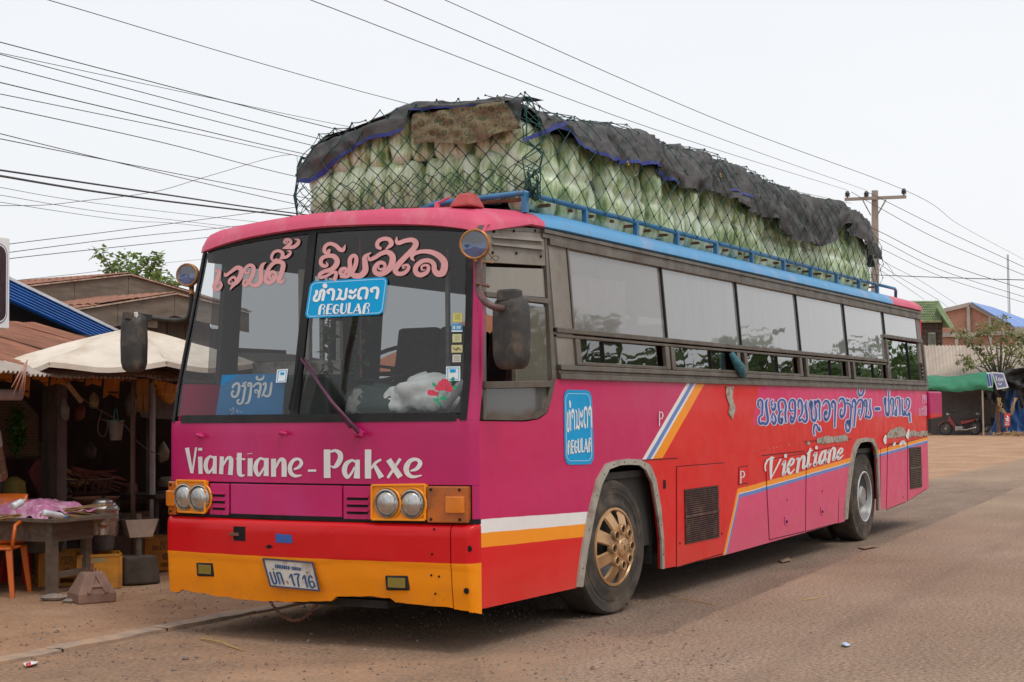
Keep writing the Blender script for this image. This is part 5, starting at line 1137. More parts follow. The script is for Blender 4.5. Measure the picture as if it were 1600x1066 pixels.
zw = n.math('MULTIPLY', n.math('POWER', n.math('ABSOLUTE', n.math('COSINE', n.math('MULTIPLY', sp.outputs[2], 10.1))), 3.0), .10); lf = n.math('SUBTRACT', lf, n.math('SUBTRACT', zw, .03))
c = n.ramp(lf, [(.42, (.76, .87, .74)), (.53, (.63, .78, .52)), (.61, (.38, .52, .22)), (.68, (.13, .26, .06)), (.80, (.03, .09, .02))])
wr = n.ramp(n.noise(26, 7, .75, shift.outputs[0], 1.5), [(.60, 0), (.72, .55)]); c = n.mix(wr, c, (.74, .77, .72))
c = n.mix(n.math('MULTIPLY', inf.outputs['Random'], .22), c, (.66, .69, .55))
n.set(Base_Color=c, Roughness=.42); n.b.inputs['Coat Weight'].default_value = .7; n.b.inputs['Coat Roughness'].default_value = .16
n.b.inputs['Subsurface Weight'].default_value = .0
n.bump(n.math('ADD', n.math('MULTIPLY', rib, .8), n.math('MULTIPLY', n.noise(48, 5, .7, shift.outputs[0], 2), .6)), .55, .02)
CAB = n.mat
def bag_mesh(r, h, seed, heads=2):
    """film bag of cabbages standing on end: ribbed, pinched between the heads and at the neck"""
    g = G(); nu, nv = 18, 20
    for j in range(nv+1):
        t = j/nv; env = (math.sin(math.pi*min(max(t, .01), .99)))**.20
        pinch = 1-.30*math.exp(-((t-.5)/.055)**2) if heads == 2 else 1
        taper = 1-.10*t if heads == 1 else 1
        for i in range(nu):
            a = 2*math.pi*i/nu; d = Vector((math.cos(a), math.sin(a), 0))
            nz = noise.noise(Vector((d.x*1.3+seed, d.y*1.3, t*3))); fine = noise.noise(Vector((d.x*4+seed, d.y*4, t*2)))
            rr = r*env*pinch*taper*(1+.26*nz+.16*fine+.05*math.sin(a*5+seed*3+t*2))
            g.v.append((rr*d.x+.012*noise.noise(Vector((seed, t*2.5, 1))), rr*d.y*.92, h*t))
    g.f = [(j*nu+i, j*nu+(i+1) % nu, (j+1)*nu+(i+1) % nu, (j+1)*nu+i) for j in range(nv) for i in range(nu)] + [tuple(range(nu)), tuple(nv*nu+i for i in range(nu))]; g.m = [0]*len(g.f)
    return mesh('cabbage_bag', g, CAB, True)
tall = [bag_mesh(.110, .62, s_*7.7) for s_ in range(7)]; short = [bag_mesh(.110, .37, s_*5.1+3, 1) for s_ in range(6)]
ORD = ['first', 'second', 'third', 'fourth', 'fifth', 'sixth', 'seventh', 'eighth', 'ninth', 'tenth', 'eleventh', 'twelfth', 'thirteenth', 'fourteenth', 'fifteenth', 'sixteenth', 'seventeenth', 'eighteenth', 'nineteenth', 'twentieth', 'twenty-first', 'twenty-second', 'twenty-third', 'twenty-fourth', 'twenty-fifth', 'twenty-sixth', 'twenty-seventh', 'twenty-eighth', 'twenty-ninth', 'thirtieth']
def bag(me, loc, rz, tilt, lab, group, s_=1):
    o = obj('cabbage_bag', me, None, loc=loc, label=lab, cat='vegetables', group=group); o.rotation_euler = (tilt[0], tilt[1], rz); o.scale = (s_, s_, 1); return o
random.seed(5); Z0 = 3.0
# height profiles along the load (survey of the tarpaulin's edge and of the skyline)
HEM = [(at(a, b, 1, .12).x, at(a, b, 1, .12).z) for a, b in [(817, 221), (845, 210), (862, 193), (885, 200), (894, 224), (938, 251), (980, 258), (1022, 263), (1042, 281), (1062, 298), (1110, 301), (1133, 315), (1164, 335), (1201, 342), (1221, 369), (1248, 379), (1282, 386), (1297, 378), (1312, 350), (1326, 369), (1349, 389), (1364, 405)]]
TOP = [(at(a, b, 1, .34).x, at(a, b, 1, .34).z) for a, b in [(825, 152), (862, 172), (905, 188), (941, 190), (975, 208), (1005, 221), (1029, 232), (1079, 237), (1096, 247), (1150, 268), (1197, 291), (1231, 304), (1258, 313), (1289, 316), (1310, 330), (1329, 343), (1346, 378), (1362, 405)]]
FHEM = [(at(a, b, 0, 1.02).y, at(a, b, 0, 1.02).z) for a, b in [(817, 205), (790, 204), (735, 216), (652, 226), (644, 200), (614, 214), (578, 219), (542, 240), (515, 259), (486, 284)]][::-1]
FTOP = [(at(a, b, 0, 1.15).y, at(a, b, 0, 1.15).z) for a, b in [(825, 153), (800, 154), (740, 160), (690, 162), (655, 164), (620, 172), (575, 192), (545, 203), (512, 210), (500, 222), (488, 250)]][::-1]
FHEM.sort(); FTOP.sort()
YL = 2.12
# front wall of the load: two tiers
k = 0; y = .30
while y < YL-.05:
    bag(random.choice(short), (1.14+ru(-.015, .02), y, Z0-.01), ru(0, 6), (ru(-.05, .05), ru(-.04, .04)), f'bag of cabbages, {ORD[k]} from the cab window corner in the lower front tier', 'cabbage bags at the front of the load')
    k += 1; y += .168+ru(-.02, .02)
nf = k; k = 0; y = .40
while y < YL-.10:
    top_ = min(interp(FTOP, y)-.05, interp(FTOP, y-.1)-.03, interp(FTOP, y+.1)-.03); hh = min(.37, top_-(Z0+.32))
    if hh > .12:
        o = bag(random.choice(short), (1.155+ru(-.02, .02), y, top_-hh), ru(0, 6), (ru(-.05, .05), ru(-.04, .04)), f'bag of cabbages, {ORD[k]} from the lamp side in the upper front tier', 'cabbage bags at the front of the load'); k += 1; o.scale = (1, 1, hh/.37)
    y += .170+ru(-.02, .02)
# road-side wall of the load
random.seed(11)
XB = xs0; x = 1.13; k = 0; zone = [(1.0, 'cab'), (XB[0], 'first big window'), (XB[1], 'second big window'), (XB[2], 'third big window'), (XB[3], 'fourth big window'), (XB[4], 'fifth big window'), (20, '')]
def tz(x, y):
    f_ = interp(FTOP, min(max(y, .3), YL)) - interp(FTOP, .3)
    k = sstep(1.1, 2.4, x); return interp(FTOP, min(max(y, .3), YL))*(1-k) + (interp(TOP, x) + f_)*k - .05*sstep(1.1, 1.4, x)*(1-sstep(1.8, 3.2, x)) - .02
def zone_of(x):
    z_ = zone[0][1]
    for a, b in zone:
        if x >= a and b: z_ = b
    return z_
last = None
while x < 9.95:
    zn = zone_of(x)
    if zn != last: k = 0; k2 = 0; last = zn
    hem = interp(HEM, x); tp = interp(TOP, x); lean = ru(-.13, .13) + (.12 if 6.0 < x < 7.6 else 0)
    s_ = ru(.92, 1.1)
    bag(random.choice(tall), (x, .285+ru(-.028, .03), Z0-.07+ru(-.04, .03)), ru(0, 6), (ru(-.07, .0), -lean), f'bag of cabbages, {ORD[k]} from the front above the {zn}, at the rail', 'cabbage bags along the road side of the load', s_)
    if tp-Z0 > .60 and hem > Z0+.42:
        tq = min(tz(x, .3), tz(x+.1, .3), tz(x-.1, .3))-.10; hh = max(.1, min(.37, tq-(Z0+.40))); o = bag(random.choice(short), (x+ru(-.03, .03), .33+ru(-.02, .02), tq-hh), ru(0, 6), (ru(-.06, .06), ru(-.1, .1)), f'bag of cabbages, {ORD[k2]} from the front above the {zn}, top tier', 'cabbage bags along the road side of the load'); o.scale = (1, 1, hh/.37); k2 += 1
    k += 1; x += .216+ru(-.028, .028)
x = 10.0; k = 0
for y in (.3, .47, .64, .82, 1.0, 1.2, 1.4, 1.6, 1.8, 2.0):
    bag(random.choice(tall), (9.98+ru(-.05, .06), y, Z0-.03), ru(0, 6), (0, ru(-.1, .15)), f'bag of cabbages, {ORD[k]} from the road side in the rear row', 'cabbage bags at the rear of the load'); k += 1
# unseen heart of the load and its far side: one packed mass
g = G()
def core(u, v):
    x = 1.2+8.75*u; tp = interp(TOP, x)-.07; 
    P = [(.44, Z0), (.44, tp-.12), (.50, tz(x, .50)-.09), (1.25, tz(x, 1.25)-.09), (YL-.1, tz(x, YL-.1)-.09), (YL, tz(x, YL)-.16), (YL, Z0)]; q = v*(len(P)-1); i = min(int(q), len(P)-2); f_ = q-i
    return (x, P[i][0]*(1-f_)+P[i+1][0]*f_, P[i][1]*(1-f_)+P[i+1][1]*f_+.02*noise.noise(Vector((x*6, q, 0))))
g.grid(core, 60, 18)
for u, fl_ in ((0, 1), (1, 0)): b = len(g.v); g.v += [core(u, v/6) for v in range(7)]; g.f.append(tuple(b+i for i in range(7))); g.m.append(0)
obj('packed_cabbages', g, M('shaded_cabbage_leaves', (.045, .085, .03), .7, .5, 14, bump=.5), kind='stuff', smooth=True, label='packed mass of cabbage bags filling the middle of the roof load', cat='vegetables')  # dark green puts the shade of the gaps between bags into the colour

# ---- tarpaulin with blue hem
TARP = M('charcoal_tarpaulin', (.055, .053, .053), .62, .3, 6, bump=1.0, bscale=13, dirt=(.09, .085, .08), dscale=2.2, dlev=(.5, .8)); HEMM = M('blue_hem', (.022, .035, .21), .6, .2, 9)
tarp = empty('tarpaulin', (1.0, 1.2, Z0), 'creased charcoal tarpaulin with blue hem draped over the cabbage load', 'tarpaulin')
to = Vector(tarp.location)
def fold(p, amp=.03): 
    v = Vector(p); return noise.noise(v*2.6)*amp*1.5 + (1-abs(noise.noise(Vector((v.x*5+v.z*3, v.y*4, v.z*4))))*2.4)*amp*.95 + (1-abs(noise.noise(Vector((v.x*9-v.z*7, v.y*6, v.z*5))))*2.2)*amp*.60 - amp*.2
def tsec(x, v, o_=0):
    hem, tp = interp(HEM, x), tz(x, .3)
    if hem > tp-.05: hem = tp-.05
    P = [(.088, hem), (.10, (hem*.6+tp*.4)), (.15, tp-.09), (.33, tp), (.6, tz(x, .6)), (.9, tz(x, .9)), (1.2, tz(x, 1.2)), (1.6, tz(x, 1.6)), (YL-.1, tz(x, YL-.1)), (YL+.02, tz(x, YL)-.12), (YL+.03, Z0+.30)]
    q = v*(len(P)-1); i = min(int(q), len(P)-2); f_ = q-i; y = P[i][0]*(1-f_)+P[i+1][0]*f_; z = P[i][1]*(1-f_)+P[i+1][1]*f_
    d = fold((x, y, z), .045); sag = .03*math.sin(x*9+math.sin(x*3)*2)*max(0, 1-v*5)
    return Vector((x+.02*noise.noise(Vector((x*4, v*9, 3))), y-(d+sag+o_) if y < .5 else y+d*.2, z+(d*.8*sstep(1.1, 1.9, x) if y > .15 else d*.3)))
X0 = 1.08
g = G(); g.grid(lambda u, v: tsec(X0+(10.05-X0)*u, v)-to, 260, 66)
g.grid(lambda u, v: tsec(10.05+.10*math.sin(v*3), v)*1.0-to if False else Vector((10.05+.14*u, .2+1.9*v, tz(9.95, .2+1.9*v)-.1-.28*u+.03*noise.noise(Vector((u*3, v*7, 0)))))-to, 4, 12)
obj('cover', g, TARP, tarp, smooth=True, fix=False)
def fdrape(u, v, o_=0):
    y = .20+(YL-.20)*u; t, h = interp(FTOP, y), interp(FHEM, y)
    if .36 < y < 1.12: h = max(h, t-.07)
    if y <= .36: h = min(h, t-.20)         # pushed back above the patterned cloth
    z = t*(1-v)+h*v; xx = 1.13-.12*math.sin(min(v*1.4, 1)*math.pi/2)
    d = fold((xx*2, y, z), .03); return Vector((xx-d-o_, y, z+.3*d))
g = G(); g.grid(lambda u, v: fdrape(u, v)-to, 90, 16)
g.grid(lambda u, v: Vector((1.13+.25*v, .20+(YL-.2)*u, interp(FTOP, .20+(YL-.2)*u)+.015*v+.3*fold((2.26, .20+(YL-.2)*u, interp(FTOP, .20+(YL-.2)*u)), .03)))-to, 90, 3)
obj('front_drape', g, TARP, tarp, smooth=True, fix=False)
g = G()
g.grid(lambda u, v: fdrape(.50+.5*u, .93+.12*v, .004)-to, 60, 1); g.grid(lambda u, v: fdrape(.05+.42*u, .86+.16*v, .006)-to, 40, 1)
g.grid(lambda u, v: tsec(X0+2.5*u, .0+.012*v, .006)-to+Vector((0, 0, -.012*(1-v))), 70, 1)
a = tsec(5.0, .05); g.grid(lambda u, v: tsec(4.75+.55*u, .06+.014*v, .012)-to, 12, 1)
g.grid(lambda u, v: (at(817+(845-817)*u, 216+(206-216)*u+6*v, 1, .08) if u < .5 else at(831+(886-831)*(u-.5)*2, 211+(188-211)*(u-.5)*2+7*v, 1, .07))-to, 14, 1)
obj('hem', g, HEMM, tarp, smooth=True, fix=False)
for q in ((981, 255), (1126, 274)):
    p = at(*q, 1, .045)-to; obj('eyelet', G().lathe(p, [(.010, 0), (.018, -.004), (.020, .0)], 12, 'y'), M('brass_eyelet', (.4, .28, .1), .4, metal=.8), tarp)
# patterned brown cloth
n = NT('paisley_cloth'); vo = n.n('ShaderNodeTexVoronoi'); vo.inputs['Scale'].default_value = 16; n.l(n.co(), vo.inputs[0]); wv = n.noise(28, 4, .6, dist=3)
c = n.ramp(vo.outputs['Distance'], [(.15, (.13, .10, .05)), (.35, (.035, .055, .025)), (.5, (.17, .13, .07)), (.8, (.09, .07, .04))]); c = n.mix(n.ramp(wv, [(.50, 0), (.58, .55)]), c, (.24, .19, .12))
n.set(Base_Color=c, Roughness=.95); n.bump(wv, .3, .005)
cq = [at(647, 180, 0, .98), at(790, 158, 0, .98), at(820, 204, 0, .97), at(735, 217, 0, .97), at(650, 228, 0, .97)]
co_ = cq[0].copy(); bl_ = lambda u, v: (cq[0].lerp(cq[1], u)).lerp((cq[4].lerp(cq[2], u) + Vector((0, 0, -.03*math.sin(u*math.pi)+.018*math.sin(u*9)))), v)
g = G(); g.grid(lambda u, v: bl_(u, v)+Vector((-.02-.035*noise.noise(Vector((u*7, v*4, 0)))-.02*v, 0, 0))-co_, 40, 14); g.grid(lambda u, v: bl_(u, 0)+Vector((-.02+.12*v, 0, .02*v))-co_, 40, 2)
obj('patterned_cloth', g, n.mat, loc=tuple(co_), smooth=True, fix=False, label='brown and green patterned cloth tucked under the tarpaulin at the front', cat='cloth')

# ---- cargo net: knotted green cords over front, side and top
NETM = M('green_net_cord', (.010, .060, .052), .7, .35, 9); random.seed(3)
net = empty('cargo_net', (1.0, 1.2, Z0), 'dark green knotted cargo net stretched over the cabbages and tarpaulin', 'net'); no = Vector(net.location)
def cuv(s_, t):
    """s_ along the road side from the front corner (negative: round the front), t up the wall and over the top"""
    wob = Vector((noise.noise(Vector((s_*2.3, t*2.3, 1))), noise.noise(Vector((s_*2.3, t*2.3, 5))), noise.noise(Vector((s_*2.3, t*2.3, 9)))))*.022
    if s_ >= 0:
        x = 1.02+s_; tp = tz(x, .3)+.02; H = tp-Z0-.02
        if t < H: f_ = t/H; p = Vector((x, .075-.022*math.sin(f_*math.pi)+.04*f_**6+ (.06*max(0, f_-.8)*5*.5), Z0+t))
        else: d = t-H; p = Vector((x, .14+d*.92, tz(x, .14+d*.92)+.012+.03*min(d*3, 1)+.03*noise.noise(Vector((x*3, d*3, 0)))))
    else:
        y = .13-s_; tp = interp(FTOP, min(y, YL)); H = tp-Z0
        if t < H: f_ = t/H; p = Vector((1.005-.02*math.sin(f_*math.pi), min(y, YL), Z0-.02+t))
        else: d = t-H; p = Vector((1.0+d, y, tz(1.0+d, y)+.02))
        if y > YL+.02: p.y = YL+.03; p.x += (y-YL)
    return p+wob
A = .175; B = .15; cords = G(); knots = G()
def cord(a, b, r=.0042):
    m_ = [a, (a+b)/2+Vector((ru(-.008, .008), ru(-.006, .006), ru(-.008, .004))), b]; cords.tube([q-no for q in m_], r, 4, cap=False)
def lay_net(s0, s1, tmax, A=A, B=B, r=.0030, kr=.0085):
    ns = int(round((s1-s0)/A)); nt_ = int(tmax/B); P = {}
    for i in range(ns+1):
        for j in range(nt_+1):
            if (i+j) % 2 == 0: P[(i, j)] = cuv(s0+(s1-s0)*i/ns, j*B+ru(-.012, .012))
    for (i, j), p in P.items():
        for q in ((i+1, j+1), (i-1, j+1)):
            if q in P: cord(p, P[q], r)
        if kr: knots.ball(p-no, kr*ru(.8, 1.25), 6)
lay_net(0, 9.05, 1.15, .135, .092, .0034); lay_net(-2.0, 0, .80, .085, .085, .0034)
obj('net_cord', cords, NETM, net, fix=False, smooth=True, kind='stuff'); obj('net_knot', knots, NETM, net, fix=False, kind='stuff')
cords = G(); knots = G()
for s_, n_ in ((0, 5), (-2.02, 4)):       # bunched net at the front corners
    for i in range(n_):
        P = [cuv(s_+ru(-.05, .05), t*.1+ru(-.02, .02)) for t in range(8)]; cords.tube([p-no for p in smooth_path([tuple(p) for p in P], 3)] if False else [p-no for p in P], .005, 4, cap=False)
for i in range(12): c_ = Vector((1.0, .12, Z0+.06)); cords.tube([c_+Vector((ru(-.05, .05), ru(-.06, .04), ru(-.1, .14)))-no for _ in range(4)], .006, 4)
lay_net(-2.0, 0, .26, .052, .042, .0032, 0)
obj('bunched_net', cords, NETM, net, fix=False, smooth=True, kind='stuff')
# ================================================================== MARKET ROW ON THE LEFT
random.seed(31)
def L(px, py, Y): return at(px, py, 1, Y)
def corr(g, a, b, c, d, waves, amp, per=6, th=0, rag=0, mi=0):
    """corrugated sheet: a-b = edge across the waves (front), d-c = back edge"""
    a, b, c, d = map(Vector, (a, b, c, d)); nrm = (b-a).cross(d-a).normalized()
    if nrm.z < 0: nrm = -nrm
    nu = waves*per
    def f(u, v):
        p = (a.lerp(b, u)).lerp(d.lerp(c, u), v); return p + nrm*amp*math.sin(u*waves*2*math.pi) + Vector((0, 0, rag*noise.noise(Vector((u*3, v*3, 1)))))
    g.grid(f, nu, 4, mi); return g
RUSTR = M('rusty_roof_sheet', (.30, .125, .075), .8, .3, 2.5, dirt=(.17, .075, .045), dscale=2, dlev=(.45, .7), stretch=(4, .5, 1))
ZINC = M('weathered_zinc_sheet', (.42, .36, .31), .6, .2, 3, dirt=(.27, .17, .11), dscale=3, dlev=(.45, .7), stretch=(3, .7, 1))
DKW = M('dark_old_wood', (.055, .040, .030), .9, .4, 5, bump=.4, stretch=(2, 2, .4))
GW = M('greyed_board', (.17, .132, .10), .85, .3, 5, bump=.5, bscale=30, stretch=(.4, 2, 2), dirt=(.10, .075, .055), dscale=3)
CEM = M('cement_post', (.17, .15, .13), .9, .25, 5, bump=.3)
# the stall: posts, beams, sheets, rear and end walls
st = empty('market_stall', (2, 5.3, 0), 'open fronted dark market stall under rusty corrugated sheets', 'market stall'); so = Vector(st.location)
def part(name, g, mat, parent=st, o_=so, **k): rel(g, o_); return obj(name, g, mat, parent, **k)
# roof sheets one by one: front edge follows the survey line
fa, fb = L(-60, 571, 5.3), L(335, 585, 5.3)
n_s = 9
for i in range(n_s):
    u0, u1 = i/n_s, (i+1)/n_s+.012; a, b = fa.lerp(fb, u0), fa.lerp(fb, u1); zo = ru(-.012, .015)
    a.z += zo; b.z += zo; a.y += ru(-.05, .06); b.y = a.y; c_, d_ = b+Vector((0, 2.6, .62)), a+Vector((0, 2.6, .62))
    part('roof_sheet', corr(G(), a, b, c_, d_, 9, .020, rag=.02), RUSTR, smooth=True, fix=False)
for i in range(10):
    u0, u1 = i/10, (i+1)/10+.01; a, b = fa.lerp(fb, u0), fa.lerp(fb, u1); q = ru(-.02, .02)
    a = a+Vector((0, -.42, -.075+q)); b = b+Vector((0, -.42, -.075+q)); part('eave_sheet', corr(G(), a, b, b+Vector((0, .62, .13)), a+Vector((0, .62, .13)), 7, .013, rag=.02), ZINC, smooth=True, fix=False)
for Y, z in ((5.72, 1.90), (6.6, 2.1), (7.9, 2.4)): part('roof_beam', G().bar((-1, Y, z), (6.8, Y, z), .08, .10), DKW)
for px in (76,): p = L(px, 700, 5.9); part('post', G().bar((p.x, 5.9, 0), (p.x, 5.9, 2.0), .085, .085, up=(1, 0, 0)), DKW)
p = L(89, 700, 6.1); part('post', G().bar((p.x, 6.1, 0), (p.x, 6.1, 2.0), .13, .13, up=(1, 0, 0)), CEM)
p = L(238, 700, 5.9); part('post', G().tube([(p.x, 5.9, 0), (p.x, 5.9, 1.9)], .03, 8), M('white_pipe', (.40, .40, .40), .5, .2, 5))
p = L(228, 700, 6.3); part('post', G().bar((p.x, 6.3, 0), (p.x, 6.3, 2.0), .07, .07, up=(1, 0, 0)), DKW)
for x in (-1, 6.6): part('post', G().bar((x, 5.3, 0), (x, 5.3, 1.9), .09, .09, up=(1, 0, 0)), DKW)
part('rear_wall', G().box(-2.5, 9, 8.3, 8.36, 0, 2.42), M('near_black_wall', (.035, .028, .022), .95, .4, 2)); part('end_wall', G().box(8.9, 8.96, 5.4, 8.3, 0, 1.95), M('near_black_wall', (.035, .028, .022), .95, .4, 2)); part('end_wall', G().box(-2.5, -2.44, 5.4, 8.3, 0, 1.9), M('near_black_wall', (.035, .028, .022), .95, .4, 2))  # near-black walls: the darkness of the stall's depth put into the colour
part('plastic_ceiling', G().grid(lambda u, v: (-2+10.5*u, 5.6+2.6*v, 1.97+.38*v-.05*math.sin(u*20)*math.sin(v*6)), 30, 6), M('near_black_cloth', (.04, .03, .025), .95, .4, 2), fix=False)  # near-black as well, the stall's darkness held in its colour
p1, p2 = L(-20, 560, 6.2), L(60, 715, 6.2); part('rear_floor', G().box(-2, 8.9, 6.4, 8.3, 0, .04), M('dark_brown_floor', (.06, .045, .035), .9, .3, 2))  # floor in one dark brown
# woven bamboo panel, grey sheet
n = NT('woven_bamboo'); ck = n.n('ShaderNodeTexBrick'); ck.inputs['Scale'].default_value = 9; ck.inputs['Color1'].default_value = (.19, .135, .085, 1); ck.inputs['Color2'].default_value = (.14, .10, .062, 1); ck.inputs['Mortar'].default_value = (.08, .055, .035, 1); ck.inputs['Mortar Size'].default_value = .03
mp = n.n('ShaderNodeMapping'); mp.inputs['Rotation'].default_value = (math.radians(90), 0, 0); n.l(n.co(), mp.inputs[0]); n.l(mp.outputs[0], ck.inputs[0]); n.set(Base_Color=n.mix(n.ramp(n.noise(2.5, 5), [(.3, 0), (.7, .5)]), ck.outputs[0], (.11, .075, .045)), Roughness=.85); n.bump(ck.outputs[1], .4, .01)
a, b = L(-40, 615, 6.15), L(60, 714, 6.15)
bp = empty('woven_screen', (a.x, 6.15, b.z), 'woven bamboo screen hanging behind the green plant at the stall front', 'screen'); o_ = Vector(bp.location)
obj('weave', rel(G().poly([(a.x, 6.15, b.z), (b.x, 6.15, b.z), (b.x, 6.15, L(60, 650, 6.15).z), (L(35, 620, 6.15).x, 6.15, L(35, 622, 6.15).z), (a.x, 6.15, a.z)], (0, 1, 0), .015), o_), n.mat, bp)
obj('batten', rel(G().bar((a.x, 6.13, b.z), (b.x, 6.13, b.z), .02, .025), o_), DKW, bp)
q = [L(215, 632, 6.05), L(221, 652, 6.05), L(275, 656, 6.05), L(276, 607, 6.05), L(213, 607, 6.05)]; c0 = q[0].copy()
obj('metal_screen', rel(G().poly(q, (0, 1, 0), .01), c0), M('grey_mesh_screen', (.115, .10, .085), .8, .2, 6, bump=.5, bscale=60), loc=tuple(c0), label='dark grey sheet hanging beside the yellow bananas under the stall roof', cat='sheet')
# hanging orange printed panels under the eaves (cardboard crate panels)
OPN = M('orange_board', (.42, .17, .015), .75, .3, 6, dirt=(.13, .06, .02), dscale=4); OPR = M('dark_print', (.06, .022, .008), .8)
hang = [((-6, 580), (21, 598), 'at the left edge of the picture, above the white roll'), ((24, 580), (48, 622), 'longest of the row, left of the dark post, yellow at the bottom'), ((53, 581), (77, 604), 'directly in front of the dark post'), ((81, 582), (106, 603), 'first right of the dark post, with a ring print'), ((108, 582), (133, 597), 'narrowest, between two ring printed ones'), ((136, 582), (161, 604), 'second ring printed one right of the post'), ((164, 583), (188, 623), 'longest of the ones right of the dark post'), ((189, 583), (210, 597), 'short one just left of the umbrella pole')]
for i, ((x0, y0), (x1, y1), lab) in enumerate(hang):
    a, b = L(x0, y0, 5.55), L(x1, y1, 5.55); w_, h_ = b.x-a.x, a.z-b.z; hp = empty('hanging_board', tuple(a), f'hanging orange board {lab}'[:200], 'board', 'orange boards hanging under the eaves')
    sk_ = .25 if i == 2 else 0
    obj('board', G().poly([(0, 0, 0), (w_, 0, 0), (w_, .02, -h_), (w_*.5, .03, -h_*(.8-sk_)), (0, .02, -h_*(1-sk_*2))], (0, 1, 0), .006), OPN, hp)
    g = G()
    if i in (3, 5): g.tube([(w_*.5+.05*math.cos(t), -.004, -h_*.62+.05*math.sin(t)) for t in [math.pi*k/8 for k in range(9)]], .006, 4)
    else: g.box(w_*.2, w_*.85, -.004, -.002, -h_*.80, -h_*.72)
    obj('print', g, OPR, hp); 
# white roll, pink ribbons
a, b = L(-8, 617, 5.3), L(31, 617, 5.3); g = G(); g.tube([(0, 0, 0), (b.x-a.x, 0, 0)], .05, 10); obj('cloth_roll', g, M('dirty_white_cloth', (.34, .28, .25), .9, .3, 9), loc=tuple(a), smooth=50, label='dirty white roll of cloth tied under the eaves at the left edge', cat='cloth roll')
a = L(43, 562, 4.55); rb = empty('ribbon_bunch', tuple(a), 'faded pink plastic ribbons hanging from the left umbrella tip', 'ribbons'); g = G()
for i in range(9): e = L(ru(17, 38), ru(600, 618), 4.6)-a; g.tube([(0, 0, 0), e*.45+Vector((ru(-.02, .02), 0, ru(-.02, .02))), e], [.004, .005, .003], 4)
obj('ribbon', g, M('faded_pink_plastic', (.50, .30, .26), .6), rb, kind='stuff', smooth=True)
# leafy plant hanging
def leaves(g, c, rad, n_, size, mi=0, down=0, flat=False):
    c = Vector(c)
    for i in range(n_):
        while True:
            d = Vector((ru(-1, 1), ru(-1, 1), ru(-1, 1)))
            if d.length < 1: break
        p = c+Vector((d.x*rad[0], d.y*rad[1], d.z*rad[2])); a, b = ru(0, 6.28), ru(-.9, .5); s_ = size*ru(.6, 1.3)
        e = Vector((math.cos(a)*math.cos(b), math.sin(a)*math.cos(b), math.sin(b)-down)).normalized(); w_ = e.cross(Vector((ru(-.5, .5), ru(-.5, .5), 1))).normalized()*s_*.28; u = e.cross(w_).normalized()*s_*.08
        g.add([p, p+e*s_*.45+w_+u, p+e*s_, p+e*s_*.45-w_+u], [(0, 1, 2, 3)], mi)
def leafmat(name, a, b):
    n = NT(name); ge = n.n('ShaderNodeNewGeometry'); c = n.ramp(ge.outputs['Random Per Island'], [(0, a), (1, b)]); n.set(Base_Color=c, Roughness=.55); n.b.inputs['Specular IOR Level'].default_value = .3
    tl = n.n('ShaderNodeBsdfTranslucent'); n.l(c, tl.inputs[0]); mx_ = n.n('ShaderNodeMixShader'); mx_.inputs[0].default_value = .3; n.l(n.b.outputs[0], mx_.inputs[1]); n.l(tl.outputs[0], mx_.inputs[2]); n.l(mx_.outputs[0], n.o.inputs[0]); return n.mat
LEAFD = leafmat('deep_green_leaf', (.025, .07, .012), (.08, .17, .03)); LEAFL = leafmat('light_green_leaf', (.10, .17, .04), (.26, .35, .11)); LEAFO = leafmat('olive_leaf', (.13, .15, .055), (.36, .35, .17))
p = L(27, 634, 5.9); hp = empty('hanging_plant', tuple(p), 'bushy green herb bunch hanging in front of the bamboo panel', 'plant'); g = G(); leaves(g, (0, 0, -.21), (.10, .07, .24), 420, .055, down=.6); obj('foliage', g, LEAFD, hp, kind='stuff', fix=False)
obj('string', G().tube([(0, 0, -.1), (0, 0, .12)], .004, 4), DKW, hp)
# umbrella
uc = L(209, 545, 5.05); uc.y = 5.05; um = empty('market_umbrella', (uc.x, 5.05, 0), 'large faded cream parasol on a thin brown pole before the stall', 'parasol')
ap = L(207, 520, 5.05).z+.05; rim = L(150, 562, 4.2).z
CREAM = M('faded_cream_canvas', (.66, .58, .49), .9, .12, 3, dirt=(.50, .39, .29), dscale=2.3, dlev=(.45, .7)); TAN = M('tan_canvas', (.34, .24, .155), .9, .12, 3)
for k in range(8):
    a0, a1 = math.radians(45*k+10), math.radians(45*k+55); R_ = 1.28
    def f(u, v):
        a = a0+(a1-a0)*u; r = R_*v*(1-.05*math.sin(u*math.pi)*v) ; ch = math.cos(math.pi/8)/math.cos(((u-.5)*math.pi/4)); z = ap-(ap-rim)*(v**1.15)-.05*math.sin(u*math.pi)*v
        return (r*ch*math.cos(a), r*ch*math.sin(a), z+.01*noise.noise(Vector((u*3+k, v*5, 0))))
    g = G(); g.grid(f, 8, 8); g.grid(lambda u, v: Vector(f(u, 1))+Vector((0, 0, -.045*v)), 8, 1); pnl = obj('canopy_panel', g, TAN if k == 7 else CREAM, um, smooth=True, fix=False)
    e = Vector(f(0, 1)); obj('rib', G().tube([(0, 0, ap-.02), Vector(f(0, .5))-Vector((0, 0, .02)), e-Vector((0, 0, .02))], .008, 5), DKW, um)
obj('pole', G().tube([(0, 0, 0), (-.015, 0, 1.1), (0, 0, ap+.04)], .022, 8), M('rusty_pole', (.11, .06, .038), .7, .3, 8), um, smooth=True)
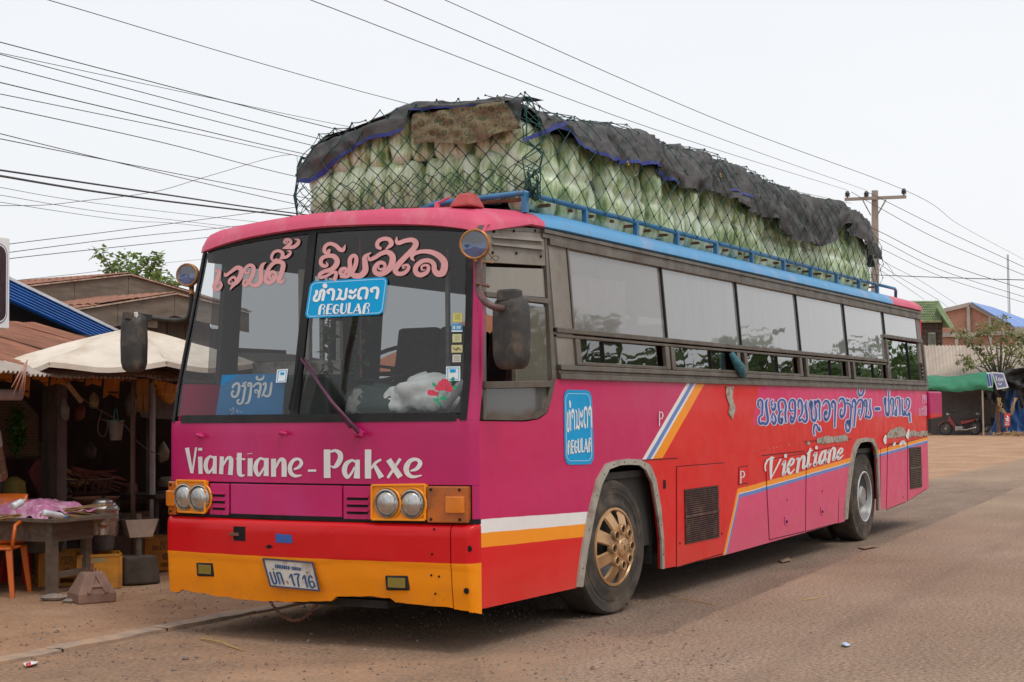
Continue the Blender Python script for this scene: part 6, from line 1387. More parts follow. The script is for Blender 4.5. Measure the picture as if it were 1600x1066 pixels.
# counter with basket of skewers
WD = M('old_table_wood', (.13, .098, .072), .85, .35, 5, bump=.4, bscale=40, stretch=(.6, 3, 3))
ct = empty('rear_counter', (2.9, 6.6, 0), 'low dark counter behind the pink covered table', 'counter')
obj('top', G().box(-1.8, 1.6, -.35, .35, .60, .65), DKW, ct); 
for x in (-1.7, 1.5): obj('leg', G().box(x-.04, x+.04, -.3, -.22, 0, .6), DKW, ct)
def sticks(name, a, b, n_, spread, r, lab, cat, mat, splay=.3, grp=None):
    a, b = Vector(a), Vector(b); o = empty(name, tuple(a), lab, cat, grp)
    for i in range(n_):
        s0 = Vector((ru(-1, 1), ru(-1, 1), ru(-.6, .6)))*spread*.5; s1 = Vector((ru(-1, 1), ru(-1, 1), ru(-.6, .6)))*spread*(1+splay); sh = ru(-.06, .06)
        d = (b-a); obj('stick', G().bar(s0+d*sh, d*(1+sh)+s1, r*ru(1.2, 2.2), r*1.2), mat, o)
    return o
BAM = M('split_bamboo', (.40, .26, .115), .7, .3, 9, dirt=(.18, .10, .045), dscale=9); BAMD = M('smoked_skewers', (.17, .06, .035), .8, .4, 9)
ba = L(122, 770, 6.25); bk = empty('basket', tuple(ba), 'low slatted basket holding grilled skewers on the counter', 'basket')
g = G(); 
for k in range(26): a = 2*math.pi*k/26; g.bar((.34*math.cos(a), .22*math.sin(a), 0), (.40*math.cos(a), .26*math.sin(a), .13), .02, .008, up=(1, 0, 0))
for z, r in ((0, .34), (.13, .40)): g.tube([(r*math.cos(t), r*.65*math.sin(t), z) for t in [2*math.pi*k/24 for k in range(24)]], .012, 5, closed=True)
g.lathe((0, 0, .01), [(0, 0), (.33, 0)], 16); obj('wicker', g, M('basket_plastic', (.09, .045, .03), .7), bk, kind='stuff')
sticks('skewer_bundle', L(68, 745, 6.2), L(125, 757, 6.2), 12, .045, .012, 'pale split bamboo ends of skewers sticking out left over the basket', 'skewers', BAM, .8)
sticks('skewer_bundle', L(82, 727, 6.3), L(140, 752, 6.3), 9, .05, .012, 'upper bundle of bamboo skewers above the pale ends', 'skewers', BAM, .8)
sticks('skewer_bundle', L(112, 735, 6.3), L(158, 752, 6.3), 26, .11, .010, 'dark red heap of grilled skewers on the basket', 'skewers', BAMD, .8)
pb = L(72, 735, 6.0)
g = G(); g.add([(0, 0, 0), (.14, .02, -.02), (.12, .01, -.22), (.05, 0, -.38), (-.10, -.01, -.12)], [(0, 1, 2, 3, 4)]); g = G().poly([(-.10, 0, -.12), (.05, 0, -.38), (.12, 0, -.22), (.14, 0, -.02), (0, 0, 0)], (0, 1, 0), .03)
obj('plastic_bag', g, M('dull_red_plastic', (.11, .022, .022), .6, .3, 9), loc=tuple(L(58, 718, 6.0)), label='dull red plastic bag hanging beside the dark stall post', cat='plastic bag', bevel=.015)
p = L(22, 762, 5.9); g = G(); g.tube([(0, 0, -.15), (0, 0, -.10), (0, 0, .05), (0, 0, .10)], [.10, .115, .10, .03], 12); obj('sack', g, M('yellow_green_cloth', (.20, .16, .03), .85, .25, 12), loc=tuple(p), smooth=True, label='yellow green sack behind the pink covered table next to the person', cat='sack')
# bananas, bucket, loose cable
p = L(272, 612, 5.5); bn = empty('banana_bunch', tuple(L(262, 596, 5.5)), 'yellow printed bag hanging near the bus under the eaves', 'bag')
g = G().poly([L(243, 594, 5.5)-Vector(bn.location), L(256, 622, 5.5)-Vector(bn.location), L(268, 632, 5.5)-Vector(bn.location), L(284, 615, 5.5)-Vector(bn.location), L(286, 604, 5.5)-Vector(bn.location), L(262, 597, 5.5)-Vector(bn.location)], (0, 1, 0), .06)
bn.name = 'hanging_bag'; obj('bag', g, M('yellow_printed_plastic', (.52, .27, .015), .5, .3, 14, dirt=(.30, .06, .02), dscale=9, dlev=(.55, .65)), bn, bevel=.02)
for i, (x, lab) in enumerate(((220, 'slim dull yellow packet hanging right of the umbrella pole'), (229, 'slim dull yellow packet next to the hanging yellow bag'))):
    p = L(x, 592, 5.5); obj('hanging_packet', G().poly([(-.045, 0, 0), (.04, 0, 0), (.03, .01, -.32), (-.02, .01, -.32)], (0, 1, 0), .02), M('dull_yellow_packet', (.26, .15, .025), .6, .3, 8), loc=tuple(p), label=lab, cat='packet', group='yellow packets under the eaves')
p = L(181, 688, 5.6); bu = empty('bucket', tuple(p), 'grey bucket with teal rim and handle hanging in the stall', 'bucket')
obj('pail', G().lathe((0, 0, 0), [(0, 0), (.055, 0), (.074, .19), (.068, .19), (.05, .01), (0, .01)], 20), M('grey_pail', (.24, .21, .18), .6, .2, 6, dirt=(.12, .09, .06), dscale=6), bu, smooth=40)
TEAL = M('teal_plastic', (.05, .25, .24), .5, .2, 8)
obj('rim', G().tube([(.075*math.cos(t), .075*math.sin(t), .19) for t in [2*math.pi*k/20 for k in range(20)]], .007, 6, closed=True), TEAL, bu, smooth=True)
obj('handle', G().tube([(-.03, 0, .19), (-.022, 0, .27), (0, 0, .31), (.018, 0, .27), (.026, 0, .19)], .007, 6), TEAL, bu, smooth=True); obj('hook', G().tube([(0, 0, .31), (0, 0, .66)], .003, 4), DKW, bu)
g = G(); P = [L(*q, 5.5) for q in ((160, 640), (153, 665), (156, 680), (165, 680), (168, 660), (158, 655))]; o_ = P[0].copy(); g.tube([Vector(q)-o_ for q in smooth_path([tuple(p) for p in P], 5)], .005, 5); obj('cable_coil', g, M('pale_cable', (.14, .11, .08), .7), loc=tuple(o_), smooth=True, label='thin pale cable looped left of the hanging bucket', cat='cable')
g = G(); P = [L(*q, 5.5) for q in ((104, 598), (115, 618), (127, 628))]; o_ = P[0].copy(); g.bar(P[0]-o_, P[2]-o_, .035, .03); obj('roof_stick', g, BAM, loc=tuple(o_), label='short pale stick wedged slanting under the boards right of the post', cat='stick')
g = G(); P = [L(*q, 5.5) for q in ((120, 615), (145, 635), (163, 645), (195, 665), (215, 690), (235, 705), (262, 715))]; o_ = P[0].copy(); g.tube([Vector(q)-o_ for q in smooth_path([tuple(p) for p in P], 4)], .005, 5); obj('stall_cable', g, M('pale_cable', (.14, .11, .08), .7), loc=tuple(o_), smooth=True, label='thin cable sagging across the dark stall behind the bucket', cat='cable')
# table with cover
tx, ty = 1.15, 4.8; tz_ = .655
tb = empty('wooden_table', (tx, ty, 0), 'rough grey wooden table under the pink flowered plastic', 'table')
TW = .60; TL = 2.3       # back along y, left along -x in the picture
obj('leg', G().box(0, .075, 0, .075, 0, tz_-.03), WD, tb); obj('leg', G().box(TW-.1, TW-.03, .1, .17, 0, tz_-.03), WD, tb); obj('leg', G().box(.0, .075, TL-.1, TL-.03, 0, tz_-.03), WD, tb); obj('leg', G().box(TW-.1, TW-.03, TL-.1, TL-.03, 0, tz_-.03), WD, tb)
for k in range(5): obj('plank', G().box(-.06+k*(TW+.14)/5+.004, -.06+(k+1)*(TW+.14)/5-.004, -.1, TL, tz_-.03, tz_+ru(-.003, .003)), WD, tb)
obj('apron', G().box(.02, .05, .07, TL-.1, tz_-.20, tz_-.032), WD, tb); obj('apron', G().box(.076, TW-.1, .02, .05, tz_-.20, tz_-.032), WD, tb); obj('stretcher', G().bar((.05, .04, .17), (TW-.05, .12, .17), .03, .05), WD, tb)
n = NT('pink_flower_plastic'); vo = n.n('ShaderNodeTexVoronoi'); vo.inputs['Scale'].default_value = 6; n.l(n.co(), vo.inputs[0])
c = n.ramp(vo.outputs['Distance'], [(.0, (.65, .05, .12)), (.10, (.75, .20, .32)), (.13, (.80, .55, .66)), (.27, (.78, .50, .64)), (.30, (.62, .22, .42))]); c = n.mix(n.ramp(n.noise(9, 4, .6, dist=2), [(.50, 0), (.56, .7)]), c, (.76, .48, .62)); n.set(Base_Color=c, Roughness=.3); n.b.inputs['Coat Weight'].default_value = .4; n.bump(n.noise(12, 5, .7, dist=2), .6, .03); PKP = n.mat
def sheet(u, v): x = -.04+.60*u+.06*math.sin(v*3); y = .02+1.9*v; k = noise.noise(Vector((x*6, y*6, 0))); edge = min(u, 1-u, v*2, 1)*4; return (x+.03*k, y, tz_+.035+.085*min(1, edge)+.05*k+.02*abs(noise.noise(Vector((x*14, y*14, 3)))) - (.05 if u < .04 else 0))
g = G(); g.grid(sheet, 44, 70); ps = obj('table_cover', g, PKP, loc=(tx, ty, 0), smooth=True, fix=False, label='pink plastic sheet with flowers crumpled over the goods on the table', cat='plastic sheet')
b0 = Vector((tx+.15, ty+.30, tz_+.10)); b0 = L(112, 795, 4.85)
sticks('bamboo_skewers', L(104, 806, 4.78), L(160, 811, 4.92), 24, .045, .0055, 'lower bundle of split bamboo jutting from under the pink plastic toward the steamer', 'bamboo sticks', BAM, .7)
sticks('bamboo_skewers', L(104, 797, 4.80), L(158, 797, 4.95), 22, .05, .0055, 'upper bundle of split bamboo jutting right from under the pink plastic', 'bamboo sticks', BAM, .9)
sticks('bamboo_skewers', L(30, 805, 4.9), L(-15, 810, 4.9), 18, .04, .0055, 'bundle of split bamboo at the left edge under the pink plastic', 'bamboo sticks', BAM, .6)
def bottle(a, b, r, lab, capc):
    a, b = Vector(a), Vector(b); o = empty('plastic_bottle', tuple(a), lab, 'bottle'); d = b-a
    obj('body', G().tube([d*t for t in (0, .03, .35, .38, .42, .75, .86, .93)], [r*.8, r, r, r*.93, r, r, r*.5, r*.4], 12), M('cloudy_plastic', (.62, .66, .70), .25, .1, 9, coat=.5), o, smooth=True)
    obj('cap', G().tube([d*.93, d*1.0], r*.46, 10), M('cap'+str(capc), capc, .4), o)
bottle(L(68, 801, 4.62), L(104, 808, 4.62), .028, 'clear bottle with blue cap lying on the pink plastic near the table edge', (.02, .25, .65)); bottle(L(20, 792, 4.7), L(38, 782, 4.7), .03, 'milky plastic bottle propped on the pink plastic, without blue cap', (.6, .6, .62))
# stool, chair
def chair(loc, rz):
    o = empty('plastic_chair', loc, 'orange plastic chair cut by the left edge, beside the table', 'chair', rz=rz); CH = M('orange_plastic', (.62, .13, .012), .4, .15, 4, coat=.2, dirt=(.35, .09, .03), dscale=4)
    obj('seat', G().grid(lambda u, v: (.43*u-.215, .42*v-.21, .42-.02*math.sin(u*math.pi)*math.sin(v*math.pi)), 8, 8), CH, o, smooth=True).modifiers.new('t', 'SOLIDIFY').thickness = .02
    for sx_ in (-1, 1):
        for sy in (-1, 1): obj('leg', G().bar((sx_*.19, sy*.18, .41), (sx_*.235, sy*.22, 0), .055, .04, up=(0, 1, 0), tap=.7), CH, o, bevel=.008)
    g = G(); g.grid(lambda u, v: (-.19+.38*u-.0, -.20-.10*v-.05*math.sin(u*math.pi)*v, .42+.42*v), 10, 8); b_ = obj('backrest', g, CH, o, smooth=True); b_.modifiers.new('t', 'SOLIDIFY').thickness = .02
    for sx_ in (-1, 1): obj('armrest', G().tube([(sx_*.2, -.27, .66), (sx_*.235, -.05, .64), (sx_*.23, .15, .60), (sx_*.215, .18, .42)], .018, 6), CH, o, smooth=True)
chair((1.02, 5.34, 0), math.radians(118))
o = empty('plastic_stool', (1.88, 5.86, 0), 'low red plastic stool behind the orange chair', 'stool'); RDP = M('red_plastic', (.42, .02, .015), .45, .2, 6)
obj('seat', G().box(-.14, .14, -.14, .14, .37, .40), RDP, o, bevel=.012)
for sx_ in (-1, 1):
    for sy in (-1, 1): obj('leg', G().bar((sx_*.11, sy*.11, .37), (sx_*.15, sy*.15, 0), .08, .05, tap=.8, up=(0, 1, 0)), RDP, o)
# person at the left edge
def person():
    c = L(-34, 720, 5.75); x, y = c.x, c.y; o = empty('person', (x, y, 0), 'person in a white shirt standing cut off by the left edge', 'person')
    V = [(0,0,.92),(0,0,1.10),(0,0,1.28),(0,0,1.40),(0,-.01,1.50),(0,-.02,1.60),(0,-.01,1.70),
         (.17,0,1.37),(.23,-.03,1.12),(.12,-.20,.98),(.05,-.25,.99), (-.17,0,1.37),(-.23,-.03,1.12),(-.12,-.20,.98),(-.05,-.25,.99),
         (.10,0,.88),(.11,-.02,.48),(.11,0,.08),(.11,-.12,.03), (-.10,0,.88),(-.11,-.02,.48),(-.11,0,.08),(-.11,-.12,.03)]
    R_ = [.145,.13,.155,.12,.052,.085,.078, .065,.045,.036,.026, .065,.045,.036,.026, .095,.058,.042,.038, .095,.058,.042,.038]
    E = [(0,1),(1,2),(2,3),(3,4),(4,5),(5,6),(3,7),(7,8),(8,9),(9,10),(3,11),(11,12),(12,13),(13,14),(0,15),(15,16),(16,17),(17,18),(0,19),(19,20),(20,21),(21,22)]
    def skin(name, V, E, R_, mat, scl=1.0, sq=(1, 1)):
        me = bpy.data.meshes.new(name); me.from_pydata(V, E, []); ob = bpy.data.objects.new(name, me); COL.objects.link(ob); ob.parent = o
        ob.modifiers.new('s', 'SKIN')
        for sv, r in zip(me.skin_vertices[0].data, R_): sv.radius = (r*scl, r*scl*.8)
        me.skin_vertices[0].data[0].use_root = True; s2 = ob.modifiers.new('ss', 'SUBSURF'); s2.levels = 2; s2.render_levels = 2; me.materials.append(mat)
    skin('body', V, E, R_, M('brown_skin', (.22, .11, .065), .55, .1, 6))
    idx = [0,1,2,3,7,11]; sV = [V[i] for i in idx] + [(.20,-.012,1.22), (-.20,-.012,1.22)]; skin('shirt', sV, [(0,1),(1,2),(2,3),(3,4),(3,5),(4,6),(5,7)], [.16,.15,.168,.118,.08,.08,.068,.068], M('white_shirt', (.50, .47, .46), .9, .1, 6))
    idx = [0,15,16,19,20]; skin('trousers', [V[i] for i in idx]+[(.11,0,.14),(-.11,0,.14)], [(0,1),(1,2),(2,5),(0,3),(3,4),(4,6)], [.15,.112,.078,.112,.078,.066,.066], M('dark_trousers', (.03, .03, .045), .9, .2, 6))
    obj('hair', G().ball((0, .02, 1.70), .105, 12, 0, (.9, 1.0, .85)), M('black_hair', (.012, .01, .009), .6), o, smooth=True)
    g = G()
    for s_ in (-1, 1):
        base = Vector((s_*.05, -.25, .99))
        for k in range(4): g.tube([base+Vector((s_*-.01, -.01, .024-.015*k)), base+Vector((-s_*.05, -.03, .022-.016*k)), base+Vector((-s_*.075, -.015, .012-.015*k))], [.010, .009, .007], 6)
        g.tube([base+Vector((0, 0, .02)), base+Vector((-s_*.02, -.03, .045))], [.011, .008], 6)
    obj('finger', g, M('brown_skin', (.22, .11, .065), .55), o, smooth=True)
    g = G(); g.tube([(0, -.095, 1.655), (0, -.115, 1.63), (0, -.1, 1.62)], [.008, .013, .008], 6); obj('nose', g, M('brown_skin', (.22, .11, .065), .55), o, smooth=True)
    for s_ in (-1, 1): obj('eye', G().ball((s_*.032, -.088, 1.665), .010, 6), BLACK, o); obj('ear', G().ball((s_*.088, 0, 1.65), .026, 8, 0, (.4, .7, 1)), M('brown_skin', (.22, .11, .065), .55), o, smooth=True)
person()
# crates
CRM = M('orange_crate_plastic', (.50, .21, .012), .5, .2, 5, dirt=(.24, .11, .03), dscale=4, dlev=(.45, .7)); INK = M('crate_ink', (.08, .03, .012), .7); CYN = M('crate_cyan_ink', (.10, .33, .25), .7)
def crate(fl, fr, h, dep, lab, l1, l2, cyan=False):
    """fl, fr: ground points of the front face"""
    fl, fr = Vector(fl), Vector(fr); W_ = (fr-fl).length; an = math.atan2(fr.y-fl.y, fr.x-fl.x); o = empty('beer_crate', tuple(fl), lab, 'crate', 'orange beer crates', rz=an)
    g = G(); t = .015
    g.box(0, W_, 0, t, .0, h*.10); g.box(0, W_, 0, t, h*.24, h); g.box(0, W_*.38, 0, t, h*.10, h*.24); g.box(W_*.62, W_, 0, t, h*.10, h*.24)
    g.box(0, t, t, dep, 0, h); g.box(W_-t, W_, t, dep, 0, h); g.box(t, W_-t, dep-t, dep, 0, h); g.box(t, W_-t, t, dep-t, .01, .03)
    obj('shell', g, CRM, o); g = G()
    for x in (.0, W_-.02): g.box(x-.003, x+.023, -.008, .0, 0, h)
    g.box(-.003, W_+.003, -.008, 0, h-.02, h+.002); obj('rim', g, CRM, o)
    for s_, z, sz in ((l1, .78, .05), (l2, .63, .062)):
        if not s_: continue
        v, f = text_mesh(s_, sz); w_ = max(q[0] for q in v); k = min(1, W_*.72/w_); obj('crate_lettering', G().add([(W_*.5+(q[0]-w_/2)*k, -.003-.0005, h*z+q[1]-.0) for q in v], f), CYN if cyan else INK, o)
    c = (W_*.5, -.003, h*.43); obj('crate_emblem', G().lathe(c, [(.030, 0), (.020, -.001)], 16, 'y').lathe(c, [(.011, -.001), (0, -.0012)], 10, 'y'), M('emblem_pale', (.52, .42, .33), .7) if cyan else INK, o)
    return o
g1, g2 = at(138, 921, 2, 0), at(193, 919, 2, 0)
crate((1.62, 4.98, 0), (1.90, 4.72, 0), .30, .38, 'orange crate with cyan lettering under the smoky stove, behind the anchor block', 'BEER', None, True)
crate((1.60, 5.42, 0), (1.98, 5.12, 0), .30, .38, 'orange crate with dark lettering standing under the wooden table', 'BEER', 'LAO')
crate((3.05, 5.50, 0), (3.32, 5.22, 0), .32, .38, 'orange crate with dark lettering half hidden by the bus nose', 'BEER', 'BEERLAO')
# stove and steamer
ALU = M('aluminium', (.62, .60, .56), .30, .12, 6, metal=.85, dirt=(.34, .26, .20), dscale=5, dlev=(.5, .8))
sx0 = L(160, 850, 5.05); o = empty('charcoal_stove', (sx0.x-.02, 5.02, .31), 'sooty charcoal stove with clay top standing on the cyan lettered crate', 'stove')
obj('bucket_body', G().tube([(0, 0, 0), (0, 0, .02), (0, 0, .20)], [.085, .095, .105], 20), M('soot_grey_metal', (.10, .088, .078), .8, .35, 8, bump=.3), o, smooth=40); obj('clay_rim', G().lathe((0, 0, .20), [(.108, 0), (.112, .035), (.08, .035), (.07, .0)], 20), M('burnt_clay', (.30, .13, .075), .85, .3, 9), o)
pz = L(160, 835, 5.1).z-.01; pr_ = .138; o = empty('steamer_pot', (sx0.x, 5.04, pz), 'round two tier aluminium steamer with stepped lid, on the charcoal stove', 'pot')
obj('lower_pan', G().lathe((0, 0, 0), [(0, 0), (pr_*.85, 0), (pr_*.97, .02), (pr_, .13), (pr_*1.04, .135), (pr_*1.04, .145), (pr_*.9, .145)], 36), ALU, o, smooth=35)
obj('upper_pan', G().lathe((0, 0, .146), [(pr_*.9, 0), (pr_*.99, .002), (pr_*.99, .085), (pr_*1.06, .088), (pr_*1.06, .098), (pr_*.9, .10)], 36), ALU, o, smooth=35)
obj('lid', G().lathe((0, 0, .246), [(pr_*1.02, 0), (pr_*.95, .025), (pr_*.80, .035), (pr_*.78, .05), (pr_*.62, .06), (pr_*.58, .075), (pr_*.3, .088), (0, .09)], 36), ALU, o, smooth=35); obj('knob', G().ball((0, 0, .345), .018, 8), BLACK, o)
p = L(150, 787, 5.6); obj('clay_basin', G().lathe((0, 0, 0), [(0, 0), (.14, .0), (.21, .05), (.22, .06), (.19, .05), (0, .02)], 24), M('burnt_clay', (.30, .13, .075), .85), loc=tuple(p), smooth=40, label='shallow reddish clay basin behind the aluminium steamer', cat='basin')
p = at(97, 868, 1, 5.45); obj('tin_basin', G().lathe((0, 0, 0), [(0, 0), (.16, 0), (.21, .19), (.20, .19), (.15, .01)], 28), M('dull_tin', (.16, .15, .135), .6, .3, 6, metal=.3), loc=(1.75, 5.52, .305), smooth=40, label='dull grey tin basin on the crate under the table', cat='basin')
# dark coal box, grill trough on a post, anchor block and stone
p = (2.17, 4.86, 0); g = G(); g.add([(-.13, -.04, 0), (.13, -.24, 0), (.20, -.05, 0), (-.05, .17, 0), (-.13, -.04, .25), (.10, -.22, .26), (.17, -.05, .25), (-.05, .15, .26)], [(0,3,2,1),(4,5,6,7),(0,1,5,4),(1,2,6,5),(2,3,7,6),(3,0,4,7)]); g = rel(g, Vector((0, 0, 0)))
obj('coal_sack', g, M('soot_black_sacking', (.065, .052, .042), .95, .35, 8, bump=.6, bscale=25), loc=p, bevel=.02, label='sooty dark sack standing between the stove crate and the bus nose', cat='sack')
ga, gb_ = L(196, 818, 4.85), L(232, 818, 4.85); gt = empty('grill_trough', (ga.x, 4.85, 0), 'long rusty grill trough propped on a post beside the bus nose', 'grill')
TRM = M('burnt_sheet_metal', (.22, .165, .125), .75, .35, 5, metal=.3, dirt=(.09, .06, .045), dscale=6); z1, z0 = L(215, 811, 4.85).z, L(215, 839, 4.85).z
def TP(x, y, z): return (x, y, z)
W_ = .24; Lg = 1.2; g = G(); A_ = [(0, 0, z1), (.04, -.02, z0), (W_-.04, -.14, z0), (W_, -.18, z1)]; B_ = [(a+.55, b+.95, c) for a, b, c in A_]
g.add(A_+B_, [(0, 1, 2, 3)]); obj('front_plate', g, M('pale_scorched_metal', (.36, .28, .23), .6, .3, 5, metal=.2), gt).modifiers.new('t', 'SOLIDIFY').thickness = .006
g = G(); g.add(A_+B_, [(0, 4, 5, 1), (1, 5, 6, 2), (2, 6, 7, 3), (4, 7, 6, 5)]); obj('trough', g, TRM, gt).modifiers.new('t', 'SOLIDIFY').thickness = .006
obj('leg', G().bar((.12, -.05, 0), (.12, -.05, z1+.05), .035, .03, up=(1, 0, 0)), WD, gt); obj('leg', G().bar((.62, .8, 0), (.62, .8, z0), .04, .03, up=(1, 0, 0)), WD, gt)
def anchor():
    c = at(140, 945, 2, 0); o = empty('anchor_block', (1.02, 4.22, gz(1.02, 4.2)), 'reddish concrete anchor block with a raised letter A', 'concrete block', rz=math.radians(-28))
    CN = M('reddish_concrete', (.27, .165, .125), .92, .22, 6, bump=.55, bscale=35, dirt=(.17, .10, .075), dscale=4); b, m_, t = .155, .135, .075
    g = G(); vs = [(-b, -b, .0), (b, -b, 0), (b, b, 0), (-b, b, 0), (-b, -b, .075), (b, -b, .075), (b, b, .075), (-b, b, .075), (-t, -t, .24), (t, -t, .24), (t, t, .24), (-t, t, .24)]
    g.add(vs, [(0,3,2,1),(8,9,10,11)]+[(i, (i+1) % 4, 4+(i+1) % 4, 4+i) for i in range(4)]+[(4+i, 4+(i+1) % 4, 8+(i+1) % 4, 8+i) for i in range(4)]); obj('block', g, CN, o, bevel=.012)
    def fp(u, v, off=.007): # front sloping face (towards -y)
        y = -b+(b-t)*v; z = .075+.165*v; return Vector((u, y-off*.9, z+off*.45))
    g = G()
    for (a, c_) in (((-.075, .02), (-.012, .86)), ((.075, .02), (.012, .86)), ((-.05, .36), (.05, .36))): g.bar(fp(*a), fp(*c_), .030, .016, up=(0, -1, .6))
    obj('letter_a', g, CN, o, bevel=.003)
    g = G(); g.tube([(.0, 0, .24), (.005, 0, .31)], .012, 6)
    for x, y in ((-.05, -.03), (.05, -.04), (.04, .04), (-.04, .05)): g.tube([(x, y, .23), (x+.004, y, .265)], .004, 5)
    obj('rebar', g, RUST, o)
anchor()
for q, r, lab in (((84, 940), .075, 'flat grey stone lying at the table foot'), ((110, 943), .045, 'small brown stone between the flat stone and the anchor block')):
    p = at(*q, 2, 0); g = G(); g.ball((0, 0, r*.35), r, 8, 0, (1.6, .9, .42)); g.v = [tuple(Vector(v)*(1+.22*noise.noise(Vector(v)*14+Vector((q[0], 0, 0))))) for v in g.v]
    obj('stone', g, M('stall_stone', (.25, .205, .17), .9, .25, 12, bump=.5), loc=(p.x, p.y, gz(p.x, p.y)), rz=-.9, label=lab, cat='stone')
# white framed light box cut by the left edge, on a pole
a, b = at(15.5, 372, 1, 2.4), at(15.5, 514, 1, 2.4); w_ = 1.0; sb = empty('sign_box', (a.x-w_, 2.4, b.z), 'white framed sign box with dark rounded panel cut by the left edge', 'sign'); h_ = a.z-b.z
obj('case', G().box(0, w_, 0, .12, 0, h_), M('white_sign_paint', (.72, .73, .74), .4, .06, 5, dirt=(.45, .42, .38), dscale=8, dlev=(.6, .85)), sb, bevel=.006)
obj('blue_outline', G().poly([(x, -.004, z) for x, z in rrect(.035, .028, w_-.022, h_-.04, .07)], (0, 1, 0), .002), M('outline_blue', (.02, .03, .16), .4), sb); obj('white_inline', G().poly([(x, -.006, z) for x, z in rrect(.041, .034, w_-.028, h_-.046, .065)], (0, 1, 0), .0015), SIGNW, sb); obj('dark_panel', G().poly([(x, -.009, z) for x, z in rrect(.05, .043, w_-.037, h_-.055, .058)], (0, 1, 0), .002), M('maroon_black_panel', (.035, .016, .02), .3, .5, 4), sb)
obj('pole', G().tube([(.3, .06, -b.z), (.3, .06, 0)], .03, 8), STEEL, sb)

# ---- brown wooden house with two gables behind the stall
hs = empty('wooden_house', (13, 12, 0), 'weathered wooden house with two stepped rusty roofs behind the stall', 'house'); ho = Vector(hs.location)
def gable(name, pts, Y, depth, fh, lab=None):
    """pts: left eave, apex, right eave on plane y=Y (survey px)"""
    P = [L(*q, Y) for q in pts]; back = Vector((0, depth, 0))
    for i, (a, b) in enumerate(((P[0], P[1]), (P[1], P[2]))):
        up = Vector((0, 0, .05)); n_w = max(6, int((b-a).length/.16)); N_ = max(3, int((b-a).length/.9))
        for k in range(N_):
            u0, u1 = k/N_, min(1, (k+1)/N_+.01); a1, b1 = a.lerp(b, u0), a.lerp(b, u1); d = (b-a).normalized(); q_ = Vector((0, -.22, .0)); zz = Vector((0, 0, ru(-.008, .012)))
            g = G(); aa, bb = a1+q_+up+zz, b1+q_+up+zz
            # ridges run down the slope: waves across the depth
            corr(g, aa, aa+back, bb+back, bb, int(depth/.16), .012, 5); rel(g, ho); obj('roof_sheet', g, RUSTR, hs, smooth=True, fix=False)
        nb = max(2, int((b-a).length/2.4))
        for k in range(nb):
            a1, b1 = a.lerp(b, k/nb+.002), a.lerp(b, (k+1)/nb-.002); g = G().poly([a1-Vector((0, .2, .0)), b1-Vector((0, .2, .0)), b1-Vector((0, .2, fh)), a1-Vector((0, .2, fh))], (0, 1, 0), .035); rel(g, ho); obj('bargeboard', g, GW, hs, bevel=.006)
        a1, b1 = a, b; g = G().bar(a1-Vector((0, .22, -.02)), b1-Vector((0, .22, -.02)), .06, .02); rel(g, ho); obj('roof_edge', g, M('flaky_white_edge', (.45, .33, .26), .8, .4, 12, dirt=(.25, .10, .06), dscale=9), hs)
    return P
PU = gable('upper', [(10, 452), (187, 432), (345, 478)], 13.2, 5, .36)
PL_ = gable('lower', [(70, 492), (258, 462), (375, 490)], 11.5, 1.75, .33)
def planks(x0, x1, Y, z0, ztop, wd, mat, parent, o_):
    x = x0
    while x < x1: g = G().box(x+.004, x+wd-.004, Y+ru(-.008, .008), Y+.025, z0, ztop(x+wd/2)); rel(g, o_); obj('wall_plank', g, mat, parent); x += wd
def ztop_l(x): return (interp([(PL_[0].x, PL_[0].z), (PL_[1].x, PL_[1].z), (PL_[2].x, PL_[2].z)], x))-.3
def ztop_u(x): return (interp([(PU[0].x, PU[0].z), (PU[1].x, PU[1].z), (PU[2].x, PU[2].z)], x))-.3
PLK = M('dark_plank', (.085, .062, .048), .9, .35, 4, bump=.4, stretch=(3, 3, .4))
planks(PL_[0].x, PL_[2].x, 11.75, 0, ztop_l, .22, PLK, hs, ho); g = G(); g.box(PU[0].x, PU[2].x, 13.5, 13.54, 0, 2); rel(g, ho); obj('rear_wall', g, PLK, hs)
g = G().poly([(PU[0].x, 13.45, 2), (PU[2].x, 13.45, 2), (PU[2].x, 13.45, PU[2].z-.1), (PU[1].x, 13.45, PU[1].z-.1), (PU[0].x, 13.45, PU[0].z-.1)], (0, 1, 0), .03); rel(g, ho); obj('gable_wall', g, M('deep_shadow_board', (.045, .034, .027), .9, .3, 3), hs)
a, b = L(224, 487, 11.7), L(243, 513, 11.7); wn = obj('louvre_window', rel(G().box(a.x, b.x, 11.66, 11.70, b.z, a.z), ho), GW, hs)
for k in range(6): z = b.z+(a.z-b.z)*(k+.5)/6; obj('louvre', rel(G().box(a.x+.03, b.x-.03, 11.63, 11.66, z-.02, z+.02), ho), M('pale_louvre', (.34, .29, .24), .8), wn)
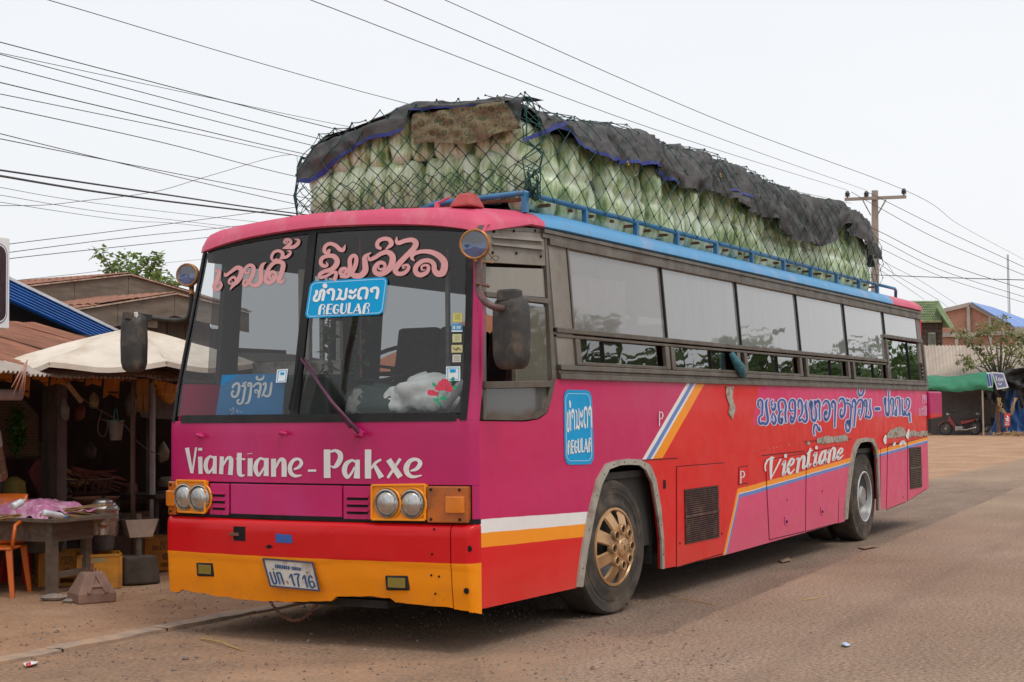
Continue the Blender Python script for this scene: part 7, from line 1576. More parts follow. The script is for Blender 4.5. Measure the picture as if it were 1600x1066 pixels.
# ---- blue metal lean-to roof
BLUR = M('blue_roof_metal', (.018, .115, .37), .45, .15, 4, coat=.2)
br = empty('blue_roof_shed', tuple(L(60, 640, 8.9)*1.0), 'shed with a bright blue ribbed metal roof left of the wooden house', 'shed'); br.location.z = 0; bo_ = Vector(br.location)
A0, A1, B0, B1 = L(0, 434, 8.9), L(187, 524, 8.9), L(0, 467, 8.7), L(140, 530, 8.7)
A0 = A0+(A0-A1)*.25; B0 = B0+(B0-B1)*.25
g = G(); nr = 7
def rf(u, v): k = (v*nr) % 1; return A0.lerp(A1, u).lerp(B0.lerp(B1, u), v)+Vector((0, -.03 if k < .35 else 0, .02 if k < .35 else 0))
g.grid(rf, 4, 56); rel(g, bo_); obj('ribbed_sheet', g, BLUR, br, fix=False)
g = G().bar(A0+Vector((0, -.02, .03)), A1+Vector((0, -.02, .03)), .06, .035); rel(g, bo_); obj('flashing', g, M('pale_flashing', (.62, .63, .66), .5), br)
g = G(); g.poly([(A0.x, 9.0, 0), (A1.x, 9.0, 0), (A1.x, 9.0, A1.z-.05), (A0.x, 9.0, A0.z-.05)], (0, 1, 0), .05); rel(g, bo_); obj('end_wall', g, M('near_black_wall', (.035, .028, .022), .95), br)  # near-black sheet standing for the shaded void under the blue roof

# ---- clutter in the depth of the stall
random.seed(77)
def lumpy(w_, h_, d_, seed):
    g = G(); g.tube([(0, 0, -h_), (0, 0, -h_*.92), (0, 0, -h_*.4), (0, 0, -h_*.1), (0, 0, 0)], [w_*.2, w_*.45, w_*.5, w_*.2, w_*.06], 10); g.v = [tuple(Vector((v[0], v[1]*d_/w_, v[2]))*(1+.2*noise.noise(Vector(v)*12+Vector((seed, 0, 0))))) for v in g.v]; return g
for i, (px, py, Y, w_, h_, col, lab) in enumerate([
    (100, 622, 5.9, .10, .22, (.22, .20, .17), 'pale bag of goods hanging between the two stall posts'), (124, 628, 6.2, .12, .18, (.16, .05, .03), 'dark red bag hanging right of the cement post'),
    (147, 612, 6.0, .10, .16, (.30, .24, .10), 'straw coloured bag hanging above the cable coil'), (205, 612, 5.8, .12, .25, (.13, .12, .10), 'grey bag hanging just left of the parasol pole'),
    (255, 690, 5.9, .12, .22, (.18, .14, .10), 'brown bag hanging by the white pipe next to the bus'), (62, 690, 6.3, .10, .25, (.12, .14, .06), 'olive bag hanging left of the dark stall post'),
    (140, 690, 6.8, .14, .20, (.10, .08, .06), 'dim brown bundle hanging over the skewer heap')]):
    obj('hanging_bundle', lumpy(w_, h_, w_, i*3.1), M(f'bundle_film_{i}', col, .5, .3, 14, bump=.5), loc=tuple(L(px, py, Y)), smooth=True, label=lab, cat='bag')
for i, (px, py, Y, r, h_, col, lab) in enumerate([(85, 772, 6.3, .05, .12, (.30, .26, .06), 'small yellowish jar on the counter left of the basket'), (105, 778, 6.3, .045, .10, (.32, .31, .28), 'pale bowl on the counter below the basket'), (205, 775, 6.4, .07, .14, (.20, .10, .06), 'reddish pot in the dark behind the steamer'), (262, 760, 6.0, .10, .10, (.22, .17, .13), 'heap of pale roots beside the bus headlamp')]):
    obj('jar', G().lathe((0, 0, 0), [(0, 0), (r*.9, 0), (r, h_*.3), (r*.95, h_*.75), (r*.6, h_), (0, h_)], 14), M(f'jar_glaze_{i}', col, .45, .25, 9), loc=tuple(L(px, py, Y)), smooth=40, label=lab, cat='jar')
p = L(262, 770, 6.0); o = empty('side_table', (p.x, 6.0, 0), 'dim low table in the stall depth beside the bus headlamp', 'table')
obj('top', G().box(-.4, .5, -.2, .3, p.z-.04, p.z), DKW, o)
for x in (-.35, .42): obj('leg', G().box(x, x+.05, -.15, -.1, 0, p.z-.04), DKW, o)
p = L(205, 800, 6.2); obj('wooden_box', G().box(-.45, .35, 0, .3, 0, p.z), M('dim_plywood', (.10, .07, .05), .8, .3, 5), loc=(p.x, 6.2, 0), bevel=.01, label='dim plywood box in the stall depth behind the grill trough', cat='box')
# ================================================================== TREES, POLES, FAR SIDE OF THE ROAD
def tree(loc, h, cr, n_, size, lab, mat, group=None, trunk_r=.12, clumps=14, seed=0, squash=.75, up=.62):
    random.seed(seed); o = empty('tree', loc, lab, 'tree', group); g = G(); top = h*up
    g.tube([(0, 0, -.1), (ru(-.1, .1), ru(-.1, .1), top*.5), (ru(-.15, .15), ru(-.15, .15), top)], [trunk_r, trunk_r*.75, trunk_r*.45], 8); cl = []
    for k in range(clumps):
        a = ru(0, 6.28); rr = cr*ru(.25, .85); c = Vector((rr*math.cos(a), rr*math.sin(a), h*ru(up*.75, .95))); cl.append(c)
        m_ = Vector((c.x*.4, c.y*.4, top*ru(.75, 1.0))); g.tube([(0, 0, top*ru(.4, .95)), m_, c], [trunk_r*.35, trunk_r*.2, trunk_r*.06], 5)
    obj('trunk', g, DKW, o, smooth=True); g = G()
    for c in cl: r = cr*ru(.28, .48); leaves(g, c, (r, r, r*squash), n_//clumps, size, down=.25)
    obj('crown', g, mat, o, fix=False, kind='stuff'); return o
# the tree behind the wooden house: sparse arching shoots
p = at(215, 440, 1, 19)
random.seed(4); o = empty('tree', (p.x, 19, 0), 'light green tree showing above the wooden house roof', 'tree'); g = G(); gl = G()
zc = at(215, 440, 1, 19).z
g.tube([(0, 0, 0), (.1, 0, zc-1.2)], [.16, .08], 8)
for (px, py, r_) in ((160, 395, .2), (170, 415, .25), (185, 418, .32), (197, 402, .30), (212, 412, .42), (205, 428, .5), (228, 425, .42), (238, 405, .22), (245, 400, .15), (240, 418, .2), (222, 440, .5), (250, 432, .3), (258, 438, .25), (232, 440, .5), (192, 440, .4), (175, 432, .25), (247, 435, .2), (268, 447, .12), (272, 446, .12)):
    q = at(px, py, 1, 19+ru(-.6, .6))-Vector((p.x, 19, 0)); q.y = q.y; g.tube([(.1, 0, zc-1.3), (q.x*.5, q.y*.5, (q.z+zc)/2-.5), q], [.05, .025, .008], 5); leaves(gl, q, (r_, r_, r_*.7), int(120*r_+14), .17)
obj('trunk', g, DKW, o, smooth=True); obj('crown', gl, LEAFL, o, fix=False, kind='stuff')

# ---- far end of the road, to the right behind the bus
XF = 58.0
def Rr(px, py, X=XF): return at(px, py, 0, X)
zg = gz(58, 4)
random.seed(12)
BEI = M('beige_roof_sheet', (.38, .31, .25), .7, .15, .6, dirt=(.33, .25, .19), dscale=.5, stretch=(.3, 3, 1))
sh = empty('roadside_shed', (62, 4, zg), 'long low shed with beige corrugated roof beyond the bus tail', 'shed'); s0 = Vector(sh.location)
for i in range(7):
    u0, u1 = 1400+i*33, 1400+(i+1)*33+1; c_ = 541 if u1 < 1540 else 539
    a, b, c1, d1 = Rr(u0, 603, 59), Rr(u1, 602, 59), Rr(u1-6, 540, 66), Rr(u0-6, 540, 66); g = corr(G(), a, b, c1, d1, 6, .03, 5); rel(g, s0); obj('roof_sheet', g, BEI, sh, smooth=True, fix=False)
g = G(); y0, y1 = Rr(1625, 640, 66).y, Rr(1400, 640, 66).y; g.box(66, 66.1, y0, y1, 0, 3.9); rel(g, s0); obj('rear_wall', g, M('dingy_wall', (.10, .085, .075), .9, .3, .7), sh)
for px in (1462, 1500): p = Rr(px, 640, 61); obj('post', rel(G().box(p.x, p.x+.1, p.y-.05, p.y+.05, zg, 2.4), s0), DKW, sh)
# grey tarpaulin backdrop under the shed
q = [(1455, 615), (1540, 612), (1534, 640), (1515, 686), (1455, 690)]; g = G(); bq = [Rr(*k, 60.5) for k in q]; o_ = bq[0].copy()
g.poly([b-o_ for b in bq], (1, 0, 0), .04); obj('grey_sheet', g, M('dim_grey_tarp', (.10, .09, .085), .8, .3, 1.2, bump=.5, bscale=3), loc=tuple(o_), label='dim grey sheeting hanging behind the parked motorcycle', cat='tarpaulin')
# green shade awning
GRN = M('green_shade_net', (.035, .19, .105), .8, .25, 1.5, bump=.4, bscale=4); aw = empty('green_awning', tuple(Rr(1500, 690)), 'sagging green shade awning over the parked motorcycles', 'awning'); ao = Vector(aw.location); ao.z = zg; aw.location = ao
topc = [(1440, 588), (1470, 590), (1500, 587), (1530, 582), (1548, 584)]; botc = [(1440, 606), (1470, 611), (1500, 613), (1532, 608), (1552, 612)]
def awf(u, v):
    tpy = interp(topc, 1440+112*u); bpy_ = interp(botc, 1440+112*u); px = 1440+112*u; p = Rr(px, tpy+(bpy_-tpy)*v, 58.6-.6*v-.25*math.sin(v*3)); return p+Vector((.12*noise.noise(Vector((u*6, v*2, 0))), 0, .03*noise.noise(Vector((u*9, v*4, 3)))))-ao
obj('net_front', G().grid(awf, 60, 12), GRN, aw, smooth=True, fix=False); obj('net_top', G().grid(lambda u, v: Vector(awf(u, 0))+Vector((2.6*v, 0, .10*v)), 30, 6), GRN, aw, smooth=True, fix=False)
for px, py, r, X, mt in ((1537, 686, .035, 57.9, BAM), (1511, 612, .0, 58, BAM)):
    if r: p = Rr(px, py, X); t = Rr(px-2, 610, X); obj('pole', G().tube([Vector((p.x, p.y, zg-.05))-ao, t-ao], r, 6), M('pale_pole', (.36, .30, .24), .8), aw)
p = Rr(1561, 680, 59); t = Rr(1559, 612, 59); o = empty('wooden_post', (p.x, p.y, zg), 'thick brown post right of the pale awning pole', 'post'); obj('shaft', G().bar((0, 0, 0), t-Vector((p.x, p.y, zg)), .16, .16, up=(1, 0, 0)), M('brown_post', (.16, .085, .05), .85, .3, 5), o)
# poster and strip banner
def flat(name, q, X, mat, lab, cat): bq = [Rr(*k, X) for k in q]; o_ = bq[0].copy(); return obj(name, G().poly([b-o_ for b in bq], (1, 0, 0), .02), mat, loc=tuple(o_), label=lab, cat=cat), o_
po = empty('poster', tuple(Rr(1549, 581, 57.6)), 'tilted white framed blue poster at the right end of the green awning', 'poster'); o_ = Vector(po.location)
obj('sheet', rel(G().poly([Rr(*k, 57.6) for k in ((1549, 581), (1568, 583), (1576, 606), (1558, 609))], (1, 0, 0), .02), o_), SIGNW, po); obj('printed_field', rel(G().poly([Rr(*k, 57.59) for k in ((1551, 583), (1567, 585), (1573, 604), (1559, 606.5))], (1, 0, 0), .008), o_), M('poster_blue', (.17, .20, .38), .5, .2, 3), po)
g = G(); LW = "0,0,1.3 1.5,7,1.3; 6,3,1.3 4,4,1.3 4.5,7,1.3 7,7,1.2 6.5,3,1.2; 9,3,1.2 9,6,1.2 11,6.5,1.2 11,3.5,1.2 9,3,1.2; 4,11,1.3 7,13.5,1.3 9,10.5,1.3"
for s_ in parse(LW): ribbon(g, s_, lambda u, v: Rr(1556+u, 588+v, 57.57)-o_)
obj('poster_lettering', g, SIGNW, po, fix=False)
bnr = empty('strip_banner', tuple(Rr(1541, 582, 57.7)), 'narrow blue and white strip banner beside the tilted poster', 'banner'); o_ = Vector(bnr.location); obj('sheet', rel(G().poly([Rr(*k, 57.7) for k in ((1541, 582), (1549, 582), (1551, 605), (1544, 606))], (1, 0, 0), .02), o_), SIGNW, bnr)
g = G()
for a, b in (((1542.5, 585), (1545.5, 603)), ((1546.5, 585), (1549, 602))): ribbon(g, [(a[0], a[1], 2.6), (b[0], b[1], 2.6)], lambda u, v: Rr(u, v, 57.68)-o_)
obj('banner_print', g, M('poster_blue2', (.03, .10, .35), .5), bnr, fix=False)
rs_ = empty('red_sign', tuple(Rr(1573.5, 683, 57.5)), 'small red board with white figure on a thin stake', 'sign'); rs_.location.z = zg; o_ = Vector(rs_.location)
obj('board', rel(G().poly([Rr(*k, 57.5) for k in ((1569, 646.5), (1578.5, 645.5), (1578, 666.5), (1569.5, 667))], (1, 0, 0), .02), o_), M('sign_red', (.60, .05, .03), .5, .1, 3), rs_); g = G()
for s_ in parse("0,0,2 1.5,3,2.2 -1,7,1.8 3,7.5,1.8; -3,4,1.2 3.2,5,1.2; -3,11,1.1 3,11,1.1; -3,14,1.1 3,13.6,1.1"): ribbon(g, s_, lambda u, v: Rr(1573.5+u, 650+v, 57.47)-o_)
obj('figure_mark', g, SIGNW, rs_, fix=False); obj('stake', G().tube([(0, 0, 0), Rr(1573.5, 667, 57.55)-o_], .02, 5), BAM, rs_)
# black and blue tarpaulins on the right
BLT = M('black_tarp', (.035, .035, .036), .6, .3, 1.5, bump=.6, bscale=4); BTP = M('blue_tarp', (.035, .125, .36), .55, .3, 1.3, bump=.5, bscale=4, dirt=(.16, .25, .42), dscale=1)
def drape(name, q, X, mat, lab, amp=.25): 
    c_ = [Rr(*k, X) for k in q]; o_ = c_[0].copy(); g = G()
    g.grid(lambda u, v: c_[0].lerp(c_[1], u).lerp(c_[3].lerp(c_[2], u), v)-o_+Vector((amp*math.sin(u*13+3*math.sin(v*4))*.5+amp*noise.noise(Vector((u*4, v*3, X))), 0, .08*noise.noise(Vector((u*7, v*5, 1))))), 30, 20)
    ob = obj(name, g, mat, loc=tuple(o_), smooth=True, fix=False, label=lab, cat='tarpaulin'); ob.modifiers.new('t', 'SOLIDIFY').thickness = .02; return ob
drape('black_tarpaulin', [(1548, 600), (1566, 592), (1572, 640), (1530, 622)], 58.9, BLT, 'black tarpaulin hanging behind the poster and the brown post'); drape('black_tarpaulin', [(1560, 578), (1640, 572), (1640, 600), (1568, 612)], 58.5, BLT, 'bundled black tarpaulin along the roof edge at the right border', .5)
drape('blue_tarpaulin', [(1566, 610), (1592, 606), (1606, 676), (1545, 684)], 59.4, BTP, 'blue tarpaulin draped to the ground behind the red sign'); drape('blue_tarpaulin', [(1592, 600), (1640, 596), (1640, 684), (1590, 680)], 59.2, BTP, 'pale blue tarpaulin wall at the right border'); drape('black_tarpaulin', [(1588, 598), (1612, 592), (1606, 632), (1594, 640)], 58.7, BLT, 'black flap hanging between the two blue tarpaulins', .1)
g = G(); c_ = Rr(1574, 640, 57.9)
for k in range(4): g.tube([(0, ru(-.1, .1)+.33*math.cos(t), .45+.75*math.sin(t)) for t in [math.pi+math.pi*j/8 for j in range(9)]], .025, 5)
obj('hose_loop', g, BAM, loc=tuple(c_+Vector((0, 0, .05))), smooth=True, label='pale rope loops hanging above the red sign', cat='rope', kind=None)
g = G()
for k in range(60): a = ru(0, 6.28); r = ru(.0, 1.0); g.bar((r*.5*math.cos(a), r*math.sin(a), ru(.0, .12)), (r*.5*math.cos(a)+ru(-.3, .3), r*math.sin(a)+ru(-.4, .4), ru(.02, .22)), .03, .02)
obj('brush_heap', g, BAM, loc=(57, Rr(1585, 682, 57).y, zg), kind='stuff', label='pale heap of sticks on the ground by the red sign', cat='sticks')
# motorcycles
def moto(loc, rz, lab, col):
    o = empty('motorcycle', loc, lab, 'motorcycle', 'motorcycles parked under the green awning', rz); PT_ = M('moto_paint'+str(col), col, .3, .2, 5, coat=.4); BK = M('moto_black', (.015, .015, .015), .5); CH_ = M('moto_metal', (.35, .33, .30), .35, metal=.7)
    for x in (-.62, .62):
        wl = obj('wheel', G().tube([(x+.27*math.cos(t), 0, .29+.27*math.sin(t)) for t in [2*math.pi*k/22 for k in range(22)]], .035, 8, closed=True), BK, o, smooth=True); g = G().lathe((x, 0, .29), [(.22, -.02), (.235, 0), (.22, .02)], 22, 'y').lathe((x, 0, .29), [(.0, -.05), (.05, -.05), (.05, .05), (0, .05)], 10, 'y')
        for k in range(8): a = 2*math.pi*k/8; g.bar((x, 0, .29), (x+.225*math.cos(a), 0, .29+.225*math.sin(a)), .008, .008, up=(0, 1, 0))
        obj('rim', g, CH_, wl)
        obj('mudguard', G().tube([(x+.33*math.cos(t), 0, .29+.33*math.sin(t)) for t in [math.radians(20+150*k/10) for k in range(11)]], .03, 6), PT_ if x < 0 else BK, o, smooth=True)
    obj('engine', G().box(-.18, .16, -.11, .11, .18, .40), CH_, o, bevel=.03); obj('frame', G().tube([(-.42, 0, .78), (-.25, 0, .50), (0, 0, .38), (.25, 0, .45), (.62, 0, .36)], [.035, .05, .05, .05, .025], 8), BK, o, smooth=True)
    obj('leg_shield', G().poly([(-.50, -.1, .80), (-.38, -.1, .82), (-.12, -.1, .40), (-.20, -.1, .30), (-.40, -.1, .50)], (0, 1, 0), .2), PT_, o, bevel=.03)
    obj('side_fairing', G().poly([(.02, -.09, .62), (.60, -.09, .70), (.85, -.09, .78), (.60, -.09, .58), (.12, -.09, .46)], (0, 1, 0), .18), PT_, o, bevel=.03)
    obj('seat', G().poly([(-.02, -.11, .66), (.05, -.11, .76), (.35, -.11, .74), (.72, -.11, .80), (.74, -.11, .76), (.3, -.11, .65)], (0, 1, 0), .22), BK, o, bevel=.03)
    obj('handlebar', G().tube([(-.34, -.33, .98), (-.42, -.15, 1.0), (-.42, .15, 1.0), (-.34, .33, .98)], .014, 6), BK, o, smooth=True); obj('headlight', G().ball((-.50, 0, .92), .09, 10), CH_, o, smooth=True); obj('fork', G().tube([(-.44, .06, .85), (-.62, .06, .29)], .02, 6), CH_, o); obj('exhaust', G().tube([(-.05, -.13, .24), (.35, -.15, .24), (.78, -.15, .34)], [.02, .04, .045], 8), CH_, o, smooth=True)
    for s_ in (-1, 1): obj('mirror', G().tube([(-.38, s_*.2, 1.0), (-.36, s_*.26, 1.15)], .006, 5).ball((-.36, s_*.27, 1.18), .05, 8, 0, (.4, 1, .7)), BK, o)
p = Rr(1500, 688, 59.0); q_ = Rr(1500, 688, 59)
moto((59.0, p.y, zg), math.radians(-98), 'dark red motorcycle side on behind the pale awning pole', (.20, .012, .015)); p = Rr(1541, 686, 60.0); moto((60.2, p.y-.1, zg), math.radians(-60), 'dark motorcycle in shadow right of the dark red one', (.03, .025, .03))
# olive tree at the right
random.seed(8); base = Rr(1565, 682, 60.5); o = empty('tree', (60.5, base.y, zg), 'sparse olive green tree leaning over the beige shed roof', 'tree'); g = G(); gl = G(); bo_ = Vector(o.location)
tk = Rr(1563, 600, 60.5)-bo_; g.tube([(0, 0, 0), tk*.6, tk], [.14, .11, .09], 8)
for (px, py, r_) in ((1500, 518, .5), (1512, 528, .45), (1524, 535, .5), (1506, 560, .45), (1516, 568, .5), (1530, 520, .35), (1540, 510, .45), (1552, 505, .6), (1566, 498, .45), (1563, 520, .7), (1575, 530, .6), (1558, 545, .6), (1545, 560, .5), (1585, 545, .6), (1597, 555, .7), (1590, 520, .5), (1603, 535, .7), (1572, 565, .5), (1533, 548, .4), (1612, 560, .8)):
    q = Rr(px, py, 60.5+ru(-1, 1))-bo_; m_ = tk.lerp(q, .5)+Vector((0, 0, ru(-.3, .3))); g.tube([tk*.95, m_, q], [.05, .03, .01], 5); leaves(gl, q, (r_*.9, r_*.9, r_*.6), int(85*r_+8), .24, down=.3)
obj('trunk', g, M('grey_bark', (.13, .10, .08), .9, .3, 3), o, smooth=True); obj('crown', gl, LEAFO, o, fix=False, kind='stuff')
# green tiled wooden house
XH = 76; hh = empty('green_roofed_house', (XH, Rr(1455, 600, XH).y, .3), 'grey wooden house with green tiled roof and curtained window beyond the bus tail', 'house'); ho2 = Vector(hh.location)
GT = M('green_roof_tile', (.30, .37, .21), .7, .3, 1.5, dirt=(.42, .45, .33), dscale=1); a, b, c1, d1 = Rr(1425, 504, XH), Rr(1472, 504, XH), Rr(1462, 471, XH+3), Rr(1415, 471, XH+3)
g = G(); rows = 9; cols = 16
for r in range(rows):
    for c_ in range(cols):
        u0, u1, v0, v1 = c_/cols, (c_+1)/cols, r/rows, (r+1)/rows; P4 = [a.lerp(b, u).lerp(d1.lerp(c1, u), v) for u, v in ((u0, v0), (u1, v0), (u1, v1), (u0, v1))]; up = Vector((-.05, 0, .07)); P5 = [P4[0]+up, P4[1]+up, P4[2], P4[3]]; m0, m1 = (P5[0]+P5[1])/2+up*.8, (P5[2]+P5[3])/2+up*.8
        g.add([P4[0], P4[1], P5[0], P5[1], P5[2], P5[3], m0, m1], [(2, 6, 7, 5), (6, 3, 4, 7), (0, 1, 3, 6, 2)])
rel(g, ho2); obj('roof_tiles', g, GT, hh, kind='stuff', fix=False)
g = G().poly([Rr(1461, 470, XH-.2), Rr(1466, 470, XH-.2), Rr(1490, 511, XH-1.4), Rr(1486, 514, XH-1.4), Rr(1462, 478, XH-.2)], (1, 0, 0), .12); rel(g, ho2); obj('bargeboard', g, M('green_board', (.24, .33, .17), .7), hh)
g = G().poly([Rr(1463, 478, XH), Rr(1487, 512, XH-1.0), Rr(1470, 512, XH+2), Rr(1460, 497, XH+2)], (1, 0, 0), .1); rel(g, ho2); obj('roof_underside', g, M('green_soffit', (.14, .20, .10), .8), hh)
y0, y1 = Rr(1472, 540, XH+.5).y, Rr(1420, 540, XH+.5).y; z0_, z1_ = .3, Rr(1450, 500, XH+.5).z
obj('inner_wall', rel(G().box(XH+.62, XH+.7, y0, y1, .3, z1_-.05), ho2), PLK, hh)
k = z0_
while k < z1_-.1: obj('clapboard', rel(G().box(XH+.5+ru(0, .03), XH+.6, y0, y1, k, k+.26), ho2), PLK, hh); k += .28
a, b = Rr(1450, 520, XH+.4), Rr(1462, 540, XH+.4); wn = obj('window_frame', rel(G().box(XH+.38, XH+.46, b.y, a.y, b.z, a.z), ho2), M('pale_green_frame', (.33, .38, .25), .7), hh)
for i in range(3): yy = b.y+(a.y-b.y)*(i+.1)/3; obj('window_pane', rel(G().box(XH+.35, XH+.375, yy, yy+(a.y-b.y)/3*.75, b.z+.08, a.z-.08), ho2), M('window_glass_dull', (.12, .13, .12), .3), wn)
# brick building with blue roof
n = NT('red_brick_wall'); bk_ = n.n('ShaderNodeTexBrick'); bk_.inputs['Scale'].default_value = 1.0; bk_.inputs['Brick Width'].default_value = .32; bk_.inputs['Row Height'].default_value = .13; bk_.inputs['Mortar Size'].default_value = .016
for nm, cc in (('Color1', (.40, .16, .10, 1)), ('Color2', (.27, .10, .065, 1)), ('Mortar', (.34, .25, .19, 1))): bk_.inputs[nm].default_value = cc
sx = n.n('ShaderNodeSeparateXYZ'); n.l(n.co(), sx.inputs[0]); cx_ = n.n('ShaderNodeCombineXYZ'); n.l(sx.outputs[1], cx_.inputs[0]); n.l(sx.outputs[2], cx_.inputs[1]); n.l(cx_.outputs[0], bk_.inputs[0])
n.set(Base_Color=n.mix(n.ramp(n.noise(.8, 6, .7), [(.35, 0), (.7, .6)]), bk_.outputs[0], (.44, .24, .17)), Roughness=.9); n.bump(bk_.outputs[1], -.4, .02); BRK = n.mat
XB_ = 95; bb = empty('brick_building', (XB_, Rr(1520, 600, XB_).y, .3), 'unfinished red brick building with concrete frame and blue metal roof', 'building'); bo2 = Vector(bb.location)
g = G().poly([Rr(*k, XB_) for k in ((1470, 560), (1590, 560), (1585, 513), (1516, 476), (1470, 487))], (1, 0, 0), .3); rel(g, bo2); obj('brick_wall', g, BRK, bb)
CFR = M('concrete_frame', (.36, .32, .28), .9, .2, 1)
for q in (((1513.5, 478), (1515, 560)), ((1495, 523), (1496, 560)), ((1547, 495), (1548, 560))): g = G().bar(Rr(*q[0], XB_-.1), Rr(*q[1], XB_-.1), .28, .2, up=(0, 1, 0)); rel(g, bo2); obj('column', g, CFR, bb)
for q in (((1470, 524), (1588, 520)), ((1474, 485.5), (1516, 475.5)), ((1516, 475.5), (1584, 512))): g = G().bar(Rr(*q[0], XB_-.15), Rr(*q[1], XB_-.15), .2, .26); rel(g, bo2); obj('beam', g, CFR, bb)
BR2 = M('blue_sheet_roof', (.14, .26, .58), .5, .1, .5); q4 = [Rr(1517, 473, XB_-.5), Rr(1584, 511, XB_-.5), Rr(1640, 514, XB_+14), Rr(1552, 481.5, XB_+14)]
for i in range(9): u0, u1 = i/9, (i+1)/9; P4 = [q4[0].lerp(q4[3], u0), q4[0].lerp(q4[3], u1-.004), q4[1].lerp(q4[2], u1-.004), q4[1].lerp(q4[2], u0)]; g = G().poly(P4, (0, 0, 1), .06); rel(g, bo2); obj('roof_sheet', g, BR2, bb)
g = G().poly([Rr(*k, XB_-6) for k in ((1585, 515), (1640, 512), (1640, 525), (1582, 525))], (1, 0, 0), .3); rel(g, bo2); obj('balcony_slab', g, CFR, bb); g = G().poly([Rr(*k, XB_-4) for k in ((1586, 525), (1640, 525), (1640, 545), (1586, 545))], (1, 0, 0), .3); rel(g, bo2); obj('dark_opening', g, M('dark_room', (.04, .03, .03), .9), bb)
XA_ = 130; p = Rr(1600, 500, XA_); o = empty('blue_roofed_house', (XA_, p.y, .3), 'far house with bright blue roof tip at the right border', 'house'); q = [Rr(*k, XA_) for k in ((1588, 505), (1640, 505), (1640, 498), (1603, 498))]; obj('roof', rel(G().poly(q, (1, 0, .0), 6), Vector(o.location)), M('far_blue_roof', (.03, .13, .33), .5), o); obj('wall', G().box(0, 6, -3, 2, 0, Rr(1600, 505, XA_).z-.3), CFR, o)
# lattice antenna
p = Rr(1581, 640, 150); o = empty('antenna_mast', (150, p.y, .3), 'thin lattice antenna mast above the brick building', 'antenna'); ht = Rr(1580.5, 402, 150).z; g = G()
for s_ in ((-.16, -.1), (.16, -.1), (0, .16)): g.tube([(s_[0], s_[1], 0), (s_[0]*.4, s_[1]*.4, ht)], .035, 4)
for k in range(40): z = k*ht/40; s_ = 1-.6*k/40; g.bar((-.16*s_, -.1*s_, z), (.16*s_, -.1*s_, z+ht/40), .03, .03)
obj('lattice', g, M('grey_mast', (.30, .32, .36), .6), o)
# utility pole
D_ = at(1366, 440, 0, 45); XP = 45; pb_ = at(1366, 600, 0, XP); o = empty('utility_pole', (XP, pb_.y, gz(XP, pb_.y)), 'square concrete utility pole with crossarm rising behind the bus', 'utility pole'); uo = Vector(o.location); PO = M('pole_concrete', (.30, .255, .22), .9, .15, 2, bump=.3)
tp_ = at(1367, 298, 0, XP)-uo; obj('shaft', G().bar((0, 0, 0), tp_, .30, .30, up=(1, 0, 0), tap=.62), PO, o)
ca, cb_ = at(1322, 312.5, 0, XP)-uo, at(1417.5, 308.5, 0, XP)-uo; obj('crossarm', G().bar(ca+Vector((-.15, 0, 0)), cb_+Vector((-.15, 0, 0)), .10, .11), PO, o)
for q, r in (((1350, 314), (1362, 337)), ((1386, 313), (1371, 339))): obj('brace', G().bar(at(*q, 0, XP)-uo+Vector((-.15, 0, 0)), at(*r, 0, XP)-uo+Vector((-.12, 0, 0)), .04, .04), STEEL, o)
INS = M('dark_insulator', (.035, .03, .032), .35)
for px, py in ((1326, 308), (1355.5, 308), (1414, 304)):
    c_ = at(px, py, 0, XP)-uo+Vector((-.15, 0, 0)); obj('insulator', G().lathe(c_, [(.03, -.08), (.03, 0), (.09, .0), (.07, .04), (.10, .05), (.07, .09), (.10, .10), (.07, .14), (.05, .19), (0, .20)], 12), INS, o, smooth=30)
for px, py in ((1358, 354), (1358, 374)): c_ = at(px, py, 0, XP)-uo; obj('insulator', G().lathe(c_, [(.02, -.14), (.05, -.05), (.06, 0), (.05, .06), (.02, .14)], 8).bar(c_, c_+Vector((0, -.25, 0)), .04, .04), INS, o)
# wires: each runs from near the pole over the camera's left or right
WIR = M('black_cable', (.035, .033, .035), .6)
def wire(pts, d0, d1, r, lab, grp='overhead wires left of the bus'):
    P = smooth_path(pts, 8); N_ = len(P); out_ = []
    for i, (px, py) in enumerate(P):
        t = i/(N_-1); d = 1/((1-t)/d0 + t/d1); q = ray(px, py)/FPX; out_.append(CAM+q*d)
    o_ = out_[0].copy(); obj('overhead_wire', G().tube([p-o_ for p in out_], r*.72, 5), WIR, loc=tuple(o_), smooth=True, label=lab, cat='wire', group=grp)
wire([(-40,-32),(75,0),(640,163),(1330,318)], 14, 46, 0.008, 'topmost wire, entering at the upper left above the cabbages')
wire([(-40,54),(0,66),(540,206),(900,290)], 14, 34, 0.009, 'second wire from the top at the left edge')
wire([(-40,75),(0,83),(300,147),(560,201),(900,262)], 15, 34, 0.006, 'thin wire crossing the second wire and running over the tarpaulin')
wire([(-40,73),(0,85),(510,220),(900,315)], 14, 34, 0.008, 'wire starting with its neighbour just below the top pair')
wire([(-40,92),(0,103),(490,228),(900,325)], 14, 34, 0.008, 'wire fifth from the top at the left edge')
wire([(-40,118),(0,129),(300,200),(486,243),(900,330)], 14, 34, 0.009, 'sixth wire, joined at the right by the one below')
wire([(-40,140),(0,147),(300,208),(486,248),(900,330)], 14, 34, 0.007, 'seventh wire, nearly touching the one above at the load')
wire([(-40,158),(0,167),(250,222),(476,279),(900,365)], 14, 34, 0.008, 'wire passing alone to the middle of the load front')
wire([(-40,199),(0,209),(150,246),(470,321),(900,410)], 14, 34, 0.008, 'upper wire of the pair that crosses left of the load')
wire([(-40,209),(0,217),(150,247),(470,308),(900,380)], 14, 34, 0.008, 'lower wire of the pair that crosses left of the load')
wire([(-40,260),(0,266),(250,303),(465,334),(900,385)], 13, 34, 0.015, 'thick upper cable meeting the pink roof edge')
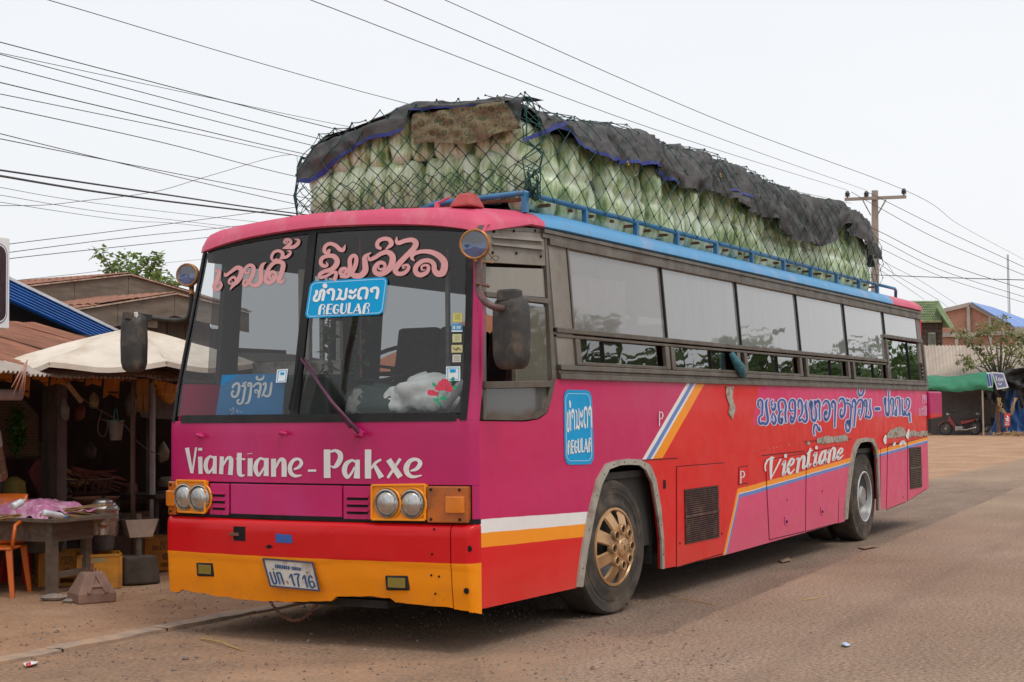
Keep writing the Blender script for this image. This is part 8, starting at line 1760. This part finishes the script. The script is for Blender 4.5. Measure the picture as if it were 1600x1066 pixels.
wire([(-40,268),(0,275),(180,304),(460,338),(900,385)], 13, 34, 0.018, 'thickest cable, just below the other thick one')
wire([(-40,288),(0,293),(130,315),(400,347),(900,400)], 15, 34, 0.005, 'faint thin wire below the thick cables')
wire([(-40,300),(0,305),(150,330),(340,352),(900,420)], 15, 34, 0.005, 'second faint wire below the thick cables')
wire([(-40,312),(0,316),(90,330),(200,345),(350,358),(900,440)], 15, 34, 0.005, 'lowest faint wavy wire above the signbox')
wire([(-40,321),(60,321),(130,314),(240,300),(330,274),(453,242),(480,275),(640,420)], 16, 24, 0.005, 'thin drooping wire rising to a peak left of the load')
wire([(-40,390),(18,381),(180,361),(470,323),(900,270)], 18, 40, 0.008, 'uppermost of the three wires rising to the right')
wire([(-40,403),(18,394),(200,371),(400,350),(900,290)], 18, 40, 0.008, 'middle of the three wires rising to the right')
wire([(-40,415),(18,404),(250,379),(345,369),(900,310)], 18, 40, 0.008, 'lowest of the three wires rising to the right')
wire([(-40,445),(120,428),(240,413),(330,404),(900,350)], 19, 44, 0.005, 'faint wire crossing above the tree behind the house')
wire([(450,-12),(485,0),(961,181),(1326,298)], 13, 50, 0.008, 'lowest of the three wires above the load, ending at the left insulator', 'overhead wires right of the bus')
wire([(560,-16),(600,0),(1029,180),(1355,298)], 13, 50, 0.008, 'middle of the three wires above the load, ending at the inner insulator', 'overhead wires right of the bus')
wire([(650,-20),(695,0),(1103,180),(1413,297),(1500,352),(1610,411)], 13, 60, 0.006, 'highest wire above the load, continuing past the right insulator', 'overhead wires right of the bus')
wire([(1355,300),(1387,316),(1480,362),(1610,422)], 51, 58, 0.014, 'upper wire behind the pole falling to the right border', 'overhead wires right of the bus')
wire([(1330,300),(1376,326),(1470,376),(1610,434)], 51, 58, 0.014, 'second wire behind the pole falling to the right border', 'overhead wires right of the bus')
wire([(1332,350),(1370,360),(1470,409),(1610,455)], 51, 58, 0.016, 'dark wire leaving the upper side insulator to the right', 'overhead wires right of the bus')
wire([(1332,362),(1370,372),(1470,422),(1610,467)], 51, 58, 0.013, 'wire below the dark wire leaving the side insulator', 'overhead wires right of the bus')
wire([(1332,375),(1371,386),(1470,432),(1610,476)], 51, 58, 0.012, 'lowest of the side insulator wires running to the border', 'overhead wires right of the bus')
wire([(1340,428),(1376,430),(1480,434),(1610,438)], 51, 40, 0.016, 'dark nearly level wire crossing the sky at the right', 'overhead wires right of the bus')
wire([(1371,400),(1390,414),(1440,440),(1495,476)], 50, 90, 0.012, 'wire falling from the pole toward the brick building gable', 'overhead wires right of the bus')
wire([(1371,410),(1400,430),(1460,465),(1482,481)], 50, 90, 0.012, 'wire falling from the pole to the green roof ridge', 'overhead wires right of the bus')
wire([(1371,420),(1400,438),(1444,468)], 50, 80, 0.012, 'short wire falling from the pole behind the green roof', 'overhead wires right of the bus')
wire([(1371,400),(1385,412),(1394,424),(1396,430)], 50, 48, 0.01, 'short loop of wire hanging right of the pole', 'overhead wires right of the bus')

# ---- the opposite roadside, seen only as reflections in the bus windows
random.seed(40)
for i, (x, y, h, r, lab) in enumerate([(26, -13, 6.5, 3.4, 'broad tree nearest the bus on the opposite roadside'), (36, -12, 6, 3.2, 'round tree second along the opposite roadside'), (46, -12.5, 7, 3.8, 'tall broad tree in the middle of the opposite roadside'), (58, -14, 7, 4, 'tree fourth along the opposite roadside'), (72, -15, 8, 4.5, 'large tree far along the opposite roadside'), (90, -17, 8, 5, 'farthest large tree of the opposite roadside'), (16, -14, 4.5, 2.2, 'low bushy tree across the road from the bus')]):
    tree((x, y, gz(x, y)), h*.86, r, 1500, .55, lab, LEAFD, 'trees across the road', .2, 12, 60+i)
# ---- things lying inside the windscreen
def lump(c, rad, seed, amp=.4):
    g = G(); g.ball((0, 0, 0), 1, 30, 0, (1, 1, 1)); g.v = [tuple(Vector((v[0]*rad[0], v[1]*rad[1], max(v[2], -.6)*rad[2]))*(1+amp*noise.noise(Vector(v)*1.5+Vector((seed, 0, 0)))+.30*abs(noise.noise(Vector(v)*3.5+Vector((seed, 3, 0))))+.16*abs(noise.noise(Vector(v)*9+Vector((seed, 3, 0)))))) for v in g.v]; return g
def inside(px, py, x): return at(px, py, 0, x)
c = inside(668, 618, .28); c.z = max(c.z, 1.58); obj('white_bag', lump(c, (.13, .19, .13), 3), M('white_cloth_bag', (.82, .82, .78), .8, .08, 9, bump=.7, bscale=14), loc=tuple(c), smooth=True, label='big crumpled white cloth bag on the dashboard beside the rose', cat='cloth bag')
c = inside(619, 612, .26); obj('white_bag', lump(c, (.09, .10, .09), 8), M('white_cloth_bag', (.62, .62, .58), .8), loc=(c.x, c.y, 1.58), smooth=True, label='small knotted white cloth left of the big white bag', cat='cloth bag')
c = inside(590, 612, .30); obj('dark_cloth', lump(c, (.14, .24, .12), 5), M('dark_green_cloth', (.03, .055, .05), .9, .3, 8, bump=.5, bscale=15), loc=(c.x, c.y, 1.57), smooth=True, label='dark green cloth heap on the dashboard left of the white bags', cat='cloth')
c = inside(560, 625, .2); obj('grey_pouch', lump(c, (.07, .08, .09), 12), M('grey_pouch_cloth', (.22, .22, .20), .8), loc=(c.x, c.y, 1.57), smooth=True, label='grey pouch on the dashboard in the middle of the windscreen', cat='pouch')
c = inside(705, 640, .14); obj('water_bottle', G().tube([(0, .05, .0), (0, -.02, .08), (0, -.07, .14), (0, -.09, .165)], [.03, .032, .028, .012], 10), M('cloudy_plastic', (.62, .66, .70), .25), loc=(c.x, c.y, 1.55), smooth=True, label='clear water bottle lying under the rose behind the windscreen', cat='bottle')
for (px, py, lab) in ((513, 520, 'left garland of dark leaves hanging behind the windscreen below the route sign'), (563, 530, 'right garland of dark leaves hanging behind the windscreen below the route sign')):
    a = inside(px, 470, .42); b = inside(px, 590, .42); o = empty('leaf_garland', tuple(a), lab, 'garland', 'garlands inside the windscreen'); g = G()
    for k in range(14): z = -(a.z-b.z)*k/14; leaves(g, (0, 0, z), (.045, .05, .03), 6, .07, down=.4)
    obj('foliage', g, LEAFD, o, fix=False, kind='stuff'); obj('string', G().tube([(0, 0, .45), (0, 0, b.z-a.z)], .006, 5), M('pink_string', (.35, .06, .22), .7), o)
# behind the camera, mirrored in the windscreen: a pole with its wires and two trees
o = empty('utility_pole', (-13, 9.5, 0), 'wooden utility pole ahead of the bus nose, mirrored in the windscreen', 'utility pole'); obj('shaft', G().bar((0, 0, 0), (0, 0, 9), .3, .3, up=(1, 0, 0), tap=.7), PO, o); obj('crossarm', G().bar((-.9, .6, 8.2), (.9, -.6, 8.2), .12, .12), PO, o)
for k in range(6): obj('overhead_wire', G().tube([(-13+j*2.2, 9.5-.3*k-j*.1, 8.2-.35*k-.5*math.sin(j*math.pi/6)) for j in range(5)], .012, 4), WIR, o)
tree((-24, 12, 0), 6.5, 3.0, 1300, .5, 'broad tree ahead of the bus nose, mirrored in the left pane', LEAFD, 'trees ahead of the bus', .2, 12, 90); tree((-26, 3, 0), 5.5, 2.6, 1100, .5, 'low tree ahead of the bus nose, mirrored in the right pane', LEAFD, 'trees ahead of the bus', .2, 12, 91)
# salmon coloured parasol on the far side, seen through the bus
c = Vector((8.2, 4.6, 0)); o = empty('orange_parasol', (8.2, 4.6, 0), 'salmon orange parasol behind the bus, seen through the windscreen', 'parasol'); SAL = M('salmon_canvas', (.72, .26, .13), .8, .08, 3)
for k in range(8):
    a0, a1 = math.radians(45*k), math.radians(45*k+45)
    obj('canopy_panel', G().grid(lambda u, v: (1.7*v*math.cos(a0+(a1-a0)*u), 1.7*v*math.sin(a0+(a1-a0)*u), 2.75-.75*v**1.1), 4, 4), SAL, o, smooth=True, fix=False)
obj('pole', G().tube([(0, 0, 0), (0, 0, 2.76)], .025, 8), STEEL, o)
